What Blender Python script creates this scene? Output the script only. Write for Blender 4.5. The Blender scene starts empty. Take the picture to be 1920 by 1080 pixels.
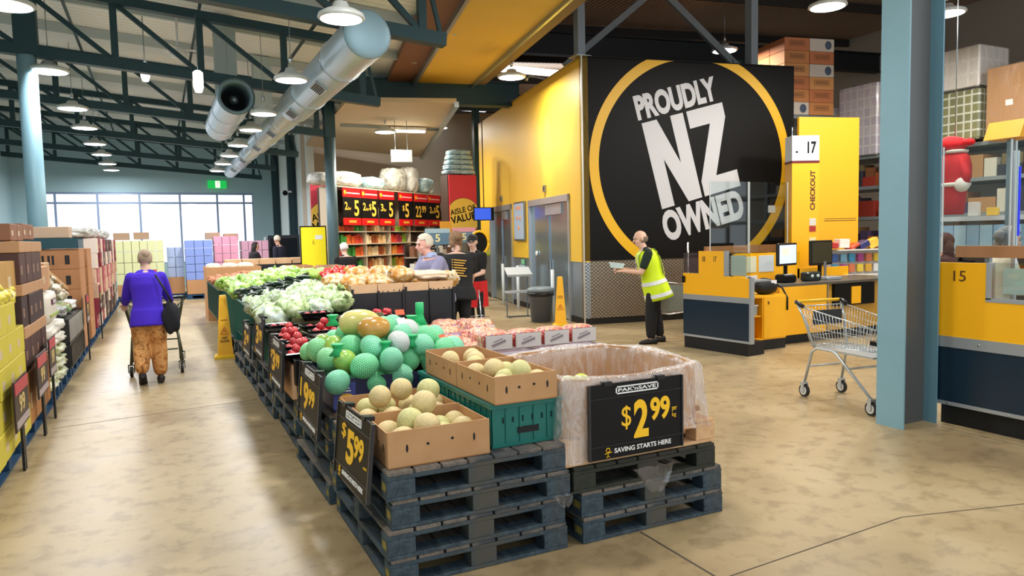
import bpy, bmesh, math, random
from mathutils import Vector, Matrix
R = random.Random(7)
PI = math.pi
SC = bpy.context.scene
COL = SC.collection
ORD = ['bottom', 'second', 'third', 'fourth', 'fifth', 'sixth', 'seventh', 'eighth', 'ninth', 'tenth', 'eleventh', 'twelfth',
       'thirteenth', 'fourteenth', 'fifteenth', 'sixteenth', 'seventeenth', 'eighteenth', 'nineteenth', 'twentieth']
NTH = ['first'] + ORD[1:]

def lin(h):
    h = h.lstrip('#')
    r = []
    for i in (0, 2, 4):
        v = int(h[i:i+2], 16) / 255
        r.append(v / 12.92 if v <= .04045 else ((v + .055) / 1.055) ** 2.4)
    return tuple(r) + (1,)

# ------------------------------------------------------------------ materials
class NT:
    def __init__(s, name):
        s.m = bpy.data.materials.new(name); s.m.use_nodes = True
        s.t = s.m.node_tree; s.n = s.t.nodes; s.b = s.n['Principled BSDF']
    def new(s, typ, **kw):
        n = s.n.new(typ)
        for k, v in kw.items():
            if k in ('operation', 'blend_type', 'data_type', 'feature', 'wave_type', 'bands_direction', 'distance', 'wave_profile'):
                setattr(n, k, v)
            else:
                n.inputs[k].default_value = v
        return n
    def link(s, a, b): s.t.links.new(a, b)
    def coord(s, scale=(1, 1, 1), out='Object', rot=(0, 0, 0)):
        c = s.n.new('ShaderNodeTexCoord'); mp = s.n.new('ShaderNodeMapping')
        mp.inputs['Scale'].default_value = scale; mp.inputs['Rotation'].default_value = rot
        s.link(c.outputs[out], mp.inputs['Vector']); return mp.outputs['Vector']
    def mix(s, f, a, b):
        n = s.n.new('ShaderNodeMix'); n.data_type = 'RGBA'
        if isinstance(f, (int, float)): n.inputs[0].default_value = f
        else: s.link(f, n.inputs[0])
        for i, v in ((6, a), (7, b)):
            if isinstance(v, tuple): n.inputs[i].default_value = v
            else: s.link(v, n.inputs[i])
        return n.outputs[2]
    def ramp(s, src, stops, interp='LINEAR'):
        r = s.n.new('ShaderNodeValToRGB'); e = r.color_ramp.elements; r.color_ramp.interpolation = interp
        while len(e) < len(stops): e.new(.5)
        for i, (p, c) in enumerate(stops): e[i].position = p; e[i].color = c
        s.link(src, r.inputs[0]); return r.outputs[0]
    def noise(s, vec, scale=5, detail=3, rough=.5, dist=0):
        n = s.new('ShaderNodeTexNoise', Scale=scale, Detail=detail, Roughness=rough, Distortion=dist); s.link(vec, n.inputs['Vector']); return n.outputs['Fac']
    def math(s, op, a, b=None):
        n = s.n.new('ShaderNodeMath'); n.operation = op
        for i, v in ((0, a), (1, b)):
            if v is None: continue
            if isinstance(v, (int, float)): n.inputs[i].default_value = v
            else: s.link(v, n.inputs[i])
        return n.outputs[0]
    def bump(s, h, strength=.3, dist=.01):
        n = s.new('ShaderNodeBump', Strength=strength, Distance=dist); s.link(h, n.inputs['Height']); s.link(n.outputs[0], s.b.inputs['Normal'])
    def col(s, c):
        if isinstance(c, tuple): s.b.inputs['Base Color'].default_value = c
        else: s.link(c, s.b.inputs['Base Color'])

MC = {}
def mat(hexc, rough=.5, metal=0, var=None, scale=6, vary=.25, bump=0, emit=0, coat=0, alpha=1, spec=.5):
    """one colour with an optional second tone mixed in by noise"""
    key = (hexc, rough, metal, var, scale, vary, bump, emit, coat, alpha, spec)
    if key in MC: return MC[key]
    t = NT('mat_' + hexc.strip('#') + '_%d' % len(MC)); b = t.b
    c = lin(hexc)
    b.inputs['Roughness'].default_value = rough; b.inputs['Metallic'].default_value = metal
    b.inputs['Coat Weight'].default_value = coat
    b.inputs['Specular IOR Level'].default_value = spec
    v = t.coord()
    nz = t.noise(v, scale, 4, .6)
    c2 = lin(var) if var else tuple(x * .82 for x in c[:3]) + (1,)
    f = t.ramp(nz, [(.5 - .22, (0, 0, 0, 1)), (.5 + .22, (1, 1, 1, 1))])
    f = t.math('MULTIPLY', f, vary if not var else 1.0)
    t.col(t.mix(f, c, c2))
    if bump: t.bump(nz, bump, .01)
    if emit:
        b.inputs['Emission Color'].default_value = c; b.inputs['Emission Strength'].default_value = emit
    b.inputs['Alpha'].default_value = alpha
    MC[key] = t.m; return t.m

def clear_mat(name, tint='ffffff', gloss=.12, rough=.05, white=0.0, wr=60):
    """thin clear sheet: mostly see-through, with a gloss and white wrinkles"""
    t = NT(name); out = t.n['Material Output']
    tr = t.n.new('ShaderNodeBsdfTransparent'); tr.inputs[0].default_value = lin(tint)
    gl = t.n.new('ShaderNodeBsdfGlossy'); gl.inputs['Roughness'].default_value = rough
    m1 = t.n.new('ShaderNodeMixShader'); m1.inputs[0].default_value = gloss
    t.link(tr.outputs[0], m1.inputs[1]); t.link(gl.outputs[0], m1.inputs[2])
    last = m1.outputs[0]
    if white:
        df = t.n.new('ShaderNodeBsdfTranslucent'); df.inputs[0].default_value = (.9, .9, .92, 1)
        d2 = t.n.new('ShaderNodeBsdfDiffuse'); d2.inputs[0].default_value = (.9, .9, .92, 1)
        m0 = t.n.new('ShaderNodeMixShader'); m0.inputs[0].default_value = .5
        t.link(df.outputs[0], m0.inputs[1]); t.link(d2.outputs[0], m0.inputs[2])
        v = t.coord((1, 1, .35)); nz = t.noise(v, wr, 4, .65, 1.5)
        f = t.ramp(nz, [(.42, (white * .35,) * 3 + (1,)), (.68, (min(1, white * 1.6),) * 3 + (1,))])
        m2 = t.n.new('ShaderNodeMixShader'); t.link(f, m2.inputs[0]); t.link(last, m2.inputs[1]); t.link(m0.outputs[0], m2.inputs[2])
        last = m2.outputs[0]
        bp = t.new('ShaderNodeBump', Strength=.8, Distance=.01); t.link(nz, bp.inputs['Height']); t.link(bp.outputs[0], gl.inputs['Normal'])
    t.link(last, out.inputs['Surface']); return t.m

# ------------------------------------------------------------------ geometry
class G:
    def __init__(s): s.v = []; s.f = []; s.mi = []; s.sm = []; s.T = Matrix.Identity(4)
    def add(s, vs, fs, m=0, smooth=False):
        b = len(s.v); s.v += [s.T @ Vector(p) for p in vs]
        for f in fs: s.f.append([b + i for i in f]); s.mi.append(m); s.sm.append(smooth)
    def box(s, x0, x1, y0, y1, z0, z1, m=0):
        s.add([(x, y, z) for z in (z0, z1) for y in (y0, y1) for x in (x0, x1)],
              [(0, 2, 3, 1), (4, 5, 7, 6), (0, 1, 5, 4), (2, 6, 7, 3), (0, 4, 6, 2), (1, 3, 7, 5)], m)
    def cbox(s, x0, x1, y0, y1, z0, z1, c=.004, m=0):
        """box with chamfered edges"""
        pts = []
        for k, z in enumerate((z0, z0 + c, z1 - c, z1)):
            i = c if k in (0, 3) else 0
            a, b_, d, e = x0 + i, x1 - i, y0 + i, y1 - i
            pts.append([(a + c, d, z), (b_ - c, d, z), (b_, d + c, z), (b_, e - c, z), (b_ - c, e, z), (a + c, e, z), (a, e - c, z), (a, d + c, z)])
        s.loft(pts, m, True)
    def beam(s, p0, p1, w, h=None, m=0, up=(0, 0, 1)):
        """rectangular bar from p0 to p1, w across, h in the up direction"""
        h = h or w; p0 = Vector(p0); p1 = Vector(p1); d = (p1 - p0).normalized(); u = Vector(up)
        if abs(d.dot(u)) > .99: u = Vector((1, 0, 0))
        r = d.cross(u).normalized() * w / 2; u = r.cross(d).normalized() * h / 2
        vs = [p + a * r + b * u for p in (p0, p1) for a, b in ((-1, -1), (1, -1), (1, 1), (-1, 1))]
        s.add(vs, [(0, 3, 2, 1), (4, 5, 6, 7), (0, 1, 5, 4), (1, 2, 6, 5), (2, 3, 7, 6), (3, 0, 4, 7)], m)
    def loft(s, rings, m=0, cap=True, smooth=False, closed=True):
        n = len(rings[0]); vs = [p for r in rings for p in r]; fs = []
        for k in range(len(rings) - 1):
            for i in range(n if closed else n - 1):
                j = (i + 1) % n; fs.append((k * n + i, k * n + j, (k + 1) * n + j, (k + 1) * n + i))
        s.add(vs, fs, m, smooth)
        if cap:
            s.add(rings[0], [tuple(range(n))[::-1]], m); s.add(rings[-1], [tuple(range(n))], m)
    def cyl(s, p0, p1, r0, r1=None, n=12, m=0, cap=True, smooth=True):
        r1 = r0 if r1 is None else r1; p0 = Vector(p0); p1 = Vector(p1); d = (p1 - p0).normalized()
        a = d.orthogonal().normalized(); b = d.cross(a)
        rg = [[p + (a * math.cos(2 * PI * i / n) + b * math.sin(2 * PI * i / n)) * r for i in range(n)] for p, r in ((p0, r0), (p1, r1))]
        s.loft(rg, m, cap, smooth)
    def tube(s, pts, r, n=6, m=0, cap=True):
        pts = [Vector(p) for p in pts]; rings = []; a = None
        for i, p in enumerate(pts):
            d = (pts[min(i + 1, len(pts) - 1)] - pts[max(i - 1, 0)]).normalized()
            if a is None: a = d.orthogonal().normalized()
            a = (a - d * a.dot(d)).normalized(); b = d.cross(a)
            rings.append([p + (a * math.cos(2 * PI * k / n) + b * math.sin(2 * PI * k / n)) * r for k in range(n)])
        s.loft(rings, m, cap, True)
    def lathe(s, prof, n=20, m=0, c=(0, 0, 0), smooth=True):
        c = Vector(c); rings = [[c + Vector((r * math.cos(2 * PI * i / n), r * math.sin(2 * PI * i / n), z)) for i in range(n)] for r, z in prof]
        s.loft(rings, m, True, smooth)
    def ell(s, c, rx, ry=None, rz=None, nu=16, nv=10, m=0, fn=None, keep=None):
        ry = ry or rx; rz = rz or rx; c = Vector(c); vs = []; fs = []
        for j in range(nv + 1):
            ph = PI * j / nv
            for i in range(nu):
                th = 2 * PI * i / nu; d = Vector((math.sin(ph) * math.cos(th), math.sin(ph) * math.sin(th), math.cos(ph)))
                k = fn(d) if fn else 1
                vs.append(c + Vector((d.x * rx, d.y * ry, d.z * rz)) * k)
        for j in range(nv):
            for i in range(nu):
                i2 = (i + 1) % nu; q = (j * nu + i, (j + 1) * nu + i, (j + 1) * nu + i2, j * nu + i2)
                if j == 0: q = (q[0], q[1], q[2])
                elif j == nv - 1: q = (q[0], q[1], q[3])
                if keep:
                    ct = sum((vs[k] for k in q), Vector()) / len(q) - c
                    if not keep(ct.x / rx, ct.y / ry, ct.z / rz): continue
                fs.append(q)
        s.add(vs, fs, m, True)
    def poly(s, pts, thick, m=0, axis='y'):
        """prism of a 2-D outline (a,b); axis = thickness direction"""
        def P(a, b, t): return (a, t, b) if axis == 'y' else ((t, a, b) if axis == 'x' else (a, b, t))
        n = len(pts); t0, t1 = thick
        vs = [P(a, b, t0) for a, b in pts] + [P(a, b, t1) for a, b in pts]
        s.add(vs, [tuple(range(n)), tuple(range(2 * n - 1, n - 1, -1))] + [(i, i + n, (i + 1) % n + n, (i + 1) % n) for i in range(n)], m)
    def build(s, name, mats, parent=None, loc=(0, 0, 0), rz=0, rot=None):
        me = bpy.data.meshes.new(name); me.from_pydata([tuple(p) for p in s.v], [], s.f)
        if not isinstance(mats, (list, tuple)): mats = [mats]
        for m in mats: me.materials.append(m)
        me.polygons.foreach_set('material_index', s.mi); me.polygons.foreach_set('use_smooth', s.sm)
        bm = bmesh.new(); bm.from_mesh(me); bmesh.ops.remove_doubles(bm, verts=bm.verts, dist=1e-5)
        bmesh.ops.recalc_face_normals(bm, faces=bm.faces); bm.to_mesh(me); bm.free(); me.update()
        o = bpy.data.objects.new(name, me); COL.objects.link(o); o.parent = parent
        o.location = loc; o.rotation_euler = rot or (0, 0, rz); return o

def tag(o, label=None, cat=None, group=None, kind=None):
    if label: o['label'] = label
    if cat: o['category'] = cat
    if group: o['group'] = group
    if kind: o['kind'] = kind
    return o
def thing(name, label, cat, loc=(0, 0, 0), rz=0, group=None, rot=None):
    o = bpy.data.objects.new(name, None); COL.objects.link(o); o.empty_display_size = .1
    o.location = loc; o.rotation_euler = rot or (0, 0, rz); return tag(o, label, cat, group)
def struct(o): o['kind'] = 'structure'; return o
def kids(o): return [c for c in bpy.data.objects if c.parent == o]
KID = {}
def dup(root, loc=None, rz=None, label=None, group=None, rot=None, scale=None):
    def cp(o, par):
        c = o.copy(); COL.objects.link(c); c.parent = par
        if o.name not in KID: KID[o.name] = kids(o)
        for k in KID[o.name]: cp(k, c)
        return c
    r = cp(root, root.parent)
    if loc is not None: r.location = loc
    if rz is not None: r.rotation_euler = (0, 0, rz)
    if rot is not None: r.rotation_euler = rot
    if scale is not None: r.scale = (scale,) * 3 if isinstance(scale, (int, float)) else scale
    if label: r['label'] = label
    if group: r['group'] = group
    return r

FT = {}
def text_geo(body, bold=.02):
    k = (body, bold)
    if k not in FT:
        cu = bpy.data.curves.new('t', 'FONT'); cu.body = body; cu.size = 1; cu.offset = bold; cu.extrude = .5; cu.resolution_u = 4; cu.align_x = 'LEFT'
        o = bpy.data.objects.new('t', cu); COL.objects.link(o)
        bpy.context.view_layer.update()
        me = bpy.data.meshes.new_from_object(o.evaluated_get(bpy.context.evaluated_depsgraph_get()))
        vs = [v.co.copy() for v in me.vertices]; fs = [tuple(p.vertices) for p in me.polygons]
        bpy.data.objects.remove(o); bpy.data.curves.remove(cu); bpy.data.meshes.remove(me)
        x0 = min(v.x for v in vs); x1 = max(v.x for v in vs); y0 = min(v.y for v in vs); y1 = max(v.y for v in vs)
        FT[k] = ([((v.x - x0) / (x1 - x0), (v.y - y0) / (y1 - y0), v.z) for v in vs], fs)
    return FT[k]
def put_text(g, body, a, b, w, h, y=0, t=.002, ang=0, m=0, bold=.02, M=None):
    """text on the plane facing -y of g: lower left at (a,b), fitted to w x h"""
    vs, fs = text_geo(body, bold); ca, sa = math.cos(ang), math.sin(ang)
    out = []
    for (u, v, z) in vs:
        u *= w; v *= h; out.append((a + u * ca - v * sa, y - z * 2 * t, b + u * sa + v * ca))
    if M: out = [M @ Vector(p) for p in out]
    g.add(out, fs, m)
# ------------------------------------------------------------------ shared materials
M_STEELDARK = mat('1d4047', .5, .1, vary=.3)
M_STEELBLUE = mat('86aebd', .45, .1, vary=.35, scale=3)
M_GALV = mat('a9b6ba', .35, .8, vary=.3, scale=9)
M_GREYMET = mat('8d979b', .35, .8)
M_CHROME = mat('c8ced2', .2, .9)
M_STAIN = mat('b7bfc6', .32, .55, vary=.3, scale=2)
M_YEL = mat('f5bd12', .4, 0, vary=.06)
M_YELF = mat('ecc03c', .5, 0, vary=.05)
M_BLACK = mat('0d0c0b', .55, vary=.1, spec=.2)
M_SIGNBLK = mat('0c0c0f', .5, vary=.1, spec=.25)
M_WHITE = mat('f2f2f2', .5, vary=.05)
M_SIGNYEL = mat('ffc81e', .45, vary=.03)
M_RED = mat('d3101c', .4, vary=.1)
M_CARD = mat('c69a6c', .75, var='b98a5c', scale=4)
M_CARDIN = mat('b07a4a', .8, var='a06c40', scale=4)
M_CARDDK = mat('a8794b', .8, var='94683e', scale=5)
M_NAVY = mat('10293a', .35, vary=.3)
M_KICK = mat('0a0c10', .5)
M_WOODL = mat('cfa77a', .7, var='b98c5c', scale=10)
M_GREENCR = mat('0b6c62', .4, vary=.3)
M_BLKPL = mat('0d1216', .3, vary=.2)
M_PLWHT = mat('d9e0e2', .35, vary=.2)
M_SKIN = mat('d9a287', .55, var='cf9076', scale=14)
M_SHADOW = mat('17191b', .8)

def mk_floor():
    t = NT('concrete_floor'); v = t.coord()
    n1 = t.noise(v, .55, 5, .6, .4); n2 = t.noise(v, 6, 6, .65); n3 = t.noise(v, 60, 2)
    c = t.ramp(n1, [(.3, lin('8f7b5c')), (.52, lin('a8946f')), (.75, lin('b7a582'))])
    st = t.ramp(n2, [(.38, lin('7d6a4e')), (.5, (1, 1, 1, 1))])
    mm = t.n.new('ShaderNodeMix'); mm.data_type = 'RGBA'; mm.blend_type = 'MULTIPLY'; mm.inputs[0].default_value = .3
    t.link(c, mm.inputs[6]); t.link(st, mm.inputs[7]); t.col(mm.outputs[2])
    r = t.ramp(n1, [(.3, (.32,) * 3 + (1,)), (.7, (.46,) * 3 + (1,))]); t.link(r, t.b.inputs['Roughness'])
    t.b.inputs['Specular IOR Level'].default_value = .35
    t.bump(n3, .05, .002); return t.m
M_FLOOR = mk_floor()

def mk_wave(name, c1, c2, scale, axis='X', rough=.5, metal=0, width=.12, bump=.0):
    t = NT(name); w = t.n.new('ShaderNodeTexWave'); w.bands_direction = axis; w.inputs['Scale'].default_value = scale
    t.link(t.coord(), w.inputs['Vector'])
    t.col(t.ramp(w.outputs['Fac'], [(0, lin(c1)), (width, lin(c2))])); t.b.inputs['Roughness'].default_value = rough; t.b.inputs['Metallic'].default_value = metal
    if bump: t.bump(w.outputs['Fac'], bump, .02)
    return t.m
M_ROOFL = mk_wave('roof_sheet', 'c4d2d4', 'f6faf9', 1.6, 'Y', .5, 0, .06)
M_ROOFR = mk_wave('roof_sheet_brown', '5a4434', 'c4a68e', 2.4, 'X', .6, 0, .55, .3)
M_DUCT = mk_wave('spiral_duct', '9fb4c4', 'c6d6e2', 6, 'Y', .36, .55, .2, .1)
M_DOORMET = mat('a9bfce', .24, .85, vary=.12, scale=1.2)

def mk_tread(name, c1, c2):
    t = NT(name); v = t.coord((1, 1, 1))
    sx = t.n.new('ShaderNodeSeparateXYZ'); t.link(v, sx.inputs[0])
    h = t.math('ADD', sx.outputs[0], sx.outputs[1])
    a = t.math('SINE', t.math('MULTIPLY', t.math('ADD', h, sx.outputs[2]), 50.0)); b = t.math('SINE', t.math('MULTIPLY', t.math('SUBTRACT', h, sx.outputs[2]), 50.0))
    f = t.math('MULTIPLY', a, b); f2 = t.math('ABSOLUTE', f)
    t.col(t.ramp(f2, [(.35, lin(c1)), (.85, lin(c2))])); t.b.inputs['Metallic'].default_value = .75; t.b.inputs['Roughness'].default_value = .34
    t.bump(f2, .6, .006); return t.m
M_TREAD = mk_tread('tread_plate', '7d776b', 'b5ac9a')

def mk_wood(name, c1, c2, rough=.75, stain=None):
    t = NT(name); v = t.coord((6, 1.2, 6)); n = t.noise(v, 5, 5, .6, .6); v2 = t.coord(); n2 = t.noise(v2, 3.2, 4)
    c = t.mix(t.ramp(n, [(.35, (0, 0, 0, 1)), (.7, (1, 1, 1, 1))]), lin(c1), lin(c2))
    if stain: c = t.mix(t.ramp(n2, [(.5, (0, 0, 0, 1)), (.68, (1, 1, 1, 1))]), c, lin(stain))
    t.col(c); t.b.inputs['Roughness'].default_value = rough; t.bump(n, .3, .004); return t.m
M_PALLET = mk_wood('pallet_blue', '22323d', '445660', .7, '4c4a42')
M_PALLETDK = mk_wood('pallet_dark', '1c2119', '2c3026', .7, '33302a')
M_PALLETTOP = mk_wood('pallet_deck', '5c5650', '857a6e', .8, '3c4248')
M_PALLETNEW = mk_wood('pallet_pine', 'cfa173', 'e0b98c', .8)
M_PALBLUE = mk_wood('pallet_bright_blue', '123a5c', '1e4c70', .7)

def mk_netted(name, fruit, net, dense=30):
    """fruit in a stretched foam net: a diamond lattice round the fruit's own axis"""
    t = NT(name); v = t.coord(); s = t.n.new('ShaderNodeSeparateXYZ'); t.link(v, s.inputs[0])
    th = t.math('ARCTAN2', s.outputs[1], s.outputs[0])
    r = t.math('SQRT', t.math('ADD', t.math('MULTIPLY', s.outputs[0], s.outputs[0]), t.math('MULTIPLY', s.outputs[1], s.outputs[1])))
    ph = t.math('ARCTAN2', s.outputs[2], r)
    a = t.math('MULTIPLY', th, 11.0); b = t.math('MULTIPLY', ph, float(dense) * .72)
    f = t.math('MULTIPLY', t.math('SINE', t.math('ADD', a, b)), t.math('SINE', t.math('SUBTRACT', a, b)))
    f = t.math('ABSOLUTE', f)
    t.col(t.ramp(f, [(.42, lin(net)), (.62, lin(fruit))])); t.b.inputs['Roughness'].default_value = .4
    t.b.inputs['Subsurface Weight'].default_value = .0
    inv = t.math('SUBTRACT', 1.0, f); t.bump(inv, .5, .004); return t.m
M_NETG = [mk_netted('net_mint', '2a9a50', '8ceab4', 24), mk_netted('net_aqua', '2f9a68', '9cecc8', 26), mk_netted('net_lime', '4a9a3c', '98e6ae', 22)]
M_NETW = mk_netted('net_white', '7f8a6e', 'eef3f6', 26)

def mk_speck(name, c1, c2, spot, scale=60, thr=.06, rough=.25):
    t = NT(name); v = t.coord(); n = t.noise(v, 7, 3)
    vo = t.n.new('ShaderNodeTexVoronoi'); vo.inputs['Scale'].default_value = scale; t.link(v, vo.inputs['Vector'])
    base = t.mix(t.ramp(n, [(.38, (0, 0, 0, 1)), (.62, (1, 1, 1, 1))]), lin(c1), lin(c2))
    t.col(t.mix(t.ramp(vo.outputs['Distance'], [(thr, (1, 1, 1, 1)), (thr + .08, (0, 0, 0, 1))]), base, lin(spot)))
    t.b.inputs['Roughness'].default_value = rough; return t.m
M_MANGO = mk_speck('mango_skin', 'b08238', 'bf8f44', 'dcb772', 55, .07)
M_PAPAYA = mk_speck('papaya_skin', 'd6cc86', 'c4bf6c', 'f0ecc8', 60, .06)
M_MANGOG = mk_speck('mango_green', 'a9c65a', '6fb45a', 'd5e6a0', 60, .05)
M_ORANGE = mat('f29a18', .35, vary=.1)
M_NECT = mk_speck('nectarine_skin', 'a81f28', 'd0484c', 'f0a08a', 50, .05, .3)
M_MELON = mk_speck('melon_rind', 'd8c48e', 'c8b27c', 'e6d8ac', 170, .25, .6)
M_MELON2 = mk_speck('melon_rind_green', 'cfc98a', 'b9b878', 'e2dfae', 170, .25, .6)
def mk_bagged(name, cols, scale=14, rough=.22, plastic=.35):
    """contents in a crinkled clear bag; white plastic sheen painted into the colour"""
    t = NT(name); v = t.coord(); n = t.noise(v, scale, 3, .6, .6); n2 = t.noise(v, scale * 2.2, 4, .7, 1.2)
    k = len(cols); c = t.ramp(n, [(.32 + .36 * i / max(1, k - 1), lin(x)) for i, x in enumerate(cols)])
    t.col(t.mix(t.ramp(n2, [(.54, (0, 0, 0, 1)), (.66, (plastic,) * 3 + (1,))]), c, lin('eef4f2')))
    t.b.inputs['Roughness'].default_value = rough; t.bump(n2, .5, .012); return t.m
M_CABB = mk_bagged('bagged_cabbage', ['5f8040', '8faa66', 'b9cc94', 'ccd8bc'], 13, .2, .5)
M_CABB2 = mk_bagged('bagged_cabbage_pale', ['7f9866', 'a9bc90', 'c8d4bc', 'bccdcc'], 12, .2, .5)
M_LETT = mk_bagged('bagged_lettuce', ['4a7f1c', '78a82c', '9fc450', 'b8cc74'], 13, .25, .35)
M_BANANA = mk_bagged('bagged_bananas', ['b8741c', 'cc9434', 'dcc090', 'e2dccc'], 9, .3, .6)
M_APPBAG = mk_bagged('bagged_apples', ['7a1f4a', 'b8404c', 'd98a5a', 'e8c8a0', 'b8607c', '7a5a9a'], 24, .18, .55)
M_PEPPER = mat('cf1f1a', .2, var='e0342a', scale=20)
M_ZUCC = mat('17261a', .25, var='2c4630', scale=25)
M_KUMARA = mat('a8694a', .7, var='c0835e', scale=18)
M_LINER = clear_mat('bin_liner', 'ffffff', .16, .12, .42, 14)
M_CLEAR = clear_mat('acrylic', 'eef4f4', .05, .03)
M_GLASS = clear_mat('window_glass', 'ffffff', .06, .02)
M_WRAP = clear_mat('stretch_wrap', 'ffffff', .1, .12, .10, 12)
def mk_rows(name, c1, c2, gap, sx, sz, rough=.5):
    """printed grid of small packs seen on the face of a wrapped stack"""
    t = NT(name); v = t.coord((1, 1, 1)); b = t.n.new('ShaderNodeTexBrick'); b.offset = 0
    s = t.n.new('ShaderNodeSeparateXYZ'); c = t.n.new('ShaderNodeCombineXYZ'); t.link(v, s.inputs[0])
    t.link(t.math('ADD', s.outputs[0], s.outputs[1]), c.inputs[0]); t.link(s.outputs[2], c.inputs[1]); t.link(c.outputs[0], b.inputs['Vector'])
    b.inputs['Color1'].default_value = lin(c1); b.inputs['Color2'].default_value = lin(c2); b.inputs['Mortar'].default_value = lin(gap)
    b.inputs['Scale'].default_value = 1; b.inputs['Brick Width'].default_value = sx; b.inputs['Row Height'].default_value = sz; b.inputs['Mortar Size'].default_value = min(sx, sz) * .12
    t.col(b.outputs['Color']); t.b.inputs['Roughness'].default_value = rough; return t.m
# ------------------------------------------------------------------ camera
F_PX = 1350.0
yaw = math.radians(26.05); pit = math.atan(97 / 1350); rol = .022
fw = Vector((math.sin(yaw) * math.cos(pit), math.cos(yaw) * math.cos(pit), -math.sin(pit)))
r0 = Vector((math.cos(yaw), -math.sin(yaw), 0)); u0 = Vector((math.sin(yaw) * math.sin(pit), math.cos(yaw) * math.sin(pit), math.cos(pit)))
rt = r0 * math.cos(rol) - u0 * math.sin(rol); up = r0 * math.sin(rol) + u0 * math.cos(rol)
cam = bpy.data.cameras.new('camera'); camo = bpy.data.objects.new('camera', cam); COL.objects.link(camo)
cam.sensor_width = 36; cam.lens = 36 * F_PX / 1920; cam.clip_start = .05; cam.clip_end = 300
camo.matrix_world = Matrix((( rt.x, up.x, -fw.x, 0), (rt.y, up.y, -fw.y, 0), (rt.z, up.z, -fw.z, 1.65), (0, 0, 0, 1)))
SC.camera = camo
SC.view_settings.view_transform = 'Standard'; SC.view_settings.look = 'None'; SC.view_settings.gamma = 1; SC.view_settings.use_curve_mapping = False
SC.view_settings.exposure = .1
w = bpy.data.worlds.new('world'); SC.world = w; w.use_nodes = True
w.node_tree.nodes['Background'].inputs[0].default_value = (.86, .93, 1, 1); w.node_tree.nodes['Background'].inputs[1].default_value = 1.45

# ------------------------------------------------------------------ shell
g = G(); g.box(-4.8, 22, -6, 40, -.2, 0)
struct(g.build('floor', M_FLOOR))
M_JOINT = mat('4a4034', .8)
g = G()   # saw-cut joints
for p0, p1, wd in [((2.317, 3.19), (2.32, -1), .012), ((2.386, 2.56), (3.731, 2.634), .006), ((3.731, 2.634), (8.5, 1.35), .006),
                   ((-.95, 7.62), (.85, 7.9), .006), ((2.386, 2.56), (2.32, 2.55), .006)]:
    g.beam(p0 + (.0008,), p1 + (.0008,), wd, .0016)
struct(tag(g.build('floor_joint', M_JOINT), kind='structure'))
M_WALLB = mat('a9c8d2', .7, vary=.12, scale=.6)
M_WALLS = mat('dbe8ea', .7, vary=.12, scale=.6)
M_WALLT = mat('bdb2a2', .7, vary=.15, scale=.6)
g = G(); g.box(-4.8, -4.6, -6, 31.2, 0, 6.8); struct(g.build('wall_left', M_WALLB))
FW = 31.0   # far wall with the window band cut out
g = G(); g.box(-4.6, 4.4, FW, FW + .2, 3.62, 6.8); g.box(-4.6, 4.4, FW, FW + .2, 0, .9); g.box(-4.6, -3.78, FW, FW + .2, .9, 3.62); g.box(3.55, 4.4, FW, FW + .2, .9, 3.62)
struct(g.build('wall_far', M_WALLB))
win = struct(thing('window_1', None, None, (0, FW, 0))); del_ = None
g = G()
MUL = [-3.78, -3.3, -1.95, -.55, .85, 2.2, 3.2, 3.55]
for x in MUL: g.box(x - .035, x + .035, .03, .13, .9, 3.62)
for z in (.9, 3.22, 3.58): g.box(-3.78, 3.55, .04, .12, z - .03, z + .04)
g.build('window_frame', mat('8fa2c4', .4, .2), win)
g = G(); g.box(-3.78, 3.55, .075, .08, .93, 3.58); g.build('pane', M_GLASS, win)
g = G(); g.box(4.4, 4.6, 23.6, 31.2, 0, 6.8); struct(g.build('wall_side', M_WALLS))
g = G(); g.T = Matrix.Translation((4.4, 24.0, 0)) @ Matrix.Rotation(-math.radians(-30.6 + 60), 4, 'Z');
g.T = Matrix.Translation((4.4, 24.0, 0)) @ Matrix.Rotation(math.radians(32), 4, 'Z'); g.box(0, 15, 0, .2, 0, 7.5); struct(g.build('wall_back', M_WALLT))
g = G(); g.box(19, 19.2, -2, 33, 0, 8); struct(g.build('wall_right', M_WALLT))
# left roof, falling to the right by .08
def zb(x): return 4.05 + .08 * (3.68 - x)      # underside of the truss bottom chord
g = G()
zr = lambda x: zb(x) + 1.42
x0, x1 = -4.8, 4.9
g.add([(x0, -3, zr(x0)), (x1, -3, zr(x1)), (x1, 31.2, zr(x1)), (x0, 31.2, zr(x0)), (x0, -3, zr(x0) + .06), (x1, -3, zr(x1) + .06), (x1, 31.2, zr(x1) + .06), (x0, 31.2, zr(x0) + .06)],
      [(0, 1, 2, 3), (7, 6, 5, 4), (0, 4, 5, 1), (1, 5, 6, 2), (2, 6, 7, 3), (3, 7, 4, 0)])
struct(g.build('ceiling', M_ROOFL))
for k, y in enumerate([1.5, 3.5, 5.6, 7.7, 9.9, 12, 14.2, 16.3, 18.4, 20.5, 23, 25.4, 28]):   # purlins under the roof sheets, running across
    g = G(); g.beam((x0, y, zr(x0) - .1), (x1, y, zr(x1) - .1), .05, .16); struct(g.build('ceiling_purlin', mat('b9c6c8', .5)))
for x in (-3.2, -1.2, .8, 2.6):
    g = G(); g.beam((x, -3, zr(x) - .22), (x, 31, zr(x) - .22), .04, .05); struct(g.build('ceiling_batten', M_STEELDARK))
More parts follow.
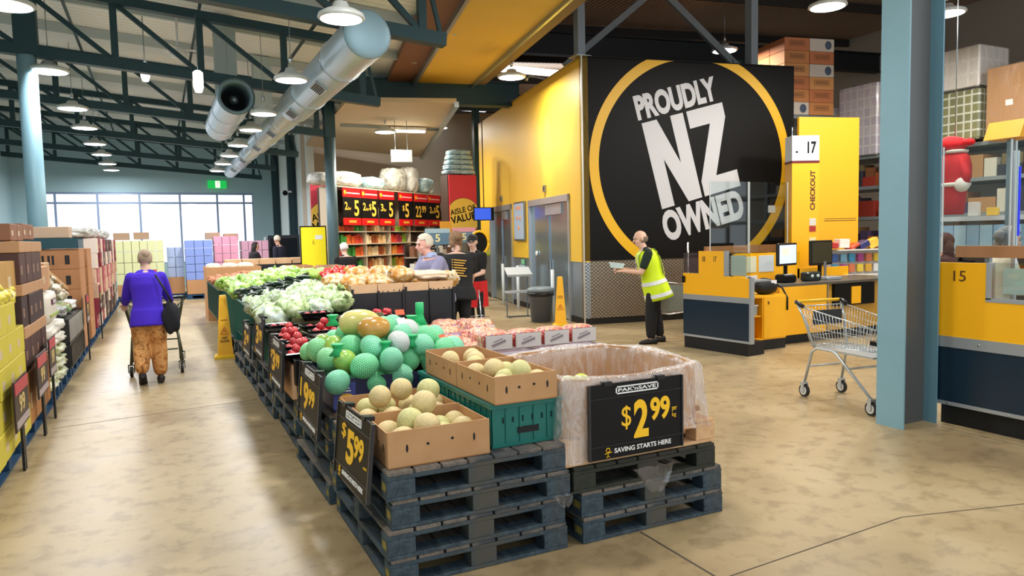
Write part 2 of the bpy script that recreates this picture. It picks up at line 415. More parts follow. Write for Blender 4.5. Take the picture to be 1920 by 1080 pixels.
# right roof: brown corrugated sheets, higher
g = G(); g.T = Matrix.Translation((4.9, 0, 0))
g.add([(0, -3, 6.5), (15, -3, 7.4), (15, 36, 7.4), (0, 36, 6.5), (0, -3, 6.6), (15, -3, 7.5), (15, 36, 7.5), (0, 36, 6.6)],
      [(0, 1, 2, 3), (7, 6, 5, 4), (0, 4, 5, 1), (1, 5, 6, 2), (2, 6, 7, 3), (3, 7, 4, 0)])
struct(g.build('ceiling_right', M_ROOFR))
g = G(); g.box(4.86, 4.94, -3, 33, 5.3, 6.56); struct(g.build('ceiling_fascia', mat('b7c6c9', .6, vary=.1)))
for y in range(3, 33, 3):
    g = G(); g.beam((4.95, y + .4, 6.36), (19.9, y + .4, 7.28), .08, .2); struct(g.build('ceiling_rafter', mat('2a2420', .6)))

for k, (x0_, x1_, y0_) in enumerate(((9.5, 13.5, 19.5), (13.8, 17.2, 18.8), (9.0, 12.0, 26.0))):
    g = G(); g.box(x0_, x1_, y0_, y0_ + .7, 6.5 + (x0_ - 4.9) * .06 - .12, 6.5 + (x0_ - 4.9) * .06 - .08); struct(g.build('ceiling_skylight', mat('e8f4ff', .5, emit=2.2)))
# yellow and timber bulkhead hanging over the aisle to the lockers (parallel with the yellow wall)
C0 = Vector((6.916, 11.148, 0)); AX = math.radians(10)
DU = Vector((math.sin(AX), math.cos(AX), 0)); DV = Vector((math.cos(AX), -math.sin(AX), 0))   # along yellow wall / along black wall
M_SOFY = mat('e4bf55', .6, vary=.12, scale=.8); M_SOFB = mat('7b5540', .7, vary=.2, scale=.8); M_SOFC = mat('c4b69c', .7, vary=.12, scale=.7)
def soffit(name, pts, z, t, m, mo=None):
    g = G(); n = len(pts); g.add([(x, y, z) for x, y in pts] + [(x, y, z + t) for x, y in pts], [tuple(range(n)), tuple(range(2 * n - 1, n - 1, -1))] + [(i, i + n, (i + 1) % n + n, (i + 1) % n) for i in range(n)])
    return g.build(name, m)
b = thing('ceiling_bulkhead', 'yellow panelled bulkhead with brown edge strip hanging under the roof', 'bulkhead', (0, 0, 5.2))
def seg(a0, a1, bz, w):  # quad strip helper between two lines
    return [a0[0], a0[1], a1[1], a1[0]]
Lt = lambda y: 4.06 + (y - 9) * .195; Lb = lambda y: 3.5 + (y - 9) * .19; Rt = lambda y: 5.62 + (y - 9) * .17
for nm, fa, fb, m in (('brown_strip', Lb, Lt, M_SOFB), ('yellow_panel', Lt, Rt, M_SOFY), ('edge_board', Rt, lambda y: Rt(y) + .32, mat('8f7b55', .7))):
    o = soffit(nm, [(fa(6), 6), (fb(6), 6), (fb(16.2), 16.2), (fa(16.2), 16.2)], 0, .12, m); o.parent = b
g = G(); g.beam((Lt(6), 6, -.05), (Lt(16.2), 16.2, -.05), .06, .1); g.build('rail', M_GALV, b)
g = G(); g.beam((Rt(6), 6, -.04), (Rt(16.2), 16.2, -.04), .05, .08); g.build('rail', M_GALV, b)
b = thing('roof_beam', 'dark steel cross beam where yellow bulkhead stops above cream soffit', 'beam', (0, 0, 4.8))
g = G(); g.beam((3.7, 16.4, .2), (7.9, 15.6, .2), .2, .55, 0); g.build('web', M_STEELDARK, b)
g = G(); g.beam((3.7, 16.4, -.06), (7.9, 15.6, -.06), .32, .04); g.beam((3.7, 16.4, .46), (7.9, 15.6, .46), .32, .04); g.build('flange', M_STEELDARK, b)
b = thing('cream_soffit', 'cream painted soffit over the red price boards', 'soffit', (0, 0, 4.6))
o = soffit('panel', [(3.78, 15.6), (6.05, 14.95), (8.8, 25.3), (4.3, 23.2)], 0, .1, M_SOFC); o.parent = b
g = G(); g.beam((6.05, 14.95, -.03), (8.8, 25.3, -.03), .1, .12); g.build('edge_trim', M_GALV, b)
g = G(); g.beam((4.3, 18.5, -.05), (7.0, 18.5, -.05), .05, .07); g.build('conduit', M_GREYMET, b)
# ------------------------------------------------------------------ trusses, columns
TR = [(8.8, 'nearest'), (13.0, 'second'), (17.2, 'third'), (21.5, 'fourth'), (25.8, 'fifth'), (29.6, 'sixth and last')]
for ti, (y, nm) in enumerate(TR):
    t = thing('roof_truss', 'dark green steel roof truss, %s from the open front of the shop' % nm, 'truss', (0, y, 0), group='roof trusses over the produce hall')
    xe = 3.75 if ti else 3.42
    g = G(); g.beam((-4.6, 0, zb(-4.6) + .09), (xe, 0, zb(xe) + .09), .16, .16); g.build('bottom_chord', M_STEELDARK, t)
    g = G(); g.beam((-4.6, 0, zb(-4.6) + 1.06), (xe, 0, zb(xe) + 1.06), .16, .14); g.build('top_chord', M_STEELDARK, t)
    xs = [-4.4, -3.05, -1.68, -.45, .78, 2.1, xe - .3]
    for i, x in enumerate(xs):
        g = G(); g.beam((x, 0, zb(x) + .1), (x, 0, zb(x) + 1.05), .1); g.build('post', M_STEELDARK, t)
        if i < len(xs) - 2 or y < 10:
            if i >= len(xs) - 1: continue
            x2 = xs[i + 1]; g = G(); g.beam((x + .05, 0, zb(x) + 1.0), (x2 - .04, 0, zb(x2) + .16), .07, .07); g.build('brace', M_STEELDARK, t)
    g = G(); g.beam((xe - .25, 0, zb(3.4) + 1.0), (xe - .05, 0, zb(xe) + .15), .05); g.build('brace', M_STEELDARK, t)
c = thing('steel_column', 'round grey-blue steel column rising behind the cartons beside the aisle', 'column', (-1.62, 13, 0))
g = G(); g.cyl((0, 0, 0), (0, 0, zb(-1.6) + .02), .13, n=20); g.build('shaft', M_STEELBLUE, c)
g = G(); g.box(-.2, .2, -.2, .2, 0, .02); g.build('base_plate', M_STEELDARK, c)
g = G(); g.box(-.14, .16, -.1, .1, zb(-1.6) + .02, zb(-1.6) + 1.3); g.build('bracket', M_STEELDARK, c)
c = thing('steel_column', 'round dark column standing in front of the red and yellow banner', 'column', (3.73, 17.2, 0))
g = G(); g.cyl((0, 0, 0), (0, 0, zb(3.7)), .13, n=20); g.build('shaft', mat('4f6a74', .45, .1), c)
g = G(); g.box(-.12, .12, -.12, .12, zb(3.7), zb(3.7) + 1.3); g.build('bracket', M_STEELDARK, c)
g = G(); g.box(-.2, .2, -.2, .2, 0, .02); g.build('base_plate', M_STEELDARK, c)
for y, nm in ((25.9, 'dark steel column standing out from the pale side wall by the yellow notice'), (29.7, 'dark steel column in the corner beside the big window')):
    c = thing('steel_column', nm, 'column', (4.22, y, 0))
    g = G(); g.box(-.08, .14, -.02, .02, 0, 5.3); g.box(-.1, -.07, -.09, .09, 0, 5.3); g.box(.13, .16, -.09, .09, 0, 5.3); g.build('shaft', M_STEELDARK, c)
    g = G(); g.box(-.22, .22, -.2, .2, 0, .025); g.build('base_plate', M_STEELDARK, c)
# universal beam column between the lanes
c = thing('steel_column', 'big blue-grey steel column with recessed web standing beside the trolley', 'column', (5.6, 3.93, 0))
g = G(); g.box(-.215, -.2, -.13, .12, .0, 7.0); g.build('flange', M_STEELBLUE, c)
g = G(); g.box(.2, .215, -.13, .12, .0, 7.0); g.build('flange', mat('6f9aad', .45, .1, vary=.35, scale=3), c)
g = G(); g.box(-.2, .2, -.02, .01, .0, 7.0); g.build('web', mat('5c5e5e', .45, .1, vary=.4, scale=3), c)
# posts standing on the roof of the walled block, and the big beams behind
for x, y, z0, w, m, nm in ((6.98, 11.3, 4.83, .15, 'M_P', 'grey square post rising from the corner of the yellow wall'), (8.36, 19.25, 0, .17, 'M_D', 'dark square post at the far end of the yellow wall'),
                     (10.55, 10.75, 4.83, .17, 'M_P', 'grey square post rising behind the top edge of the black wall')):
    c = thing('steel_post', nm, 'post', (x, y, z0))
    g = G(); g.box(-w / 2, w / 2, -w / 2, w / 2, 0, 6.45 - z0); g.build('shaft', mat('8795a0', .5) if m == 'M_P' else M_STEELDARK, c)
    g = G(); g.box(-w, w, -w, w, 0, .02); g.build('base_plate', M_GALV, c)
for (p0, p1, h, nm) in (((4.95, 15.5, 6.1), (18.8, 14.2, 6.35), .5, 'deep dark steel beam crossing under the brown roof above the black wall'),
                        ((4.95, 24, 6.2), (18.8, 22, 6.3), .4, 'dark steel beam crossing far back under the brown roof')):
    c = thing('roof_girder', nm, 'beam', (0, 0, 0))
    g = G(); g.beam(p0, p1, .04, h); g.build('web', mat('15191b', .5), c)
    for s in (-1, 1):
        g = G(); g.beam((p0[0], p0[1], p0[2] + s * h / 2), (p1[0], p1[1], p1[2] + s * h / 2), .24, .03); g.build('flange', mat('15191b', .5), c)
for p0, p1, nm in (((7.2, 12.2, 4.9), (9.3, 12.0, 6.6), 'grey diagonal roof brace leaning away from the yellow corner post'),
                   ((9.1, 11.9, 6.6), (10.6, 11.2, 4.95), 'grey diagonal roof brace coming down behind the black wall top')):
    c = thing('roof_brace', nm, 'brace'); g = G(); g.beam(p0, p1, .12, .12); g.build('bar', mat('7c8488', .5), c)
    g = G(); g.box(p1[0] - .12, p1[0] + .12, p1[1] - .02, p1[1] + .02, p1[2] - .12, p1[2] + .12); g.build('gusset', M_STEELDARK, c)

# ------------------------------------------------------------------ spiral ducts
d = thing('air_duct', 'long silver spiral air duct running down the hall under the trusses', 'duct', (2.17, 0, 3.885))
g = G(); r = .265
g.cyl((0, 7.9, 0), (0, 12.5, 0), r, n=28, cap=False); g.cyl((0, 12.65, 0), (0, 17.5, 0), r * .86, n=28, cap=False); g.cyl((0, 17.7, 0), (0, 24.6, 0), r * .72, n=24)
g.cyl((0, 12.5, 0), (0, 12.65, 0), r, r * .86, n=28); g.cyl((0, 17.5, 0), (0, 17.7, 0), r * .86, r * .72, n=28)
g.build('tube', M_DUCT, d)
g = G(); g.ell((0, 7.9, 0), r, .05, r, 24, 10); g.build('end_cap', mat('8fb0bf', .45, .3), d)
for y, rr in ((9.1, r), (11.2, r), (13.7, r * .86), (16.0, r * .86), (19, r * .72), (21.6, r * .72)):
    g = G(); g.cyl((0, y, 0), (0, y + .05, 0), rr + .012, n=28); g.build('joint_band', M_CHROME, d)
    gr = G(); gr.T = Matrix.Translation((0, y + .75, 0)) @ Matrix.Rotation(math.radians(215), 4, 'Y') @ Matrix.Translation((0, 0, rr - .02))
    gr.box(-.09, .09, -.2, .2, 0, .035); a = gr.build('air_grille', M_GALV, d)
    gr = G(); gr.T = Matrix.Translation((0, y + .75, 0)) @ Matrix.Rotation(math.radians(215), 4, 'Y') @ Matrix.Translation((0, 0, rr + .016))
    for i in range(6): gr.box(-.07 + i * .025, -.055 + i * .025, -.17, .17, 0, .006)
    gr.build('slats', M_SHADOW, a)
for y in (8.8, 13, 17.2, 21.5):
    g = G(); g.cyl((0, y, .25), (0, y, .34), .006, n=5); g.build('hanger', M_GALV, d)
d = thing('air_duct', 'short silver air duct with dark open end beside the long duct', 'duct', (1.22, 0, 3.94))
g = G(); g.cyl((0, 12.3, 0), (0, 15.5, 0), .27, n=28, cap=False); g.cyl((0, 12.3, 0), (0, 12.3, 0.0001), .27, n=3, cap=False); g.build('tube', M_DUCT, d)
g = G(); rings = []
for yy, rr in ((12.3, .27), (12.24, .285), (12.24, .225), (12.5, .2), (12.9, .2)): rings.append([(rr * math.cos(2 * PI * i / 28), yy, rr * math.sin(2 * PI * i / 28)) for i in range(28)])
g.loft(rings, 0, False, True); g.build('mouth_ring', mat('6f8790', .4, .5), d)
g = G(); g.cyl((0, 12.9, 0), (0, 12.95, 0), .2, n=28); g.build('fan_plate', M_SHADOW, d)
g = G(); g.ell((0, 12.6, 0), .08, .12, .08, 14, 8); g.build('fan_hub', M_GREYMET, d)
g = G(); g.cyl((0, 15.5, 0), (0, 15.56, 0), .27, n=28); g.build('end_cap', M_GALV, d)
for y in (13.4, 14.6):
    g = G(); g.cyl((0, y, 0), (0, y + .05, 0), .283, n=28); g.build('joint_band', M_CHROME, d)
    g = G(); g.cyl((0, y, .25), (0, y, 1.4), .006, n=5); g.build('hanger', M_GALV, d)
for k, (x, y) in enumerate(((1.24, 14.0), (2.17, 16.4))):
    d = thing('vent_riser', ['grey square riser duct going up above the open-ended duct', 'grey square riser duct between the two silver ducts'][k], 'duct', (x, y, (4.2, 4.1)[k]))
    g = G(); g.box(-.18, .18, -.16, .16, 0, (1.42, 1.45)[k]); g.build('shaft', mat('b3c4c4', .5, .1), d); g = G(); g.box(-.2, .2, -.2, .2, 0, .04); g.build('collar', M_GALV, d)

# ------------------------------------------------------------------ pendant lamps
M_LAMP = mat('f4f7f8', .5, emit=9)
def lamp_geo(label, loc, grp):
    t = thing('pendant_lamp', label, 'lamp', loc, group=grp)
    g = G(); g.lathe([(.02, .15), (.08, .14), (.11, .085), (.19, .065), (.27, .03), (.28, 0), (.26, -.015)], 28); g.build('housing', mat('cfd5d4', .4, .1), t)
    g = G(); g.lathe([(.245, -.016), (.19, -.024)], 28); g.build('diffuser', M_LAMP, t)
    g = G(); g.cyl((0, 0, .2), (0, 0, 1.25), .006, n=5); g.build('cord', M_GREYMET, t)
    g = G(); g.lathe([(.03, .2), (.03, .27), (.012, .3)], 10); g.build('cap', M_CHROME, t)
    return t
def lamp_light(loc, e, size=.45, c=(.97, .98, 1)):
    l = bpy.data.lights.new('lamp_light', 'AREA'); l.shape = 'DISK'; l.size = size; l.energy = e; l.color = c
    o = bpy.data.objects.new('lamp_light', l); COL.objects.link(o); o.location = (loc[0], loc[1], loc[2] - .05)
    return o
LL = [13.04, 16.4, 19, 21.9, 24.4, 27.1, 29.3]
LR = [6.77, 9.55, 12.2, 14.0, 16.3, 18.3, 20.2, 22.2]
L0 = lamp_geo('x', (-1.35, 9.6, 4.28), 'x')
L0['label'] = 'round white pendant lamp hanging nearest over the stacked cartons'; L0['group'] = 'pendant lamps over the stacked cartons'
lamp_light(L0.location, 75)
for i, y in enumerate(LL):
    dup(L0, (-1.35, y, 4.3), label='round white pendant lamp over the stacked cartons, %s from the window end' % NTH[len(LL) - 1 - i]); lamp_light((-1.35, y, 4.3), 75)
for i, y in enumerate(LR):
    dup(L0, (1.62, y, 3.69), scale=(.77, .77, 1), label='round white pendant lamp beside the long silver duct, %s from the window end' % NTH[len(LR) - 1 - i], group='pendant lamps beside the duct'); lamp_light((1.62, y, 3.68), 58, .35)
for x, y, z, nm in [(6.3, 12.7, 4.72, 'round lit pendant lamp hanging in front of the yellow wall'), (8.06, 21.9, 5.1, 'round lit pendant lamp above the price boards, lower of a close pair'),
                    (8.6, 22.8, 5.3, 'round lit pendant lamp above the price boards, upper of a close pair'), (11.2, 12.2, 5.55, 'round lit lamp under brown roof behind the black wall edge'),
                    (9.24, 7.86, 5.0, 'round lit lamp under brown roof above the checkout sign'), (11.33, 7.38, 5.0, 'round lit lamp seen beside the big blue-grey column'),
                    (5.2, 17.6, 4.3, 'small round pendant lamp hanging by the end of the truss')]:
    dup(L0, (x, y, z), label=nm, group='pendant lamps over the checkouts'); lamp_light((x, y, z), 110, c=(1, .93, .82))
# a few lamps of the same kind above the lanes beyond the right edge and over the camera end
for x, y, z in [(2.1, 4.6, 4.6), (-.6, 3.0, 4.6), (6.4, 5.4, 5.4), (9.6, 3.2, 5.4), (4.6, 1.2, 5.0), (8.2, 5.4, 5.0)]:
    dup(L0, (x, y, z), label='round white pendant lamp above the open front of the shop', group='pendant lamps above the open front'); lamp_light((x, y, z), 75, c=(1, .96, .9))
t = thing('tube_light', 'lit fluorescent tube fitting fixed under the cream soffit', 'light', (6.0, 18.47, 4.48), rz=math.radians(-8))
g = G(); g.box(-.55, .55, -.05, .05, .02, .09); g.build('housing', M_WHITE, t)
g = G(); g.cyl((-.52, 0, -.01), (.52, 0, -.01), .035, n=10); g.build('tube', mat('fff3d0', .5, emit=12), t)
l = lamp_light((6.0, 18.47, 4.46), 110, .5, (1, .9, .7))
t = thing('wall_spotlight', 'small spotlight on the wall head shining onto the yellow wall', 'spotlight', tuple(C0 + DU * 1.94 - DV * .42 + Vector((0, 0, 4.78))))
g = G(); g.cyl((0, 0, 0), (.04, 0, .1), .035, .03, n=12); g.build('head', M_GREYMET, t); g = G(); g.beam((.04, 0, .1), (.42, 0, .06), .02); g.build('arm', M_GREYMET, t)
l = bpy.data.lights.new('wall_spot', 'SPOT'); l.energy = 260; l.spot_size = math.radians(32); l.spot_blend = .9; l.color = (1, .93, .5); l.shadow_soft_size = .05
o = bpy.data.objects.new('wall_spot', l); COL.objects.link(o); o.location = tuple(C0 + DU * 1.94 - DV * .40 + Vector((0, 0, 4.70)))
o.rotation_euler = (Vector(tuple(C0 + DU * 1.94 + Vector((0, 0, 3.5)))) - o.location).to_track_quat('-Z', 'Y').to_euler()
# small ceiling gear
for k, (x, y, z, nm) in enumerate([(-.05, 14.3, 4.65, 'narrow lit sensor light hanging at the far side of the truss'), (.68, 12.2, 4.12, 'narrow lit sensor light hanging on a long rod below the truss')]):
    t = thing('sensor_light', nm, 'light', (x, y, z)); g = G(); g.lathe([(.05, -.16), (.075, -.08), (.075, .14), (.04, .17)], 14); g.build('body', mat('f2f6f8', .4, emit=1.5), t)
    g = G(); g.cyl((0, 0, .16), (0, 0, 1.0), .008, n=6); g.build('rod', M_GREYMET, t)
t = thing('ceiling_fan', 'small white fan unit hanging between the truss diagonals', 'fan', (.48, 14.0, 4.95))
g = G(); g.ell((0, 0, 0), .14, .14, .11, 16, 10); g.build('motor', M_WHITE, t); g = G(); g.cyl((0, 0, .1), (0, 0, .6), .02, n=8); g.build('rod', M_WHITE, t)
for k in range(3):
    g = G(); g.T = Matrix.Rotation(k * 2.094, 4, 'Z'); g.box(.08, .36, -.05, .05, .06, .07); g.build('blade', M_WHITE, t)
# exit sign on the far wall
t = thing('exit_sign', 'green emergency exit sign box high on the blue far wall', 'sign', (2.22, FW - .08, 3.95))
g = G(); g.box(-.34, .34, -.05, .08, -.15, .15); g.build('box', mat('16b04c', .5, emit=.9), t)
g = G(); g.box(-.07, .1, -.06, -.05, -.13, .13); g.build('panel', mat('f4ffd8', .5, emit=1.2), t)
g = G(); g.ell((.03, -.062, .07), .022, .006, .022, 10, 6); g.beam((.02, -.064, .05), (-.01, -.064, -.03), .03, .008); g.beam((-.01, -.064, -.03), (.05, -.064, -.1), .02, .008); g.beam((-.01, -.064, -.03), (-.05, -.064, -.1), .02, .008); g.build('pictogram', mat('0c7a34', .5), t)
t = thing('hanging_sign', 'plain white box sign hanging on wires under the cream soffit', 'sign', (5.6, 17.6, 3.72), rz=math.radians(-10))
g = G(); g.box(-.26, .26, -.04, .04, -.15, .15); g.build('box', mat('dfe9ee', .5), t)
for s in (-.15, .15):
    g = G(); g.cyl((s, 0, .15), (s, 0, 1.0), .006, n=5); g.build('wire', M_GREYMET, t)
t = thing('security_camera', 'small dome camera fixed to the dark column by the side wall', 'camera', (4.0, 25.8, 3.3)); g = G(); g.ell((0, -.06, 0), .09, .09, .09, 12, 8); g.build('dome', M_BLACK, t); g = G(); g.box(-.05, .22, -.03, .03, .02, .08); g.build('bracket', M_WHITE, t)
# ------------------------------------------------------------------ walled block: yellow side, black mural front
def MW(o, d):  # matrix: local x along d, local y = into the wall (away from viewer side), z up
    z = Vector((0, 0, 1)); y = z.cross(d); return Matrix(((d.x, y.x, 0, o.x), (d.y, y.y, 0, o.y), (0, 0, 1, o.z), (0, 0, 0, 1)))
# black front: local x runs right along DV from the corner, +y goes back
MF = MW(C0, DV)
LEN = 4.44; TOPZ = 4.83; DZ = 1.17
def wall_obj(g, name, m, parent=None): return g.build(name, m, parent)
g = G(); g.T = MF; g.box(0, LEN, 0, .12, DZ, TOPZ); wb = struct(g.build('wall_black', M_BLACK))
g = G(); g.T = MF; g.box(0, LEN, .02, .12, .12, DZ); struct(g.build('trim_1', M_TREAD))
g = G(); g.T = MF; g.box(-.01, LEN, .04, .14, 0, .12); struct(g.build('baseboard_front', M_KICK))
g = G(); g.T = MF; g.box(LEN - .12, LEN, .12, 6, 0, TOPZ); struct(g.build('wall_black_return', M_BLACK))
# mural ring, cut off by the wall top
g = G(); cx, cz, ro, ri = 2.24, 2.93, 2.115, 1.93; n = 120; T1 = TOPZ - .02
def ringpt(a, r): return (cx + r * math.cos(a), cz + r * math.sin(a))
for i in range(n):
    a0, a1 = 2 * PI * i / n, 2 * PI * (i + 1) / n
    q = [ringpt(a0, ri), ringpt(a0, ro), ringpt(a1, ro), ringpt(a1, ri)]
    if min(p[1] for p in q) < DZ + .01: q = [(a, max(b, DZ + .005)) for a, b in q]
    q = [(a, min(b, T1)) for a, b in q]
    ar = abs(sum(q[k][0] * q[(k + 1) % 4][1] - q[(k + 1) % 4][0] * q[k][1] for k in range(4)))
    if ar > 1e-5: g.add([tuple(MF @ Vector((a, -.006, b))) for a, b in q], [(0, 1, 2, 3)])
g.build('yellow_ring', M_YEL, wb)
ML = mat('cfd0d4', .5, vary=.06)
A15 = math.radians(14.5)
for body, a, b, w_, h_, nm, bd in (('PROUDLY', 1.10, 3.70, 1.72, .46, 'lettering_proudly', .05), ('OWNED', 1.66, 1.47, 1.76, .58, 'lettering_owned', .05)):
    g = G(); put_text(g, body, a, b, w_, h_, -.006, .004, A15, bold=bd, M=MF); g.build(nm, ML, wb)
def glyph(g, pts, a, b, w_, h_, ang):
    ca, sa = math.cos(ang), math.sin(ang); n = len(pts); q = [(a + u * w_ * ca - v * h_ * sa, b + u * w_ * sa + v * h_ * ca) for u, v in pts]
    vs = [MF @ Vector((x, y, z)) for y in (-.008, -.002) for x, z in q]; g.add(vs, [tuple(range(n)), tuple(range(2 * n - 1, n - 1, -1))] + [(i, i + n, (i + 1) % n + n, (i + 1) % n) for i in range(n)])
g = G(); glyph(g, [(0, 0), (.31, 0), (.31, .55), (.66, 0), (1, 0), (1, 1), (.69, 1), (.69, .45), (.36, 1), (0, 1)], 1.57, 2.09, .87, 1.62, A15); g.build('letter_n', ML, wb)
g = G(); glyph(g, [(0, 0), (1, 0), (1, .2), (.42, .2), (1, .83), (1, 1), (.02, 1), (.02, .8), (.56, .8), (0, .18)], 1.57 + .93 * math.cos(A15), 2.09 + .93 * math.sin(A15), .80, 1.62, A15); g.build('letter_z', ML, wb)
g = G(); g.T = MF; g.box(3.86, 4.02, -.012, 0, 2.0, 2.14); g.build('paper_label', M_WHITE, wb)
# yellow side wall: local x runs back along DU; y = toward the inside
MY = MW(C0, DU); YL = 7.72
MY2 = Matrix(((DU.x, DV.x, 0, C0.x), (DU.y, DV.y, 0, C0.y), (0, 0, 1, 0), (0, 0, 0, 1)))   # +y = into the block
D = [(0.68, 3.25, 2.43), (4.62, 6.72, 2.43)]
g = G(); g.T = MY2
edges = [0, D[0][0], D[0][1], D[1][0], D[1][1], YL]
for i in (0, 2, 4): g.box(edges[i], edges[i + 1], 0, .12, 1.15, TOPZ)
for a, b, h in D: g.box(a, b, 0, .12, h, TOPZ)
wy = struct(g.build('wall_yellow', M_YELF))
g = G(); g.T = MY2
for i in (0, 2, 4): g.box(edges[i], edges[i + 1], .02, .12, .12, 1.15)
struct(g.build('trim_2', mk_tread('tread_plate_cool', '8995a0', 'c9d3da')))
g = G(); g.T = MY2
for i in (0, 2, 4): g.box(edges[i], edges[i + 1], .0, .14, 0, .12)
struct(g.build('baseboard_side', M_KICK))
g = G(); g.T = MY2; g.box(YL, YL + .12, 0, 4.4, 0, TOPZ); struct(g.build('wall_block_back', M_YELF))
g = G(); g.T = MY2; g.box(0, YL, 0, 4.4, TOPZ - .04, TOPZ - .02); struct(g.build('ceiling_block', M_BLACK))
g = G(); g.T = MY2; g.box(-.012, .012, -.012, .012, 0, TOPZ); struct(g.build('trim_3', mat('c9c6bc', .4, .5)))
for di, (a, b, h) in enumerate(D):
    t = struct(thing('door_%d' % (di + 1), None, None))
    g = G(); g.T = MY2
    g.box(a, a + .07, -.03, .1, 0, h); g.box(b - .07, b, -.03, .1, 0, h); g.box(a, b, -.03, .1, h - .13, h); g.build('door_frame', M_STAIN, t)
    n = 4; w_ = (b - a - .14) / n
    for k in range(n):
        g = G(); g.T = MY2; x = a + .07 + k * w_; g.box(x + .006, x + w_ - .006, .02 + .02 * (k % 2), .06 + .02 * (k % 2), .02, h - .13)
        l = g.build('door_leaf', M_DOORMET, t)
        if k in (1, 2):
            g = G(); g.T = MY2; g.box(x + (w_ - .06 if k == 1 else .02), x + (w_ - .02 if k == 1 else .06), .0, .03, .95, 1.15); g.build('handle', M_CHROME, l)
    if di == 0:
        g = G(); g.T = MY2; g.cyl((b - .45, -.0, 1.27), (b - .45, .03, 1.27), .05, n=14); g.build('lock', M_WHITE, t)
    g = G(); g.T = MY2; g.box(a + .5, b - 1.1, .0, .015, h - .36, h - .15); g.build('strip_curtain_rail', M_STAIN, t)
t = thing('notice_board', 'framed pale blue notice with orange spots between the two steel doors', 'notice', tuple(C0 + DU * 3.9 - DV * .03 + Vector((0, 0, 1.98))), rz=-AX + PI / 2 - PI)
t.rotation_euler = (0, 0, 0)
g = G(); Mn = MY2.copy(); Mn.translation = Vector((0, 0, 0)); g.T = Mn; g.box(-.42, .42, -.02, .02, -.44, .46); g.build('frame', M_GREYMET, t)
g = G(); g.T = Mn; g.box(-.38, .38, -.026, -.018, -.4, .42); g.build('sheet', mat('a9bed6', .5, vary=.1), t)
g = G(); g.T = Mn
for x, z in ((.12, .1), (-.12, .08), (0, -.14)): g.ell((x, -.028, z), .07, .006, .05, 12, 6)
g.box(-.2, -.02, -.03, -.026, .28, .36); g.box(.04, .2, -.03, -.026, .28, .36)
g.build('print', mat('e8a070', .5), t)
for k, (u, z, nm) in enumerate(((2.1, 2.62, 'small grey control box on yellow wall above the near steel doors'), (5.5, 2.6, 'small control box on yellow wall above the far steel doors'))):
    t = thing('control_box', nm, 'control box', tuple(C0 + DU * u + Vector((0, 0, z))))
    g = G(); g.T = Mn; g.box(-.06, .06, -.04, -.001, -.07, .07); g.build('case', M_GREYMET, t); g = G(); g.T = Mn; g.box(-.02, .02, -.045, -.04, -.03, .03); g.build('button', M_BLACK, t)
t = thing('wall_notice', 'small white and green paper notices on the steel plate between doors', 'notice', tuple(C0 + DU * 3.85 + Vector((0, 0, .96))))
g = G(); g.T = Mn; g.box(-.22, .16, -.02, -.001, -.1, .02); g.build('paper', mat('b9d3e6', .5), t); g = G(); g.T = Mn; g.box(-.2, .02, -.02, -.001, .04, .15); g.build('paper', mat('7fd0a0', .5), t)
# white guard posts
for k, (u, nm) in enumerate(((.95, 'thin white guard post behind the grey rubbish bin'), (3.3, 'thin white guard post beside the near steel doors'), (4.55, 'thin white guard post behind the leaflet stand'), (6.75, 'thin white guard post at the far edge of the far steel doors'))):
    t = tag(G().build('x', M_WHITE), nm, 'post') if 0 else None
    p = C0 + DU * u - DV * .28
    g = G(); g.cyl((0, 0, 0), (0, 0, .98), .035, n=12); g.ell((0, 0, .98), .035, .035, .015, 12, 6); o = g.build('guard_post', mat('e3ecf0', .4), None, tuple(p)); tag(o, nm, 'post')
# leaflet stand
t = thing('leaflet_stand', 'white wire leaflet stand with sloping top tray outside the doors', 'stand', (6.55, 13.1, 0), rz=-.2)
M_ST = mat('c9d2da', .4, .2)
g = G(); g.T = Matrix.Translation((0, 0, .92)) @ Matrix.Rotation(math.radians(28), 4, 'X'); g.box(-.26, .26, -.17, .17, 0, .02); g.box(-.26, .26, -.18, -.16, 0, .05); g.build('top_tray', M_ST, t)
g = G(); g.box(-.26, .26, -.12, .12, .5, .54); g.build('shelf', M_ST, t)
for x in (-.22, .22):
    g = G(); g.tube([(x, -.16, .01), (x, .12, .01), (x, .12, .98)], .012); g.build('leg', mat('5b6670', .4, .5), t)
g = G(); g.beam((-.22, .05, .01), (.22, .05, .01), .02); g.build('cross_bar', mat('5b6670', .4, .5), t)
# rubbish bin
t = thing('rubbish_bin', 'grey plastic rubbish bin with pale lid beside the yellow wet floor cone', 'bin', (6.55, 12.15, 0))
g = G(); g.lathe([(.18, 0), (.19, .01), (.24, .56), (.25, .58)], 20); g.build('body', mat('4b5054', .5), t)
g = G(); g.lathe([(.25, .5), (.262, .52), (.258, .585)], 20); g.build('liner_edge', mat('15181c', .3), t)
g = G(); g.lathe([(.265, .58), (.27, .63), (.2, .665), (.02, .67)], 20); g.build('lid', mat('7c8b93', .4), t)
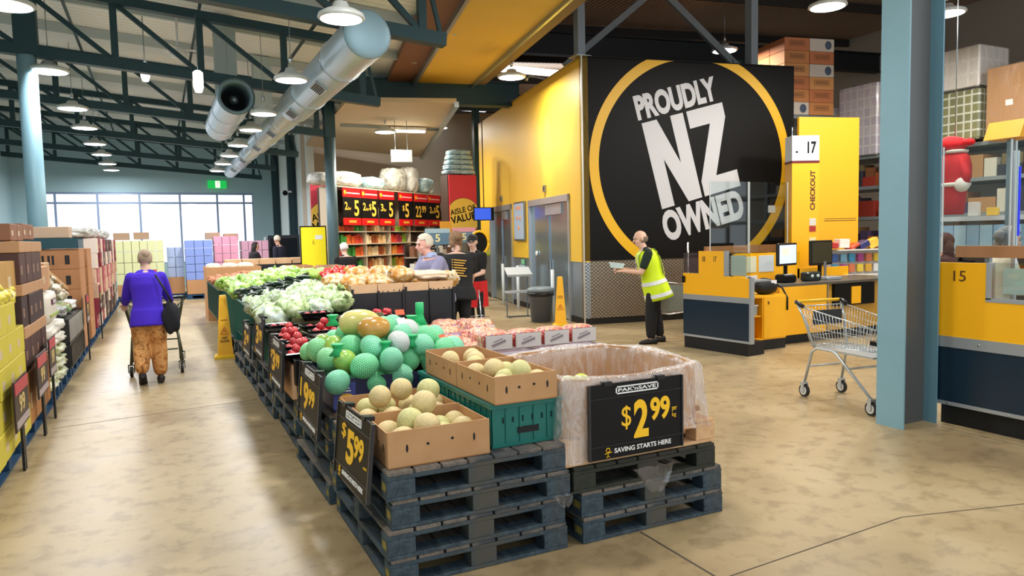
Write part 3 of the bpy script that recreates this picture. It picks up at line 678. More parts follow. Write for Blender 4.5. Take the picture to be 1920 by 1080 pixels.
# wet-floor cones
def cone(label, loc, rz, text):
    t = thing('wet_floor_cone', label, 'safety cone', loc, rz)
    MYC = mat('fcbc1c', .4, vary=.08)
    g = G(); g.loft([[(-a, -b, z), (a, -b, z), (a, b, z), (-a, b, z)] for a, b, z in ((.105, .1, .05), (.05, .045, .86), (.042, .035, .9))]); g.build('body', MYC, t)
    g = G(); g.loft([[(-a, -b, z), (a, -b, z), (a, b, z), (-a, b, z)] for a, b, z in ((.15, .145, 0), (.15, .145, .03), (.125, .12, .05))]); g.build('base', mat('e8c01c', .4), t)
    sl = math.atan(.055 / .81); g = G(); Mx = Matrix.Translation((0, -.1, .05)) @ Matrix.Rotation(-sl, 4, 'X')
    put_text(g, 'CAUTION', -.045, .49, .09, .018, -.002, .001, M=Mx)
    if text: put_text(g, 'WET', -.042, .225, .084, .035, -.002, .001, M=Mx, bold=.03); put_text(g, 'FLOOR', -.06, .18, .12, .035, -.002, .001, M=Mx, bold=.03)
    else: put_text(g, 'WET FLOOR', -.05, .46, .1, .018, -.002, .001, M=Mx)
    g.build('lettering', mat('5a2a10', .5), t)
    g = G(); z0 = .30 if text else .26; tri = [(-.055, z0), (.055, z0), (0, z0 + .095)]
    for i in range(3):
        a, b_ = tri[i], tri[(i + 1) % 3]; g.beam(tuple(Mx @ Vector((a[0], -.003, a[1]))), tuple(Mx @ Vector((b_[0], -.003, b_[1]))), .004, .009, up=(0, -1, 0))
    g.beam(tuple(Mx @ Vector((-.015, -.003, z0 + .06))), tuple(Mx @ Vector((.012, -.003, z0 + .02))), .004, .012, up=(0, -1, 0)); g.beam(tuple(Mx @ Vector((.0, -.003, z0 + .045))), tuple(Mx @ Vector((.022, -.003, z0 + .05))), .004, .008, up=(0, -1, 0))
    g.build('warning_triangle', mat('c2361a', .5), t)
cone('yellow wet floor cone standing in the aisle beside the produce pallets', (.79, 11.05, 0), -.06, True)
cone('yellow wet floor cone standing in front of the tread plate corner', (6.52, 11.35, 0), -.5, False)

# ------------------------------------------------------------------ checkouts
M_PANEL = mat('122a3c', .3, vary=.15); M_CY = mat('fdb913', .38, vary=.04)
def sheet(label, cat, name, loc, w_, h_, rz=0, clips=True):
    t = thing(name, label, cat, loc, rz)
    g = G(); g.box(0, w_, -.003, .003, 0, h_); g.build('sheet', M_CLEAR, t)
    for x_ in (-.006, w_ - .004):
        g = G(); g.box(x_, x_ + .01, -.006, .006, 0, h_); g.build('edge', mat('dfe8ea', .3, alpha=.8), t)
    if loc[2] < 1.3 and h_ > 1.2:
        for x_ in (.0, w_ - .02):
            g = G(); g.box(x_, x_ + .02, -.01, .01, -loc[2] + .001, 0); g.build('support_post', M_GREYMET, t)
    return t
# lane 17: side panel running from (6.9,7.05) to (6.74,8.2)
k = thing('checkout_kiosk', 'yellow and dark blue checkout counter end numbered 18 and 17', 'checkout', (6.885, 7.04, 0))
ang = math.radians(97.0); d = Vector((math.cos(ang), math.sin(ang), 0)); Mk = Matrix(((d.x, -d.y, 0, 0), (d.y, d.x, 0, 0), (0, 0, 1, 0), (0, 0, 0, 1)))
# local x along the panel toward the back, +y = away to the left (aisle) side ; body lies on -y
g = G(); g.T = Mk; g.box(.04, 1.16, -.35, -.02, 0, .18); g.build('plinth', M_KICK, k)
g = G(); g.T = Mk; g.box(0, 1.16, -.03, 0, .2, .70); g.build('side_panel', M_PANEL, k)
g = G(); g.T = Mk; g.box(0, 1.16, -.03, .004, .17, .2); g.box(0, 1.16, -.03, .006, .70, .775); g.box(-.03, .0, -.06, .01, .17, 1.04); g.build('steel_trim', M_STAIN, k)
g = G(); g.T = Mk; g.poly([(0, .775), (1.16, .775), (1.16, 1.07), (.87, 1.07), (.87, 1.385), (.42, 1.385), (.42, 1.05), (0, 1.03)], (-.03, 0)); yp = g.build('yellow_panel', M_CY, k)
g = G(); Mt = Mk @ Matrix(((-1, 0, 0, 0), (0, -1, 0, 0), (0, 0, 1, 0), (0, 0, 0, 1)))   # text faces the aisle
put_text(g, '18', -.80, 1.24, .05, .075, -.002, .001, M=Mt); put_text(g, '17', -.60, 1.24, .05, .075, -.002, .001, M=Mt); g.build('numbers', mat('5a4410', .5), yp)
g = G(); g.T = Mk; g.box(1.12, 1.165, .0, .02, .94, 1.03); g.build('socket', M_BLACK, k)
g = G(); g.T = Mk; g.box(.0, .42, -.02, -.012, 1.05, 1.38); g.build('clear_screen', M_CLEAR, k)
g = G(); g.T = Mk; g.box(.36, .42, -.03, .005, 1.05, 1.39); g.build('screen_post', M_STAIN, k)
g = G(); g.T = Mk; g.box(.08, .33, -.035, -.03, 1.06, 1.33); g.build('paper_notice', mat('d8dcd2', .6, vary=.1), k)
g = G(); g.T = Mk; g.box(.87, 1.16, -.02, -.012, 1.08, 1.36); g.build('smoked_screen', mat('3a3f45', .1, alpha=.55), k)
g = G(); g.T = Mk; g.box(0.0, 1.16, -.42, -.05, .98, 1.0); g.build('top_shelf', M_STAIN, k)
# cabinet facing the camera
k = thing('checkout_cabinet', 'open yellow checkout cabinet with shelf under the black bag', 'cabinet', (7.17, 7.32, 0))
g = G(); g.box(.02, .7, .04, .5, 0, .15); g.build('plinth', M_KICK, k)
g = G(); g.box(0, .66, 0, .5, .73, .76); g.box(0, .66, 0, .5, .15, .17); g.box(0, .02, 0, .5, .17, .73); g.box(0, .66, .48, .5, .17, .73); g.box(.22, .24, 0, .5, .17, .73); g.build('carcass', M_CY, k)
g = G(); g.box(.02, .22, .02, .48, .47, .49); g.build('shelf', M_CY, k)
g = G(); g.box(.24, .66, -.012, .006, .17, .74); dd = g.build('door', M_CY, k)
g = G(); g.box(.31, .335, -.018, -.01, .64, .68); g.build('lock', mat('6a4a10', .4), dd)
t = thing('storage_tub', 'clear plastic tub on the shelf of the yellow cabinet', 'tub', (7.28, 7.5, .49)); g = G(); g.loft([[(-a, -.13, z), (a, -.13, z), (a, .13, z), (-a, .13, z)] for a, z in ((.06, 0), (.075, .13))]); g.build('body', mat('c8d4d0', .2, alpha=.6), t); g = G(); g.box(-.08, .08, -.14, .14, .13, .145); g.build('lid', M_WHITE, t)
t = thing('bag', 'black shoulder bag lying on the yellow cabinet with hanging strap', 'bag', (7.63, 7.5, .76))
g = G(); g.ell((0, 0, .11), .19, .13, .12, 18, 10, fn=lambda q: 1 + .06 * math.sin(5 * q.x + 3 * q.z)); g.build('body', mat('14161a', .7, vary=.3), t)
g = G(); g.tube([(.12, -.05, .16), (.2, -.12, .08), (.21, -.2, -.05), (.2, -.21, -.22)], .014); g.build('strap', mat('14161a', .7), t)
g = G(); g.box(-.01, .09, -.12, -.1, .15, .2); g.build('label', M_WHITE, t)
t = thing('spray_bottle', 'white spray bottle standing on the cabinet beside the black bag', 'bottle', (7.34, 7.5, .76)); g = G(); g.lathe([(.035, 0), (.037, .13), (.02, .19), (.015, .21)], 14); g.build('body', mat('e8ecee', .3), t); g = G(); g.box(-.04, .02, -.012, .012, .21, .25); g.build('trigger', M_BLACK, t)
# operator station
k = thing('checkout_counter', 'yellow checkout counter with dark till drawer behind the trolley', 'counter', (7.9, 7.5, 0))
g = G(); g.box(.1, 2.6, .1, .88, 0, .14); g.build('plinth', M_KICK, k)
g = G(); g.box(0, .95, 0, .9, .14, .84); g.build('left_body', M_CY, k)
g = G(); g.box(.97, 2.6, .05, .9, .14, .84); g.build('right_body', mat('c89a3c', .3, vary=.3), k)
g = G(); g.box(0, 2.7, 0, .9, .84, .875); g.build('worktop', mat('5a564e', .35), k)
g = G(); g.box(1.12, 2.0, .0, .05, .5, .83); dr = g.build('till_drawer', M_BLACK, k)
g = G(); g.box(1.48, 1.68, -.012, 0, .52, .78); g.build('drawer_plate', M_CY, dr)
g = G(); g.box(.96, .975, -.01, .03, .14, .84); g.build('trim', M_CHROME, k)
k = thing('back_screen', 'yellow screen panel with pinned papers behind the touch monitor', 'screen', (8.35, 8.5, 0))
g = G(); g.box(-.35, 1.05, 0, .04, 0, 1.3); g.box(1.0, 2.2, 0, .04, 0, 1.02); g.build('panel', M_CY, k)
for i, (x, z, w_, h_, c) in enumerate(((-.1, 1.0, .2, .25, 'e6e8c8'), (-.12, .82, .24, .13, 'eceef0'), (.15, 1.0, .32, .26, 'd9e4ea'))):
    g = G(); g.box(x, x + w_, -.005, 0, z, z + h_); g.build('paper', mat(c, .6), k)
t = thing('shelf_rail', 'brown timber rail along the top of the checkout screens', 'rail', (8.1, 9.25, 1.28)); g = G(); g.box(0, 1.55, 0, .06, 0, .13); g.build('board', mat('b27a4c', .6), t)
g = G(); g.box(.1, .14, .01, .05, -1.28, 0); g.box(1.4, 1.44, .01, .05, -1.28, 0); g.build('post', M_GREYMET, t)
def monitor(label, loc, w_, h_, rz, scr, stand):
    t = thing('touch_monitor', label, 'monitor', loc, rz)
    g = G(); g.cbox(-w_ / 2, w_ / 2, 0, .05, stand, stand + h_, .01); g.build('case', mat('14161a', .3), t)
    g = G(); g.box(-w_ / 2 + .03, w_ / 2 - .03, -.003, 0, stand + .035, stand + h_ - .03); s = g.build('screen', scr, t)
    g = G(); g.box(-.025, .025, .02, .06, .02, stand + .05); g.build('stand', M_BLACK, t); g = G(); g.cbox(-.11, .11, -.07, .13, 0, .02, .005); g.build('base', M_BLACK, t)
    return s
s = monitor('lit touch monitor with pale blue screen on the checkout counter', (8.62, 8.02, .875), .58, .345, .28, mat('b9d0ee', .3, emit=.9), .235)
g = G(); g.box(-.2, .03, -.006, -.004, .235 + .16, .235 + .27); g.build('window', mat('dfe9b0', .3, emit=.9), s)
s = monitor('dark monitor seen beside the lit touch monitor', (9.62, 8.25, .875), .56, .4, .1, mat('3a3826', .3), .2)
t = thing('receipt_printer', 'black receipt printer on the counter beside the monitor stand', 'printer', (8.35, 7.8, .875)); g = G(); g.cbox(-.12, .12, -.1, .12, 0, .12, .02); g.build('case', M_BLACK, t); g = G(); g.box(-.07, .07, -.06, -.02, .12, .125); g.build('paper', M_WHITE, t)
t = thing('card_terminal', 'black barcode scanner block on the counter right of monitor stand', 'scanner', (8.86, 7.78, .875)); g = G(); g.cbox(-.15, .15, -.06, .1, 0, .14, .02); g.build('case', mat('1a2220', .3), t)
for x in (-.06, .06):
    g = G(); g.ell((x, -.065, .08), .035, .008, .025, 10, 6); g.build('window', mat('c8d8d0', .1), t)
t = thing('scanner_scale', 'steel bagging scale on the checkout counter', 'scale', (9.3, 7.85, .875)); g = G(); g.cbox(-.16, .16, -.12, .14, 0, .05, .01); g.build('plate', M_STAIN, t); g = G(); g.box(-.012, .012, .05, .08, .05, .28); g.build('pole', M_GREYMET, t)
sheet('tall clear acrylic screen in front of the black mural wall, wider pane', 'screen', 'acrylic_screen', (7.78, 8.8, 1.2), .79, 1.24)
sheet('tall clear acrylic screen in front of the black mural wall, pane beside post', 'screen', 'acrylic_screen', (8.6, 8.8, 1.2), .84, 1.24)
# lane sign column 17
t = thing('lane_sign', 'yellow CHECKOUT column with white box number 17 on top', 'sign', (9.85, 8.85, 0), rz=math.radians(-24))
g = G(); g.box(-.24, .22, -.12, .16, 0, 2.78); bd = g.build('column', M_CY, t)
g = G(); g.box(-.24, .22, -.12, .16, 2.8, 3.22); nb = g.build('number_box', mat('e4edf6', .4), t)
g = G(); g.box(-.245, .225, -.125, .165, 2.765, 2.805); g.build('band', mat('6a1618', .4), t)
g = G(); put_text(g, '17', .02, 2.92, .15, .2, -.121, .001, bold=.03); g.build('number', M_BLACK, nb)
g = G(); g.ell((-.16, -.121, 2.95), .02, .004, .02, 10, 6); g.build('lock', M_BLACK, nb)
g = G(); Mc = Matrix(((0, 0, -1, 0), (0, 1, 0, 0), (1, 0, 0, 0), (0, 0, 0, 1)))
put_text(g, 'CHECKOUT', 1.98, -.155, .66, .085, -.121, .001, M=Mc, bold=.03); g.build('lettering', mat('4a1c14', .5), bd)
for z0, z1, c in ((1.72, 1.84, 'd8d4c8'), (1.62, 1.71, 'b03028'), (1.42, 1.52, 'e9dca0')):
    g = G(); g.box(.06, .17, -.126, -.12, z0, z1); g.build('sticker', mat(c, .5), bd)
g = G(); g.cyl((-.18, .02, 3.22), (-.18, .02, 3.38), .012, n=6); g.build('hanger', M_GREYMET, t)
t = thing('end_panel', 'tall flat orange-yellow shelf end panel behind the number 17 sign', 'panel', (11.08, 9.35, 0), rz=math.radians(-15))
g = G(); g.box(-.62, .6, 0, .06, 1.1, 3.68); g.build('board', mat('efb01c', .5, vary=.05), t); g = G(); g.box(-.62, .6, .06, .5, 0, 1.1); g.build('base', mat('b88a3c', .5), t)
g = G(); g.box(-.1, .55, -.004, 0, 1.80, 1.815); g.box(-.1, .55, -.004, 0, 1.84, 1.85); g.build('lines', mat('8a6a20', .5), t)
# magazine and sweets rack by the till
t = thing('sweets_rack', 'white peg rack of sweets and gifts beside the checkout', 'rack', (10.5, 8.78, 0), rz=-.25)
g = G(); g.box(-.1, 1.5, .0, .04, .2, 1.3); g.box(-.1, 1.5, -.3, .0, .84, .87); g.box(-.1, 1.5, -.3, .0, 1.28, 1.3); g.build('back_panel', mat('dcdcd8', .5), t)
cols = ['3f9fd0', 'd84a3a', 'e8b03a', 'b03a8a', '3a62b0', 'f2f2ee', 'e07a4a', '7fc0e0', 'd6336a', 'f0d040']
n = 0
for r_, z in enumerate((.9, 1.08)):
    for i in range(9):
        c = cols[(i * 3 + r_ * 4) % 10]; g = G(); g.cbox(-.06, .06, -.02, .02, 0, .14, .008)
        o = g.build('sweets_packet', mat(c, .35, vary=.3), None, (0, 0, 0)); v = Matrix.Rotation(-.25, 4, 'Z') @ Vector((0 + i * .165, -.06, 0))
        o.location = (10.5 + v.x, 8.78 + v.y, z); o.rotation_euler = (0, 0, -.25); n += 1
        tag(o, '%s hanging packet, %s along the %s row of the sweets rack' % ({'3f9fd0': 'sky blue', 'd84a3a': 'red', 'e8b03a': 'amber', 'b03a8a': 'purple', '3a62b0': 'blue', 'f2f2ee': 'white', 'e07a4a': 'orange', '7fc0e0': 'pale blue', 'd6336a': 'pink', 'f0d040': 'yellow'}[c], NTH[i], ['lower', 'upper'][r_]), 'packet', 'packets on the sweets rack')
for i in range(7):
    c = ['c9a27c', 'c2342c', 'f0e8dc', 'd64a28', '2a2a66', 'e8c040', 'b8b8c0'][i]; g = G(); g.T = Matrix.Rotation(R.uniform(-.5, .5), 4, 'Y'); g.cbox(-.09, .09, -.1, .1, 0, .05 + .05 * (i % 3), .008)
    v = Matrix.Rotation(-.25, 4, 'Z') @ Vector((-.35 + i * .21, -.14, 0)); o = g.build('magazine', mat(c, .4, vary=.2), None, (10.5 + v.x, 8.78 + v.y, 1.33), -.25 + R.uniform(-.4, .4))
    tag(o, '%s item lying on top of the sweets rack' % ['tan', 'red', 'cream', 'orange', 'navy', 'yellow', 'grey'][i], 'packet', 'items lying on top of the sweets rack')
# lane 15
k = thing('checkout_kiosk', 'yellow and dark blue checkout counter numbered 15 right of the big column', 'checkout', (5.84, 0, 0))
Ya, Yb = 1.2, 3.87
g = G(); g.box(.06, .9, Ya, Yb - .05, 0, .17); g.build('plinth', M_KICK, k)
g = G(); g.box(0, .04, Ya, Yb, .2, .66); g.build('side_panel', M_PANEL, k)
g = G(); g.box(-.006, .04, Ya, Yb, .17, .2); g.box(-.008, .04, Ya, Yb, .655, .745); g.build('steel_trim', M_STAIN, k)
g = G(); g.poly([(Ya, .745), (Yb, .745), (Yb, 1.355), (3.44, 1.355), (3.44, 1.07), (2.2, 1.07), (Ya, 1.07)], (0, .04), axis='x'); yp = g.build('yellow_panel', M_CY, k)
g = G(); Mt = Matrix(((0, 1, 0, 0), (-1, 0, 0, 0), (0, 0, 1, 0), (0, 0, 0, 1))); put_text(g, '15', -3.70, 1.205, .10, .085, -.002, .001, M=Mt, bold=.0); g.build('numbers', mat('5a3410', .5), yp)
g = G(); g.box(-.004, .05, 3.40, 3.44, 1.07, 1.36); g.box(-.004, .05, 2.8, 3.44, 1.05, 1.08); g.build('screen_post', M_STAIN, k)
g = G(); g.box(.01, .02, 2.6, 3.40, 1.08, 1.36); g.build('clear_screen', M_CLEAR, k)
g = G(); g.box(.03, .035, 3.05, 3.33, 1.12, 1.32); g.build('paper_notice', mat('ccd6cc', .6, vary=.2), k)
g = G(); g.box(.3, .36, 2.2, 3.3, .8, 1.33); g.build('inner_screen', M_CY, k)
for i in range(9):
    g = G(); y = 3.72 - i * .24; g.cyl((-.014, y, .70 if i % 2 else .185), (-.004, y, .70 if i % 2 else .185), .008, n=8); g.build('bolt', M_CHROME, k)
t = thing('shelf_rail', 'brown timber rail on top of lane 15 in front of cashier', 'rail', (6.3, 2.2, 1.38)); g = G(); g.box(0, .08, 0, 1.78, 0, .1); g.build('board', mat('a97a52', .6), t)
g = G(); g.box(.02, .06, .3, .34, -.5, 0); g.box(.02, .06, 1.5, 1.54, -.5, 0); g.build('post', M_GREYMET, t)
t = sheet('clear acrylic screen with rounded top standing over lane 15', 'screen', 'acrylic_screen', (6.45, 4.2, 1.42), .58, .95, math.radians(-90))
t = sheet('clear acrylic screen pane beside the blue-edged rod over lane 15', 'screen', 'acrylic_screen', (6.45, 3.58, 1.42), .9, .93, math.radians(-90))
t = thing('light_rod', 'thin upright rod with blue glowing edge beside the lane 15 screens', 'rod', (7.3, 4.05, 1.0)); g = G(); g.box(-.015, .015, -.02, .02, -.999, 1.35); g.build('rod', M_CHROME, t); g = G(); g.box(.016, .024, -.03, .0, .55, 1.2); g.build('blue_strip', mat('2a2ae0', .4, emit=1.0), t)
t = thing('hanging_cone', 'small yellow triangular sign on a post above lane 15', 'sign', (9.0, 5.06, 2.6)); g = G(); g.poly([(-.2, .03), (.2, .03), (.09, .24), (-.09, .24)], (-.2, .2)); g.build('shade', mat('d89a12', .5), t)
t.location.z = 2.62; g = G(); g.box(-.03, .03, -.03, .03, -2.62, .03); g.build('post', M_GREYMET, t)
# steel gate behind the attendant
t = thing('steel_gate', 'chrome tube swing gate with clear panel behind the attendant', 'gate', (6.62, 8.78, 0), rz=-.25)
g = G(); g.cyl((0, 0, 0), (0, 0, 1.0), .02, n=10); g.build('post', M_CHROME, t); g = G(); g.cyl((.66, 0, 0), (.66, 0, 1.02), .028, n=10); g.build('post', M_CHROME, t); g = G(); g.cyl((.60, .0, 0), (.60, 0, 1.5), .012, n=8); g.build('thin_post', M_CHROME, t)
g = G(); p = [(.56, 0, .86), (.3, 0, .9), (.08, 0, .88), (.05, 0, .8), (.08, 0, .45), (.3, 0, .42), (.52, 0, .44), (.56, 0, .5), (.56, 0, .86)]; g.tube(p, .014); g.build('leaf', M_CHROME, t)
g = G(); g.box(.1, .54, -.003, .003, .46, .86); g.build('panel', mat('8fa09c', .2, alpha=.35), t)
# ------------------------------------------------------------------ price-board gondola behind, banners, notices
B0 = Vector((4.1, 18, 0)); BA = math.radians(90 - 49.4); MB = Matrix.Translation(B0) @ Matrix.Rotation(BA, 4, 'Z')   # local x along the gondola, -y faces the aisle
gd = thing('shelf_gondola', 'tall grocery shelf run under the row of red price boards', 'shelf', tuple(B0), BA)
M_SH = mat('c4b49c', .5); M_SHD = mat('3a2c24', .6)
g = G(); g.box(-.15, 6.6, .5, .56, 0, 2.95); g.build('back_panel', M_SHD, gd)
for x in (-.15, 1.05, 2.2, 3.25, 4.3, 5.4, 6.5):
    g = G(); g.box(x, x + .05, 0, .5, 0, 2.98); g.build('upright', M_SH, gd)
SHZ = [.12, .5, .86, 1.2, 1.52, 1.84, 2.02]
for z in SHZ[:-1] + [2.96]:
    g = G(); g.box(-.15, 6.6, -.02, .5, z, z + .03); g.build('shelf', M_SH, gd)
# products on the shelves, one object each; every run of shelf has its own look
RUN = [(-.1, 1.0, [('c0392b', 'red'), ('3a8a3a', 'green'), ('d8622c', 'orange')], .11, 'beside the round column'), (1.12, 2.15, [('d6b07c', 'tan'), ('e8d4ac', 'cream'), ('a85a34', 'rust brown')], .085, 'under the second price board'),
       (2.27, 3.2, [('d04028', 'red'), ('b83a5a', 'magenta'), ('7fa030', 'olive'), ('d88a3a', 'amber')], .1, 'under the third price board'), (3.32, 4.25, [('3a2a28', 'dark brown'), ('55403a', 'brown')], .14, 'under the fourth price board'),
       (4.37, 5.35, [('5f7f9a', 'slate blue'), ('3a3a40', 'charcoal'), ('c8c0b0', 'stone')], .14, 'under the fifth price board')]
PR = {}
def proto_box(c, w_, d_, h_, name='grocery_box'):
    k_ = (c, w_, d_, h_, name)
    if k_ not in PR:
        g = G(); g.cbox(-w_ / 2, w_ / 2, -d_ / 2, d_ / 2, 0, h_, .004); PR[k_] = g.build(name, mat(c, .5, vary=.25, scale=20)).data
        o = [x for x in bpy.data.objects if x.data == PR[k_]][0]; bpy.data.objects.remove(o)
    return PR[k_]
def inst(me, name, loc, rz, label, cat, group):
    o = bpy.data.objects.new(name, me); COL.objects.link(o); o.location = loc; o.rotation_euler = (0, 0, rz); return tag(o, label, cat, group)
for (xa, xb, cs, w_, where) in RUN:
    for si in range(2, 6):
        z = SHZ[si]; n = int((xb - xa) / (w_ + .012)); cn = cs[(si * 2 + 1) % len(cs)]
        hh = SHZ[si + 1] - z - .07 if si < 5 else .15
        for i in range(n):
            c = cs[(i // 3 + si) % len(cs)]
            v = MB @ Vector((xa + w_ / 2 + i * (w_ + .012), .12 + R.uniform(-.02, .05), z + .031))
            inst(proto_box(c[0], w_, .16, round(hh * (.75 + .1 * ((i + si) % 3)), 3)), 'grocery_box', v, BA, '%s grocery pack on the %s shelf %s' % (c[1], ORD[si - 2] if si > 2 else 'lowest visible', where), 'box', 'grocery packs: %s, shelf %d %s' % (c[1], si, where))
# red and black hanging price boards
PB = [(.02, '2', '5', 'for'), (.80, '2', '$5', 'for'), (1.62, '3', '5', 'for'), (2.60, '$', '5', ''), (3.45, '22', '', '99'), (4.25, '2', '$5', 'for'), (5.08, '2', '$', 'for')]
WN = ['first', 'second', 'third', 'fourth', 'fifth', 'sixth', 'seventh']
for i, (x, a, b_, s_) in enumerate(PB):
    w_ = .74 if i < 3 else .72
    v = MB @ Vector((x, -.08, 2.02)); t = thing('price_board', 'red and black price board reading %s, %s from the round column' % ({0: '2 for 5', 1: '2 for $5', 2: '3 for 5', 3: '$5', 4: '22 99', 5: '2 for $5', 6: '2'}[i], WN[i]), 'price board', tuple(v), BA, 'hanging price boards')
    g = G(); g.box(0, w_, 0, .02, .18, .70); g.build('black_face', M_SIGNBLK, t)
    g = G(); g.box(0, w_, -.002, .02, .70, .92); g.box(0, w_, -.002, .02, 0, .18); g.build('red_panel', M_RED, t)
    g = G(); g.ell((.08, -.006, .81), .06, .006, .06, 14, 6); g.build('badge', mat('e8a02c', .5), t)
    g = G(); g.box(.15, w_ - .03, -.006, -.002, .785, .82); g.build('stripe', mat('f0b0b0', .5), t)
    g = G(); g.box(w_ * .3, w_ * .72, -.006, -.002, .06, .12); g.build('tag_line', mat('e8a83c', .5), t)
    g = G()
    if i == 4: put_text(g, '22', .05, .25, .32, .33, -.001, .001, bold=.01); put_text(g, '99', .41, .38, .24, .21, -.001, .001)
    elif i == 3: put_text(g, '$', .18, .40, .10, .17, -.001, .001); put_text(g, '5', .32, .23, .2, .4, -.001, .001, bold=.02)
    else:
        put_text(g, a, .06, .38, .13, .2, -.001, .001)
        if s_: put_text(g, 'for', .2, .38, .13, .08, -.001, .001)
        if len(b_) == 2: put_text(g, '$', .34, .38, .1, .18, -.001, .001)
        put_text(g, '5', .46, .23, .2, .4, -.001, .001, bold=.02)
    g.build('numerals', mat('f2c24a', .45), t)
# wrapped packs on top of the gondola
def lump(label, cat, name, loc, rx, ry, rz_, rz, m, seed, grp=None, flat=True):
    rr = random.Random(seed); ph = [rr.uniform(0, 6) for _ in range(6)]
    g = G(); g.ell((0, 0, rz_), rx, ry, rz_, 26, 16, fn=lambda d: (1 / max(abs(d.x) ** 4 + abs(d.y) ** 4 + abs(d.z) ** 4, .2) ** .25) * (1 + .05 * math.sin(7 * d.x + ph[0]) * math.cos(6 * d.z + ph[1]) + .04 * math.sin(11 * d.y + 9 * d.z + ph[2])))
    zz = min(v.z for v in g.v); g.v = [Vector((v.x, v.y, v.z - zz)) for v in g.v]
    o = g.build(name, m, None, loc, rz); return tag(o, label, cat, grp)
M_WRAPW = mk_bagged('wrapped_white', ['8a8c88', 'b0b0aa', 'cfcec8'], 9, .2, .5); M_WRAPB = mk_bagged('wrapped_blue', ['7898a4', '9cbac4', 'c4d8dc'], 9, .2, .4)
for i, (x, rx, h, m, nm) in enumerate([(-.35, .3, .16, M_WRAPW, 'white wrapped pack on the shelf top partly behind the round column'), (.55, .6, .2, M_WRAPW, 'long low white wrapped pack on the shelf top above the first boards'),
                              (1.75, .45, .17, M_WRAPB, 'low bluish wrapped bundle on the shelf top above third board'), (2.9, .45, .33, M_WRAPW, 'tall cream wrapped block on the shelf top above fourth board'),
                              (3.75, .25, .38, mk_bagged('wrapped_pearl', ['a8a8a8', 'c4c4c2', 'd8d8d6'], 5, .2, .4), 'tall pearl white wrapped block next to cream wrapped block'), (4.55, .35, .24, M_WRAPB, 'pale blue wrapped pile on the shelf top next to banner')]):
    v = MB @ Vector((x, .28, 2.995)); lump(nm, 'wrapped pack', 'wrapped_pack', v, rx, .26, h / 1.05, BA, m, i + 5, 'wrapped packs on top of the price board shelves')
# banners AISLE OF VALUE
def banner(label, loc, rz, w_, h_, zc, r_):
    t = thing('value_banner', label, 'banner', loc, rz)
    g = G(); g.box(0, w_, 0, .05, 0, h_); f = g.build('red_panel', mat('c63a4c', .5, vary=.1) if r_ else mat('d0283a', .5, vary=.08), t)
    n = 40; R_ = w_ * .62; cx = w_ / 2; pts = []
    for rad, y, m, nm in ((R_ * 1.02, -.003, M_BLACK, 'disc_outline'), (R_, -.006, mat('e9c04a', .5, vary=.05), 'yellow_disc')):
        g = G(); p = [(min(w_, max(0, cx + rad * math.cos(2 * PI * i / n))), zc + rad * math.sin(2 * PI * i / n)) for i in range(n)]; g.poly(p, (y, y + .003)); g.build(nm, m, f)
    g = G(); put_text(g, 'AISLE OF', .02, zc + .02, w_ * .96, h_ * .1, -.007, .001, math.radians(12), bold=.02); put_text(g, 'VALUE', .04, zc - h_ * .14, w_ * .92, h_ * .13, -.007, .001, math.radians(12), bold=.03); g.build('lettering', M_BLACK, f)
    return t
banner('red banner with yellow AISLE OF VALUE disc partly behind the round column', (3.62, 19.2, 1.25), 0, .92, 1.87, .87, True)
banner('red banner with yellow AISLE OF VALUE disc beside the yellow wall', (6.62, 17, 1.8), math.radians(0), .74, 1.42, .38, False)
t = thing('banner_stand', 'dark frame carrying the red banner beside the yellow wall', 'frame', (6.6, 17.06, 0)); g = G(); g.box(0, .06, 0, .5, 0, 3.2); g.box(.72, .78, 0, .5, 0, 3.2); g.build('post', M_SHD, t); g = G(); g.box(0, .78, .0, .5, 3.2, 3.23); g.build('top', M_SHD, t)
for i in range(5): lump('pale blue folded plastic sheet, %s of the pile on the banner frame' % ORD[i], 'plastic sheet', 'plastic_sheet', (7.0, 17.3, 3.235 + i * .125), .41 - .03 * i, .25, .067, 0, M_WRAPB, 50 + i, 'folded plastic sheets on the banner frame')
t = thing('column_base', 'pale blue board under the red banner beside round column', 'board', (3.62, 19.2, 0)); g = G(); g.box(0, .92, 0, .05, 0, 1.24); g.build('board', mat('a9c0cc', .6), t)
# yellow notice in black frame
t = thing('notice_stand', 'bright yellow notice in a black frame in front of the pale wall', 'notice', (3.03, 17.6, 0), rz=-.05)
g = G(); g.box(0, .62, 0, .04, .9, 2.0); f = g.build('frame', M_BLACK, t); g = G(); g.box(.025, .595, -.006, 0, 1.0, 1.97); sh = g.build('sheet', mat('f8e616', .5, vary=.02, emit=.12), f)
g = G(); g.box(.35, .52, -.009, -.006, 1.68, 1.78); g.build('label', M_WHITE, sh)
g = G(); g.box(.03, .59, -.009, -.006, .95, 1.03); g.build('footer', mat('d6d2c8', .5), sh)
g = G(); put_text(g, 'A', .27, 1.55, .07, .12, -.007, .001); g.build('mark', mat('c0a010', .5), sh)
for x in (.02, .57):
    g = G(); g.box(x, x + .03, 0, .3, 0, .03); g.box(x, x + .03, 0, .04, 0, .9); g.build('leg', M_BLACK, t)
t = thing('hanging_screen', 'blue glowing screen hanging in front of the banner', 'screen', (6.95, 16.2, 2.05), rz=-.1); g = G(); g.box(-.02, .5, 0, .06, 0, .32); g.build('case', M_BLACK, t); g = G(); g.box(0, .42, -.004, 0, .02, .3); g.build('display', mat('2b4fc4', .3, emit=.9), t); g = G(); g.cyl((.25, .03, .32), (.25, .03, 2.4), .012, n=6); g.build('rod', M_BLACK, t)
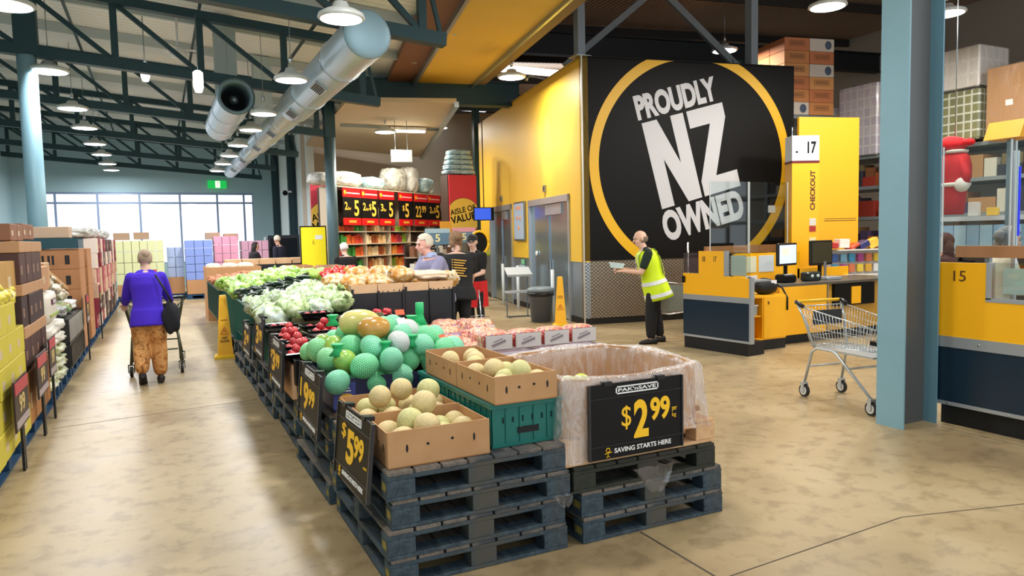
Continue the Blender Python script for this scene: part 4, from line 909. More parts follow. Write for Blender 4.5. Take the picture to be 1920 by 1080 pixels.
for i, (x, y, z, w_, c, nm) in enumerate([(5.35, 15.3, 1.5, .62, '5b7f9c', 'slate blue price card reading 5 behind the grey-haired shopper'), (6.2, 15.8, 1.52, .62, '6d8ca6', 'slate blue price card above the black capped shopper'), (6.05, 16.2, 1.72, .3, 'e0a030', 'small amber card beside the blue price cards')]):
    t = thing('price_card', nm, 'price card', (x, y, z), rz=.1); g = G(); g.box(0, w_, 0, .02, 0, .32); g.build('card', mat(c, .5), t)
    if i < 2:
        g = G(); g.box(0, w_, -.004, 0, .26, .36); g.build('header', mat(['9fc0d6', 'e0a0b4'][i], .5), t)
        g = G(); put_text(g, '5', .25, .06, .12, .17, -.001, .001); g.build('numerals', mat('f0e6b0', .5), t)
    g = G(); g.box(w_ / 2 - .02, w_ / 2 + .02, .02, .05, -z, .3); g.build('pole', M_GREYMET, t)
# ring mirror by the yellow wall
t = thing('round_sign', 'round dark sign with yellow rim behind the black cap', 'sign', (6.62, 15.2, 1.52), rz=-.2); n = 32
g = G(); g.poly([(.22 * math.cos(2 * PI * i / n), .27 * math.sin(2 * PI * i / n)) for i in range(n)], (0, .03)); g.build('disc', M_BLACK, t)
g = G(); g.tube([(.21 * math.cos(2 * PI * i / n), -.01, .26 * math.sin(2 * PI * i / n)) for i in range(n + 1)], .03, 6); g.build('rim', M_YEL, t); g = G(); g.box(-.02, .02, .03, .06, -1.62, 0); g.build('pole', M_GREYMET, t)
t = thing('balloon_sign', 'crumpled lime yellow sign hanging by the far steel doors', 'sign', (7.25, 16.5, 1.32)); g = G(); g.ell((0, 0, 0), .24, .06, .2, 16, 10, fn=lambda d: 1 + .2 * math.sin(5 * d.x + 4 * d.z)); g.build('panel', mat('d8dc50', .4), t); g = G(); g.cyl((0, .06, -1.32), (0, .06, 0), .01, n=6); g.build('pole', M_GREYMET, t)
# dark tv cabinet by the side wall
t = thing('display_cabinet', 'black cabinet standing against the side wall behind the shopper', 'cabinet', (3.2, 24.5, 0)); g = G(); g.box(0, 1.0, 0, .5, 0, 1.85); g.build('body', mat('12222c', .4), t); g = G(); g.box(-.06, 0, -.02, .5, 0, 1.8); g.build('side_trim', M_GREYMET, t); g = G(); g.box(.08, .92, -.02, 0, .9, 1.75); g.build('door', mat('0e1a22', .2), t)
# low counter where shoppers stand (bread/fruit table)
t = thing('display_table', 'light wooden display table behind the banana cartons', 'table', (4.4, 12.5, 0), rz=.2); g = G(); g.box(-.7, .7, -.35, .35, .82, .87); g.build('tabletop', M_WOODL, t)
for x in (-.64, .64):
    for y in (-.3, .3): g = G(); g.box(x - .03, x + .03, y - .03, y + .03, 0, .82); g.build('leg', M_BLKPL, t)
# more gondola shelving further back so that the area under the boards is not empty
for gi, (x, y, rz, L_, nm) in enumerate([(5.2, 15.6, .5, 1.6, 'dark shelf of small goods behind the grey-haired shopper'), (6.35, 16.9, .1, .4, 'narrow dark shelf stack beside the banner frame')]):
    t = thing('shelf_unit', nm, 'shelf', (x, y, 0), rz); g = G(); g.box(0, L_, .3, .34, 0, 1.5); g.build('back_panel', M_SHD, t)
    for z in (.1, .5, .85, 1.2):
        g = G(); g.box(0, L_, 0, .34, z, z + .025); g.build('shelf', M_SH, t)
    for si, z in enumerate((.5, .85, 1.2)):
        for i in range(int(L_ / .15)):
            c = [('c8b8a4', 'stone'), ('2e2a2c', 'black'), ('8a5a3c', 'brown'), ('e0dcd4', 'white')][(i * 5 + si * 3 + i // 2) % 4]; v = Matrix.Rotation(rz, 4, 'Z') @ Vector((.08 + i * .15, .12, 0))
            inst(proto_box(c[0], .12, .14, [.14, .2, .24][(i + si) % 3]), 'grocery_box', (x + v.x, y + v.y, z + .026), rz, '%s goods pack on the %s shelf of the %s' % (c[1], NTH[si], ['dark shelf unit', 'narrow shelf stack'][gi]), 'box', 'goods: %s, shelf %d, unit %d' % (c[1], si, gi))
# ------------------------------------------------------------------ pallets
PH = .141
def make_pallet(w_, d_, body, deck, label, loc, rz=0, group=None, chips=True):
    t = thing('pallet', label, 'pallet', loc, rz, group)
    g = G(); n = 7; bw = w_ / n
    for i in range(n): g.cbox(i * bw + .006, (i + 1) * bw - .006, 0, d_, PH - .021, PH - .001, .003)
    g.build('deck_slats', deck, t)
    for y in (0, d_ / 2 - .05, d_ - .1):
        g = G(); g.cbox(0, w_, y, y + .1, PH - .042, PH - .0215, .002); g.build('stringer_board', body, t)
        for x in (0, w_ / 2 - .07, w_ - .14):
            g = G(); g.cbox(x, x + .14, y, y + .1, .0205, PH - .0425, .003); g.build('block', body, t)
    for y in (0, d_ / 2 - .05, d_ - .1):
        g = G(); g.cbox(0, w_, y, y + .1, .001, .02, .002); g.build('base_board', body, t)
    g = G(); g.box(0, .1, .101, d_ / 2 - .051, .001, .02); g.box(w_ - .1, w_, .101, d_ / 2 - .051, .001, .02); g.box(0, .1, d_ / 2 + .051, d_ - .101, .001, .02); g.box(w_ - .1, w_, d_ / 2 + .051, d_ - .101, .001, .02)
    g.build('base_rail', body, t)
    if body == M_PALLET:
        g = G()
        for y in (0, d_ - .1): g.box(-.001, -.0002, y + .015, y + .085, .045, .085)
        g.build('stencil_mark', mat('a8983c', .8, var='4c4a34', scale=60), t)
    return t
P0 = make_pallet(.965, 1.14, M_PALLET, M_PALLETTOP, 'blue-grey wooden pallet, bottom of the four under the melon boxes', (.9, 3.21, 0), 0, 'pallets under the left produce row')
STK = ['under the melon boxes', 'under the netted fruit', 'under the nectarine trays', 'under the bagged cabbages', 'under the dark green vegetables', 'under the bagged lettuces', 'under the near brown kumara', 'under the far brown kumara']
for si in range(8):
    y = 3.21 + si * 1.235; n = 4 if si < 2 else (3 if si < 5 else 2)
    for k in range(n):
        if si == 0 and k == 0: continue
        dup(P0, (.9 + [0, -.012, .015, -.005][(k + si) % 4] + (.0 if si < 1 else -.01), y + [.0, .01, -.008, .004][(k * 2 + si) % 4], k * PH), rz=[0, .008, -.012, .006][(k + si) % 4],
            label='blue-grey wooden pallet, %s of the %s %s' % (['bottom', 'second', 'third', 'top'][k] if k < n - 1 else 'top', ['', '', 'two', 'three', 'four'][n], STK[si]))
# right column of stacks
for k in range(2): dup(P0, (1.955 + k * -.005, 3.2 + k * .006, k * PH), rz=-.004 * k, label='blue-grey wooden pallet, %s under the fruit bin' % ['bottom one', 'second one'][k], group='pallets under the right produce row')
PD = make_pallet(.965, 1.14, M_PALLETDK, M_PALLETDK, 'dark greenish wooden pallet, third one under the fruit bin', (1.90, 3.2, 2 * PH), 0, 'pallets under the right produce row')
PN = make_pallet(1.02, 1.1, M_PALLETNEW, M_PALLETNEW, 'new pale pine pallet directly under the fruit bin', (1.86, 3.22, 3 * PH), 0, 'pallets under the right produce row')
for si, where in enumerate(('under the bagged pink apples, nearer stack', 'under the bagged pink apples, farther stack', 'under the tall black crates', 'under the tomatoes', 'under the far cartons')):
    for k in range(4 if si < 2 else 2): dup(P0, (2.0 + (.1 if si < 2 else 0), 4.85 + si * 1.25 + (.3 if si > 1 else 0), k * PH), rz=.004 * (k % 2), label='blue-grey wooden pallet, %s %s' % (['bottom one', 'second one', 'third one', 'top one'][k], where), group='pallets under the right produce row')

# ------------------------------------------------------------------ cardboard trays and crates
def tray(name, label, loc, w_, d_, h_, m=M_CARD, rz=0, group=None, slots=True, mi=None, t_=.006):
    t = thing(name, label, 'box', loc, rz, group); mi = mi or M_CARDIN
    g = G(); g.box(0, w_, 0, d_, 0, t_); g.build('bottom', mi, t)
    ys = [(0, w_, 0, t_), (0, w_, d_ - t_, d_), (0, t_, t_, d_ - t_), (w_ - t_, w_, t_, d_ - t_)]
    for i, (a, b, c, e) in enumerate(ys):
        g = G(); g.box(a, b, c, e, t_, h_ - (.0 if i < 2 else .006), 0); p = g.build('side', m, t)
        if slots and i in (0, 2):
            g = G(); L_ = w_ if i == 0 else d_
            for f, hz, sl in ((.18, .5, 1), (.38, .55, 0), (.62, .6, 0), (.84, .55, 1)):
                u = f * L_; rx, rz_ = (.006, .02) if sl else (.008, .007)
                pts = [(u + rx * math.cos(q * PI / 5), h_ * hz + rz_ * math.sin(q * PI / 5)) for q in range(10)]
                g.poly(pts, (-.0012, .0) if i == 0 else (-.0012, .0), 0, 'y' if i == 0 else 'x')
            g.build('hand_slot', M_SHADOW, p)
    for i, (a, b, c, e) in enumerate(((t_, .05, t_, .03), (w_ - .05, w_ - t_, t_, .03))):
        g = G(); g.box(a, b, c, e, h_ - .012, h_ - .006); g.build('corner_flap', m, t)
    return t
tray('cardboard_box', 'tan cardboard melon box at the pallet corner beside the 5.99 sign', (.918, 3.245, .566), .525, .40, .178, rz=.0)
tray('cardboard_box', 'tan cardboard melon box just behind the corner melon box', (.914, 3.70, .566), .545, .50, .165)
def crate(label, loc, w_, d_, h_, m=M_GREENCR, rz=0, group=None, handle=True):
    t = thing('plastic_crate', label, 'crate', loc, rz, group); k = .014
    g = G(); g.box(0, w_, 0, d_, 0, .012); g.build('bottom', m, t)
    for i, (a, b, c, e) in enumerate(((0, w_, 0, k), (0, w_, d_ - k, d_), (0, k, k, d_ - k), (w_ - k, w_, k, d_ - k))):
        g = G(); g.box(a, b, c, e, .012, h_ - .02); p = g.build('wall', m, t)
        g = G(); hz = i < 2; L_ = w_ if hz else d_; n = max(3, int(L_ / .07))
        for q in range(n + 1):
            u = q * L_ / n
            if hz: g.box(max(0, u - .006), min(w_, u + .006), c - (.006 if i == 0 else 0), e + (.006 if i == 1 else 0), .02, h_ - .03)
            else: g.box(a - (.006 if i == 2 else 0), b + (.006 if i == 3 else 0), max(k, u - .006), min(d_ - k, u + .006), .02, h_ - .03)
        g.build('ribs', m, p)
        if i == 0 and handle:
            g = G(); g.box(w_ * .36, w_ * .66, -.0075, -.001, h_ * .28, h_ * .42); g.build('hand_hole', M_SHADOW, p)
            g = G();
            for q in range(6): g.box(w_ * (.15 + .14 * q), w_ * (.15 + .14 * q) + .004, -.0075, -.001, h_ * .55, h_ * .68)
            g.build('vent_slots', M_SHADOW, p)
    g = G(); r_ = .012
    g.box(-r_, w_ + r_, -r_, k, h_ - .022, h_); g.box(-r_, w_ + r_, d_ - k, d_ + r_, h_ - .022, h_); g.box(-r_, k, k, d_ - k, h_ - .022, h_); g.box(w_ - k, w_ + r_, k, d_ - k, h_ - .022, h_); g.build('rim', m, t)
    return t
crate('teal green plastic crate at the front beside the melon box', (1.482, 3.3, .566), .405, .58, .228)
crate('teal green plastic crate just behind the front green crate', (1.482, 3.9, .566), .405, .52, .228)
tray('cardboard_box', 'tan cardboard melon box on top of the front green crate', (1.49, 3.27, .797), .36, .52, .145)
tray('cardboard_box', 'tan cardboard melon box on the green crate, next to the netted fruit', (1.49, 3.80, .797), .36, .52, .145)
# melons
MEL = [('A', 1.03, 3.36, .64, .066), ('B', 1.105, 3.47, .70, .067), ('C', 1.15, 3.345, .70, .063), ('D', 1.01, 3.55, .635, .062), ('E', 1.27, 3.5, .64, .06), ('F', 1.37, 3.42, .64, .062), ('F2', 1.375, 3.55, .64, .06), ('E2', 1.25, 3.38, .635, .061), ('D2', 1.14, 3.58, .635, .06),
       ('H', 1.215, 3.57, .765, .062), ('I', 1.285, 3.70, .80, .060), ('J', 1.20, 3.92, .775, .06), ('K', 1.07, 3.9, .75, .06), ('L', 1.03, 4.05, .655, .058), ('M', .985, 3.85, .64, .058), ('N', 1.11, 3.79, .645, .062), ('N2', 1.15, 4.08, .645, .06), ('O', 1.40, 3.95, .66, .06), ('P', 1.37, 3.81, .64, .058), ('Q', 1.27, 3.84, .645, .06), ('Q2', 1.285, 4.05, .645, .06),
       ('a', 1.62, 3.56, .90, .058), ('b', 1.71, 3.42, .905, .058), ('c', 1.765, 3.53, .875, .055), ('d', 1.555, 3.66, .87, .055), ('e', 1.63, 3.44, .865, .055), ('b2', 1.56, 3.34, .86, .055), ('b3', 1.78, 3.36, .86, .055), ('b4', 1.74, 3.66, .86, .055), ('f', 1.58, 4.12, .875, .055), ('g', 1.72, 4.05, .87, .056), ('h', 1.66, 3.92, .865, .055), ('i', 1.76, 4.2, .865, .055)]
g = G(); g.ell((0, 0, 0), 1, 1, .97, 26, 18, fn=lambda d: 1 + .015 * math.sin(3 * d.x + 2 * d.y)); MELO = g.build('melon_shape', M_MELON); mel1 = MELO.data; mel2 = mel1.copy(); mel2.materials[0] = M_MELON2; bpy.data.objects.remove(MELO)
WHERE = {}
for i, (n_, x, y, z, r_) in enumerate(MEL):
    bx = 'the corner box' if n_ in ('A', 'B', 'C', 'D', 'E', 'F', 'F2', 'E2', 'D2', 'H') else ('the second box' if n_.isupper() or n_ in ('N2', 'Q2') else ('the box over the front green crate' if y < 3.78 else 'the box nearest the netted fruit'))
    lay = 'on top in' if n_ in ('B', 'C', 'H', 'I', 'J', 'K', 'a', 'b') else 'low in'
    kk = (bx, lay); WHERE[kk] = WHERE.get(kk, 0) + 1
    o = bpy.data.objects.new('melon', mel2 if i % 3 == 1 else mel1); COL.objects.link(o); o.location = (x, y, z + .022); o.scale = (r_ * 1.06,) * 3; o.rotation_euler = (R.uniform(0, 6), R.uniform(0, 6), 0)
    tag(o, '%s melon %s %s, %s one' % ('greenish' if i % 3 == 1 else 'sandy', lay, bx, NTH[WHERE[kk] - 1]), 'melon', 'rock melons')
# ------------------------------------------------------------------ price signs along the aisle
def price_sign(label, loc, ang, w_, h_, parts, tilt=0, small=True):
    """face looks along -x of the aisle; ang turns it; tilt leans the top back"""
    t = thing('price_sign', label, 'price sign', loc, rot=(math.radians(tilt), 0, ang))
    g = G(); g.box(0, w_, 0, .012, 0, h_); g.build('board', M_SIGNBLK, t)
    g = G(); g.box(0, w_, -.004, 0, h_ * .81, h_ * .818); g.box(0, w_, -.004, 0, h_ * .175, h_ * .183); g.box(-.006, .004, -.006, .014, 0, h_); g.box(w_ - .004, w_ + .006, -.006, .014, 0, h_); g.build('edge_strip', mat('2a2c30', .25), t)
    lw, lh = w_ * .46, h_ * .105; lx, lz = w_ * .27, h_ * .85
    g = G()
    for a, b, c, d_ in ((lx, lx + lw, lz, lz + .007), (lx, lx + lw, lz + lh - .007, lz + lh), (lx, lx + .007, lz, lz + lh), (lx + lw - .007, lx + lw, lz, lz + lh)): g.box(a, b, -.003, 0, c, d_)
    put_text(g, "PAK'nSAVE", lx + .016, lz + lh * .27, lw - .032, lh * .46, -.001, .001, bold=.02); g.build('brand_lettering', M_WHITE, t)
    g = G(); put_text(g, 'SAVING STARTS HERE', w_ * .25, h_ * .065, w_ * .62, h_ * .065, -.001, .001, bold=.02); g.build('slogan', M_WHITE, t)
    g = G(); c_ = w_ * .18; g.tube([(c_ + .012 * math.cos(q * PI / 4), -.003, h_ * .12 + .012 * math.sin(q * PI / 4)) for q in range(9)], .0025, 5)
    g.beam((c_, -.003, h_ * .1), (c_, -.003, h_ * .05), .003); g.beam((c_ - .02, -.003, h_ * .075), (c_ + .025, -.003, h_ * .09), .003); g.beam((c_, -.003, h_ * .05), (c_ - .01, -.003, h_ * .02), .003); g.beam((c_, -.003, h_ * .05), (c_ + .01, -.003, h_ * .02), .003); g.build('stick_figure', M_SIGNYEL, t)
    g = G()
    for (s_, a, b, c, d_) in parts: put_text(g, s_, a * w_, b * h_, c * w_, d_ * h_, -.001, .001, bold=.0 if s_ in ('$', 'per', 'kg', 'each') else .035)
    g.build('price', M_SIGNYEL, t)
    for x in (.15, .72):
        g = G(); g.box(w_ * x, w_ * x + .05, -.004, .05, h_ - .01, h_ + .012); g.build('clip', M_BLKPL, t)
    return t
RA = -PI / 2   # board runs toward -y, faces -x
price_sign('black price sign reading $2.99 per kg on the front of the fruit bin', (1.99, 3.175, .45), 0, .61, .405,
           [('$', .33, .36, .10, .32), ('2', .46, .22, .16, .52), ('99', .64, .42, .22, .32), ('per', .885, .50, .055, .07), ('kg', .885, .42, .045, .07)])
price_sign('black price sign reading $5.99 hanging on the pallets at the melon corner', (.795, 3.87, .405), RA + .04, .59, .38,
           [('$', .17, .55, .13, .22), ('5', .34, .27, .22, .46), ('99', .56, .42, .27, .30), ('each', .845, .385, .09, .035)], -6)
price_sign('black price sign reading 9.99 hanging beside the netted fruit bin', (.79, 4.95, .46), RA, .66, .385,
           [('1', .05, .42, .06, .32), ('9', .24, .27, .24, .46), ('99', .50, .40, .28, .28)], -5)
price_sign('black price sign reading 3.99 hanging beside the nectarine trays', (.79, 6.38, .49), RA, .72, .38,
           [('3', .24, .27, .22, .46), ('99', .50, .40, .28, .30), ('$', .12, .5, .1, .2)], -4)
price_sign('black price sign hanging beside the cabbage crates, nearer of two', (.80, 7.50, .57), RA, .66, .38, [('3', .2, .27, .3, .46), ('99', .55, .40, .3, .28)], -4)
price_sign('black price sign hanging behind the yellow cone, farther of two', (.80, 8.64, .43), RA, .72, .34, [('2', .2, .27, .25, .46), ('49', .5, .40, .3, .28)], -4)
# ------------------------------------------------------------------ fruit bin with plastic liner
t = thing('fruit_bin', 'large tan cardboard fruit bin lined with clear plastic on pine pallet', 'bin', (0, 0, .567))
def octo(i, z, dz=0): return [(1.885 + i, 3.30 + i, z), (2.0 + i * .6, 3.215 + i, z), (2.62 - i * .6, 3.215 + i, z), (2.80 - i, 3.30 + i, z), (2.87 - i, 3.5, z), (2.87 - i, 3.98, z), (2.76 - i * .5, 4.2 - i, z), (2.1 + i * .6, 4.2 - i, z), (1.885 + i, 4.05 - i * .5, z)]
g = G(); g.loft([octo(0, 0), octo(0, .315), octo(.012, .315), octo(.012, .05)], 0, False); g.build('wall', M_CARD, t)
g = G(); g.loft([octo(.012, .03), octo(.012, .05)], 0, True); g.build('bottom', M_CARDIN, t)
rr = random.Random(3); g = G(); N = 96
base = octo(0, 0)
def octp(u, i):   # point on the outline at parameter u in [0,1), grown outward by i
    pts = octo(-i, 0); n = len(pts); L = [(Vector(pts[(k + 1) % n]) - Vector(pts[k])).length for k in range(n)]; s = u * sum(L)
    for k in range(n):
        if s <= L[k]: return Vector(pts[k]).lerp(Vector(pts[(k + 1) % n]), s / L[k])
        s -= L[k]
    return Vector(pts[0])
rows = []
for j, (i, z) in enumerate([(-.03, .06), (-.028, .16), (-.024, .28), (-.008, .325), (.012, .33), (.024, .30), (.034, .2), (.042, .1), (.05, .0), (.055, -.07), (.06, -.12)]):
    row = []
    for k in range(N):
        u = k / N; drop = .5 + .5 * math.sin(u * 2 * PI * 3 + 1) ; w1 = math.sin(u * 2 * PI * 17 + 2 * math.sin(u * 20)) * .5 + math.sin(u * 2 * PI * 37 + j * .3) * .3
        amp = .009 if j > 4 else .006
        p = octp(u, i + w1 * amp + (.012 * (j - 5) / 5 * math.sin(u * 2 * PI * 9) if j > 5 else 0))
        zz = z + (rr.uniform(-.004, .004)) + (.025 * math.sin(u * 2 * PI * 5 + 1) if j in (3, 4) else 0) * .4
        if j > 7: zz += .10 * (1 - drop) * (j - 7) / 3
        row.append((p.x, p.y, zz))
    rows.append(row)
# front of the liner passes behind the price sign
rows = [[(x, max(y, 3.196) if 1.95 < x < 2.65 and y < 3.3 else y, z) for x, y, z in r_] for r_ in rows]
g.loft(rows, 0, False, True); g.build('plastic_liner', M_LINER, t)
for i, (x, y, z) in enumerate([(2.02, 3.44, .80), (2.14, 3.5, .79), (2.3, 3.42, .70), (2.45, 3.5, .70), (2.0, 3.6, .72), (2.15, 3.7, .69), (2.35, 3.66, .68), (2.55, 3.62, .68), (2.6, 3.8, .675), (2.3, 3.86, .675), (2.05, 3.9, .675)]):
    g = G(); g.ell((0, 0, 0), .055, .055, .06, 18, 12, fn=lambda d: 1 + .12 * max(0, d.z)); o = g.build('pear', mat('c5c84e', .4, var='a9b83c', scale=10), None, (x, y, z)); tag(o, 'yellow-green fruit inside the plastic-lined bin, %s from the bin front' % NTH[i], 'fruit', 'fruit inside the lined bin')
g = G(); g.box(1.93, 2.82, 3.28, 4.12, .60, .625); tag(g.build('fruit_layer', M_CARDIN), 'brown packing board under the fruit in the lined bin', 'board')
for k, (x, z, s_, nm) in enumerate(((2.42, .36, .15, 'crumpled clear plastic film hanging on the pallets under the bin'), (1.83, .30, .07, 'torn clear film stuck on the melon pallet stack'))):
    g = G(); n = 9; rows = []
    for j in range(7):
        f = j / 6; w_ = s_ * (1 - .75 * f); rows.append([(x + (q / 8 - .5) * 2 * w_ + .02 * f, 3.19 - .012 * math.sin(q * 2.1 + j), z - f * s_ * 1.0 + .008 * math.sin(q * 3 + j)) for q in range(n)])
    g.loft(rows, 0, False, True, closed=False); tag(g.build('plastic_film', M_WRAP), nm, 'plastic film')
# ------------------------------------------------------------------ netted mangoes / pomelos in a dark bin
t = tray('cardboard_box', 'dark navy printed fruit carton holding the netted fruit', (.93, 4.47, .566), .95, .95, .215, mat('1c2440', .45, var='2c3058', scale=5), slots=False)
g = G(); g.box(.0, .14, -.004, .0, .03, .19); g.build('printed_panel', mat('4a55a0', .45, vary=.3, scale=15), t)
g = G(); g.ell((.08, -.006, .09), .05, .003, .035, 14, 6); g.build('fruit_print', mat('f0b020', .45), t)
g = G()
for q in range(3): g.box(.02 + .01 * q, .11 - .008 * q, -.006, -.004, .135 + q * .018, .143 + q * .018)
g.build('print_lines', M_WHITE, t)
tray('cardboard_box', 'black printed fruit carton behind the 9.99 sign', (.87, 5.46, .566), .97, .1, .2, M_SIGNBLK, slots=False)
def fruit_mesh(kind):
    if kind == 'mango': f = lambda d: 1 + .10 * d.x - .08 * d.z * d.x; dims = (.118, .085, .08); m = M_MANGO
    elif kind == 'papaya': f = lambda d: 1 + .16 * d.x * d.x * d.x; dims = (.14, .092, .088); m = M_PAPAYA
    elif kind == 'orange': f = None; dims = (.05, .05, .047); m = M_ORANGE
    else: f = lambda d: 1 + .03 * math.sin(3 * d.x + 1) + .05 * max(0, d.z) ** 3; dims = (.082, .082, .088); m = kind
    g = G(); g.ell((0, 0, 0), *dims, 24, 16, fn=f); o = g.build('shape', m); me = o.data; bpy.data.objects.remove(o); return me
FM = {k: fruit_mesh(k) for k in ('mango', 'papaya', 'orange')}
NM = [fruit_mesh(m) for m in M_NETG]; NW = fruit_mesh(M_NETW); NG = fruit_mesh(M_MANGOG)
def Hm(x, y):   # heap height over the netted-fruit bin
    u = (x - 1.42) / .62; v = (y - 5.0) / .75
    return .80 + .27 * max(0, 1 - u * u * .9 - v * v * .75)
NETTAIL = mat('25b46c', .5, vary=.2, alpha=.9)
cnt = {}
SPEC = [(1.20, 4.92, 'papaya', 'large speckled pale yellow papaya lying on top of the netted fruit', 'papaya'), (1.26, 4.72, 'mango', 'large brown speckled mango lying on top of the netted fruit', 'mango')]
pts = []
for j in range(7):
    for i in range(6):
        x = .965 + i * .175 + (.088 if j % 2 else 0) + R.uniform(-.02, .02); y = 4.46 + j * .155 + R.uniform(-.015, .015)
        if x > 1.9 or (x > 1.44 and y < 4.50): continue
        pts.append((x, y))
for idx, (x, y) in enumerate(pts):
    if abs(x - 1.26) < .1 and abs(y - 4.72) < .07: continue
    if abs(x - 1.20) < .1 and abs(y - 4.92) < .07: continue
    z = Hm(x, y) - .06 + R.uniform(-.02, .02); rowi = int((y - 4.46) / .155 + .5); colr = cnt.get(rowi, 0); cnt[rowi] = colr + 1
    hid = idx % 11
    if idx in (5, 17): me, nm = NW, 'white netted'
    elif hid == 3: me, nm = NG, 'bare green'
    elif hid == 8: me, nm = NM[2], 'lime netted'
    elif hid % 2: me, nm = NM[0], 'mint netted'
    else: me, nm = NM[1], 'aqua netted'
    o = bpy.data.objects.new('netted_pomelo' if 'netted' in nm else 'mango', me); COL.objects.link(o); o.location = (x, y, z); o.rotation_euler = (R.uniform(-.9, .9), R.uniform(-.9, .9), R.uniform(0, 6)); s_ = R.uniform(.84, 1.02); o.scale = (s_,) * 3
    tag(o, '%s round fruit in the dark bin, %s across in %s row' % (nm, NTH[colr], NTH[rowi]), 'fruit', 'netted fruit in the dark bin')
    # inner fruit under the surface, seen through the gaps
    if Hm(x, y) > .9:
        o = bpy.data.objects.new('netted_pomelo', NM[(idx + 1) % 2]); COL.objects.link(o); o.location = (x + .08, y + .06, z - .13); o.rotation_euler = (R.uniform(-1, 1), 0, R.uniform(0, 6))
        tag(o, 'lower netted fruit in the dark bin, %s across in %s row' % (NTH[colr], NTH[rowi]), 'fruit', 'netted fruit in the dark bin')
for (x, y, k_, lb, ct) in SPEC:
    o = bpy.data.objects.new(ct, FM[k_]); COL.objects.link(o); o.location = (x, y, Hm(x, y) + (.03 if k_ == 'mango' else .045)); o.rotation_euler = (.1, -.1, .25 if k_ == 'mango' else -.3); tag(o, lb, 'fruit')
for i, (x, y) in enumerate(((1.62, 5.62), (1.75, 5.5))):
    o = bpy.data.objects.new('orange', FM['orange']); COL.objects.link(o); o.location = (x, y, Hm(x, y) + .05); o.scale = (1.1,) * 3; tag(o, 'bright orange fruit at the back of the netted fruit, %s' % ['nearer the nectarines', 'nearer the green tail'][i], 'fruit')
# net tails and labels
for i, (x, y, z, up_, rz) in enumerate([(1.74, 5.15, 1.02, 1, 0), (1.10, 5.2, 1.06, 1, .8), (1.30, 4.55, .93, 0, 1.0), (1.0, 4.62, .93, 0, 2.2), (1.25, 4.98, 1.05, 0, .3), (1.50, 4.62, .95, 0, 1.4), (1.62, 4.98, 1.04, 0, 2.0)]):
    g = G();
    if i == 0: g.loft([[(r_ * math.cos(a) , r_ * .7 * math.sin(a), zz) for a in [q * PI / 5 for q in range(10)]] for r_, zz in ((.06, 0), (.035, .05), (.03, .08), (.034, .10), (.032, .17))], 0, True, True)
    else: g.loft([[(r_ * math.cos(a) * 1.2, r_ * math.sin(a), zz) for a in [q * PI / 5 for q in range(10)]] for r_, zz in ((.05, 0), (.022, .035), (.03, .06), (.04, .075))], 0, True, True)
    tag(g.build('net_tail', NETTAIL, None, (x, y, z - .02), rz), ['tall green net sleeve end standing up beside the pink apple bags', 'green knotted net end above the nectarines', 'green net end folded over low in front', 'green net end at the aisle edge of the fruit', 'green net end beside the papaya', 'green net end low beside the tan melon box', 'green net end between the white tag and tall sleeve'][i], 'net')
for i, (x, y, z, c, nm) in enumerate([(1.62, 5.25, 1.075, 'e8552a', 'orange and white swing tag on the green netted fruit'), (1.50, 4.82, 1.06, 'f4f4f4', 'plain white tag on the netted fruit behind the mango'), (1.78, 4.75, .93, 'd84f22', 'orange tag at the fruit edge next to the cardboard box')]):
    g = G(); g.T = Matrix.Rotation(-.6, 4, 'X'); g.box(-.035, .035, -.001, .001, 0, .045, 0); t = g.build('swing_tag', mat(c, .5), None, (x, y, z), .3 * i); tag(t, nm, 'tag')
# ------------------------------------------------------------------ nectarine trays
def nect_tray(loc, rz, label, n=7):
    t = thing('fruit_tray', label, 'tray', loc, rz, 'black punnets of nectarines')
    g = G(); g.loft([[(-a, -b, z), (a, -b, z), (a, b, z), (-a, b, z)] for a, b, z in ((.10, .07, 0), (.135, .1, .07), (.145, .11, .072), (.14, .105, .078), (.125, .09, .072), (.095, .065, .01))], 0, True); g.build('tray', mat('0b0b0d', .12, coat=.6), t)
    return t
g = G(); g.ell((0, 0, 0), .036, .036, .034, 16, 10, fn=lambda d: 1 - .1 * max(0, d.z) ** 6); o = g.build('n', M_NECT); NEM = o.data; bpy.data.objects.remove(o)
k = 0; NT_ = []
for j in range(6):
    for i in range(3):
        x = .955 + i * .30 + (.02 if j % 2 else 0); y = 5.72 + j * .22; z = .72 + .02 * (i % 2) + (.07 if j == 5 and i == 1 else 0) + .02 * j
        if i == 2 and j < 1: continue
        nect_tray((x, y, z), R.uniform(-.15, .15), 'shiny black punnet, %s across in the %s row from the netted fruit' % (NTH[i], NTH[j]))
        full = (j < 3 and (i + j) % 4 != 3) or j == 3
        for q in range(9 if full else (3 if (i + j) % 3 != 1 else 0)):
            dx, dy, dz = [(-.07, -.035, 0), (0, -.04, .0), (.07, -.03, 0), (-.065, .04, .0), (.01, .035, .0), (.075, .04, 0), (-.035, 0, .05), (.04, 0, .05), (0, .01, .09)][q]
            o = bpy.data.objects.new('nectarine', NEM); COL.objects.link(o); o.location = (x + dx, y + dy, z + .05 + dz); o.rotation_euler = (R.uniform(0, 6), R.uniform(0, 6), 0)
            tag(o, 'red nectarine in the %s punnet across of the %s row, %s fruit' % (NTH[i], NTH[j], NTH[q]), 'fruit', 'red nectarines')
for i, (x, y) in enumerate(((2.05, 7.28),)):
    nect_tray((x, y, .802), 0, 'black punnet of nectarines heaped at the foot of the black crates')
    for q in range(8):
        a = q * .8; o = bpy.data.objects.new('nectarine', NEM); COL.objects.link(o); o.location = (x + .075 * math.cos(a), y + .05 * math.sin(a), 1.01 - .148 + (.04 if q % 2 else 0)); tag(o, 'red nectarine heaped by the black crates, %s in the punnet' % NTH[q], 'fruit', 'red nectarines')
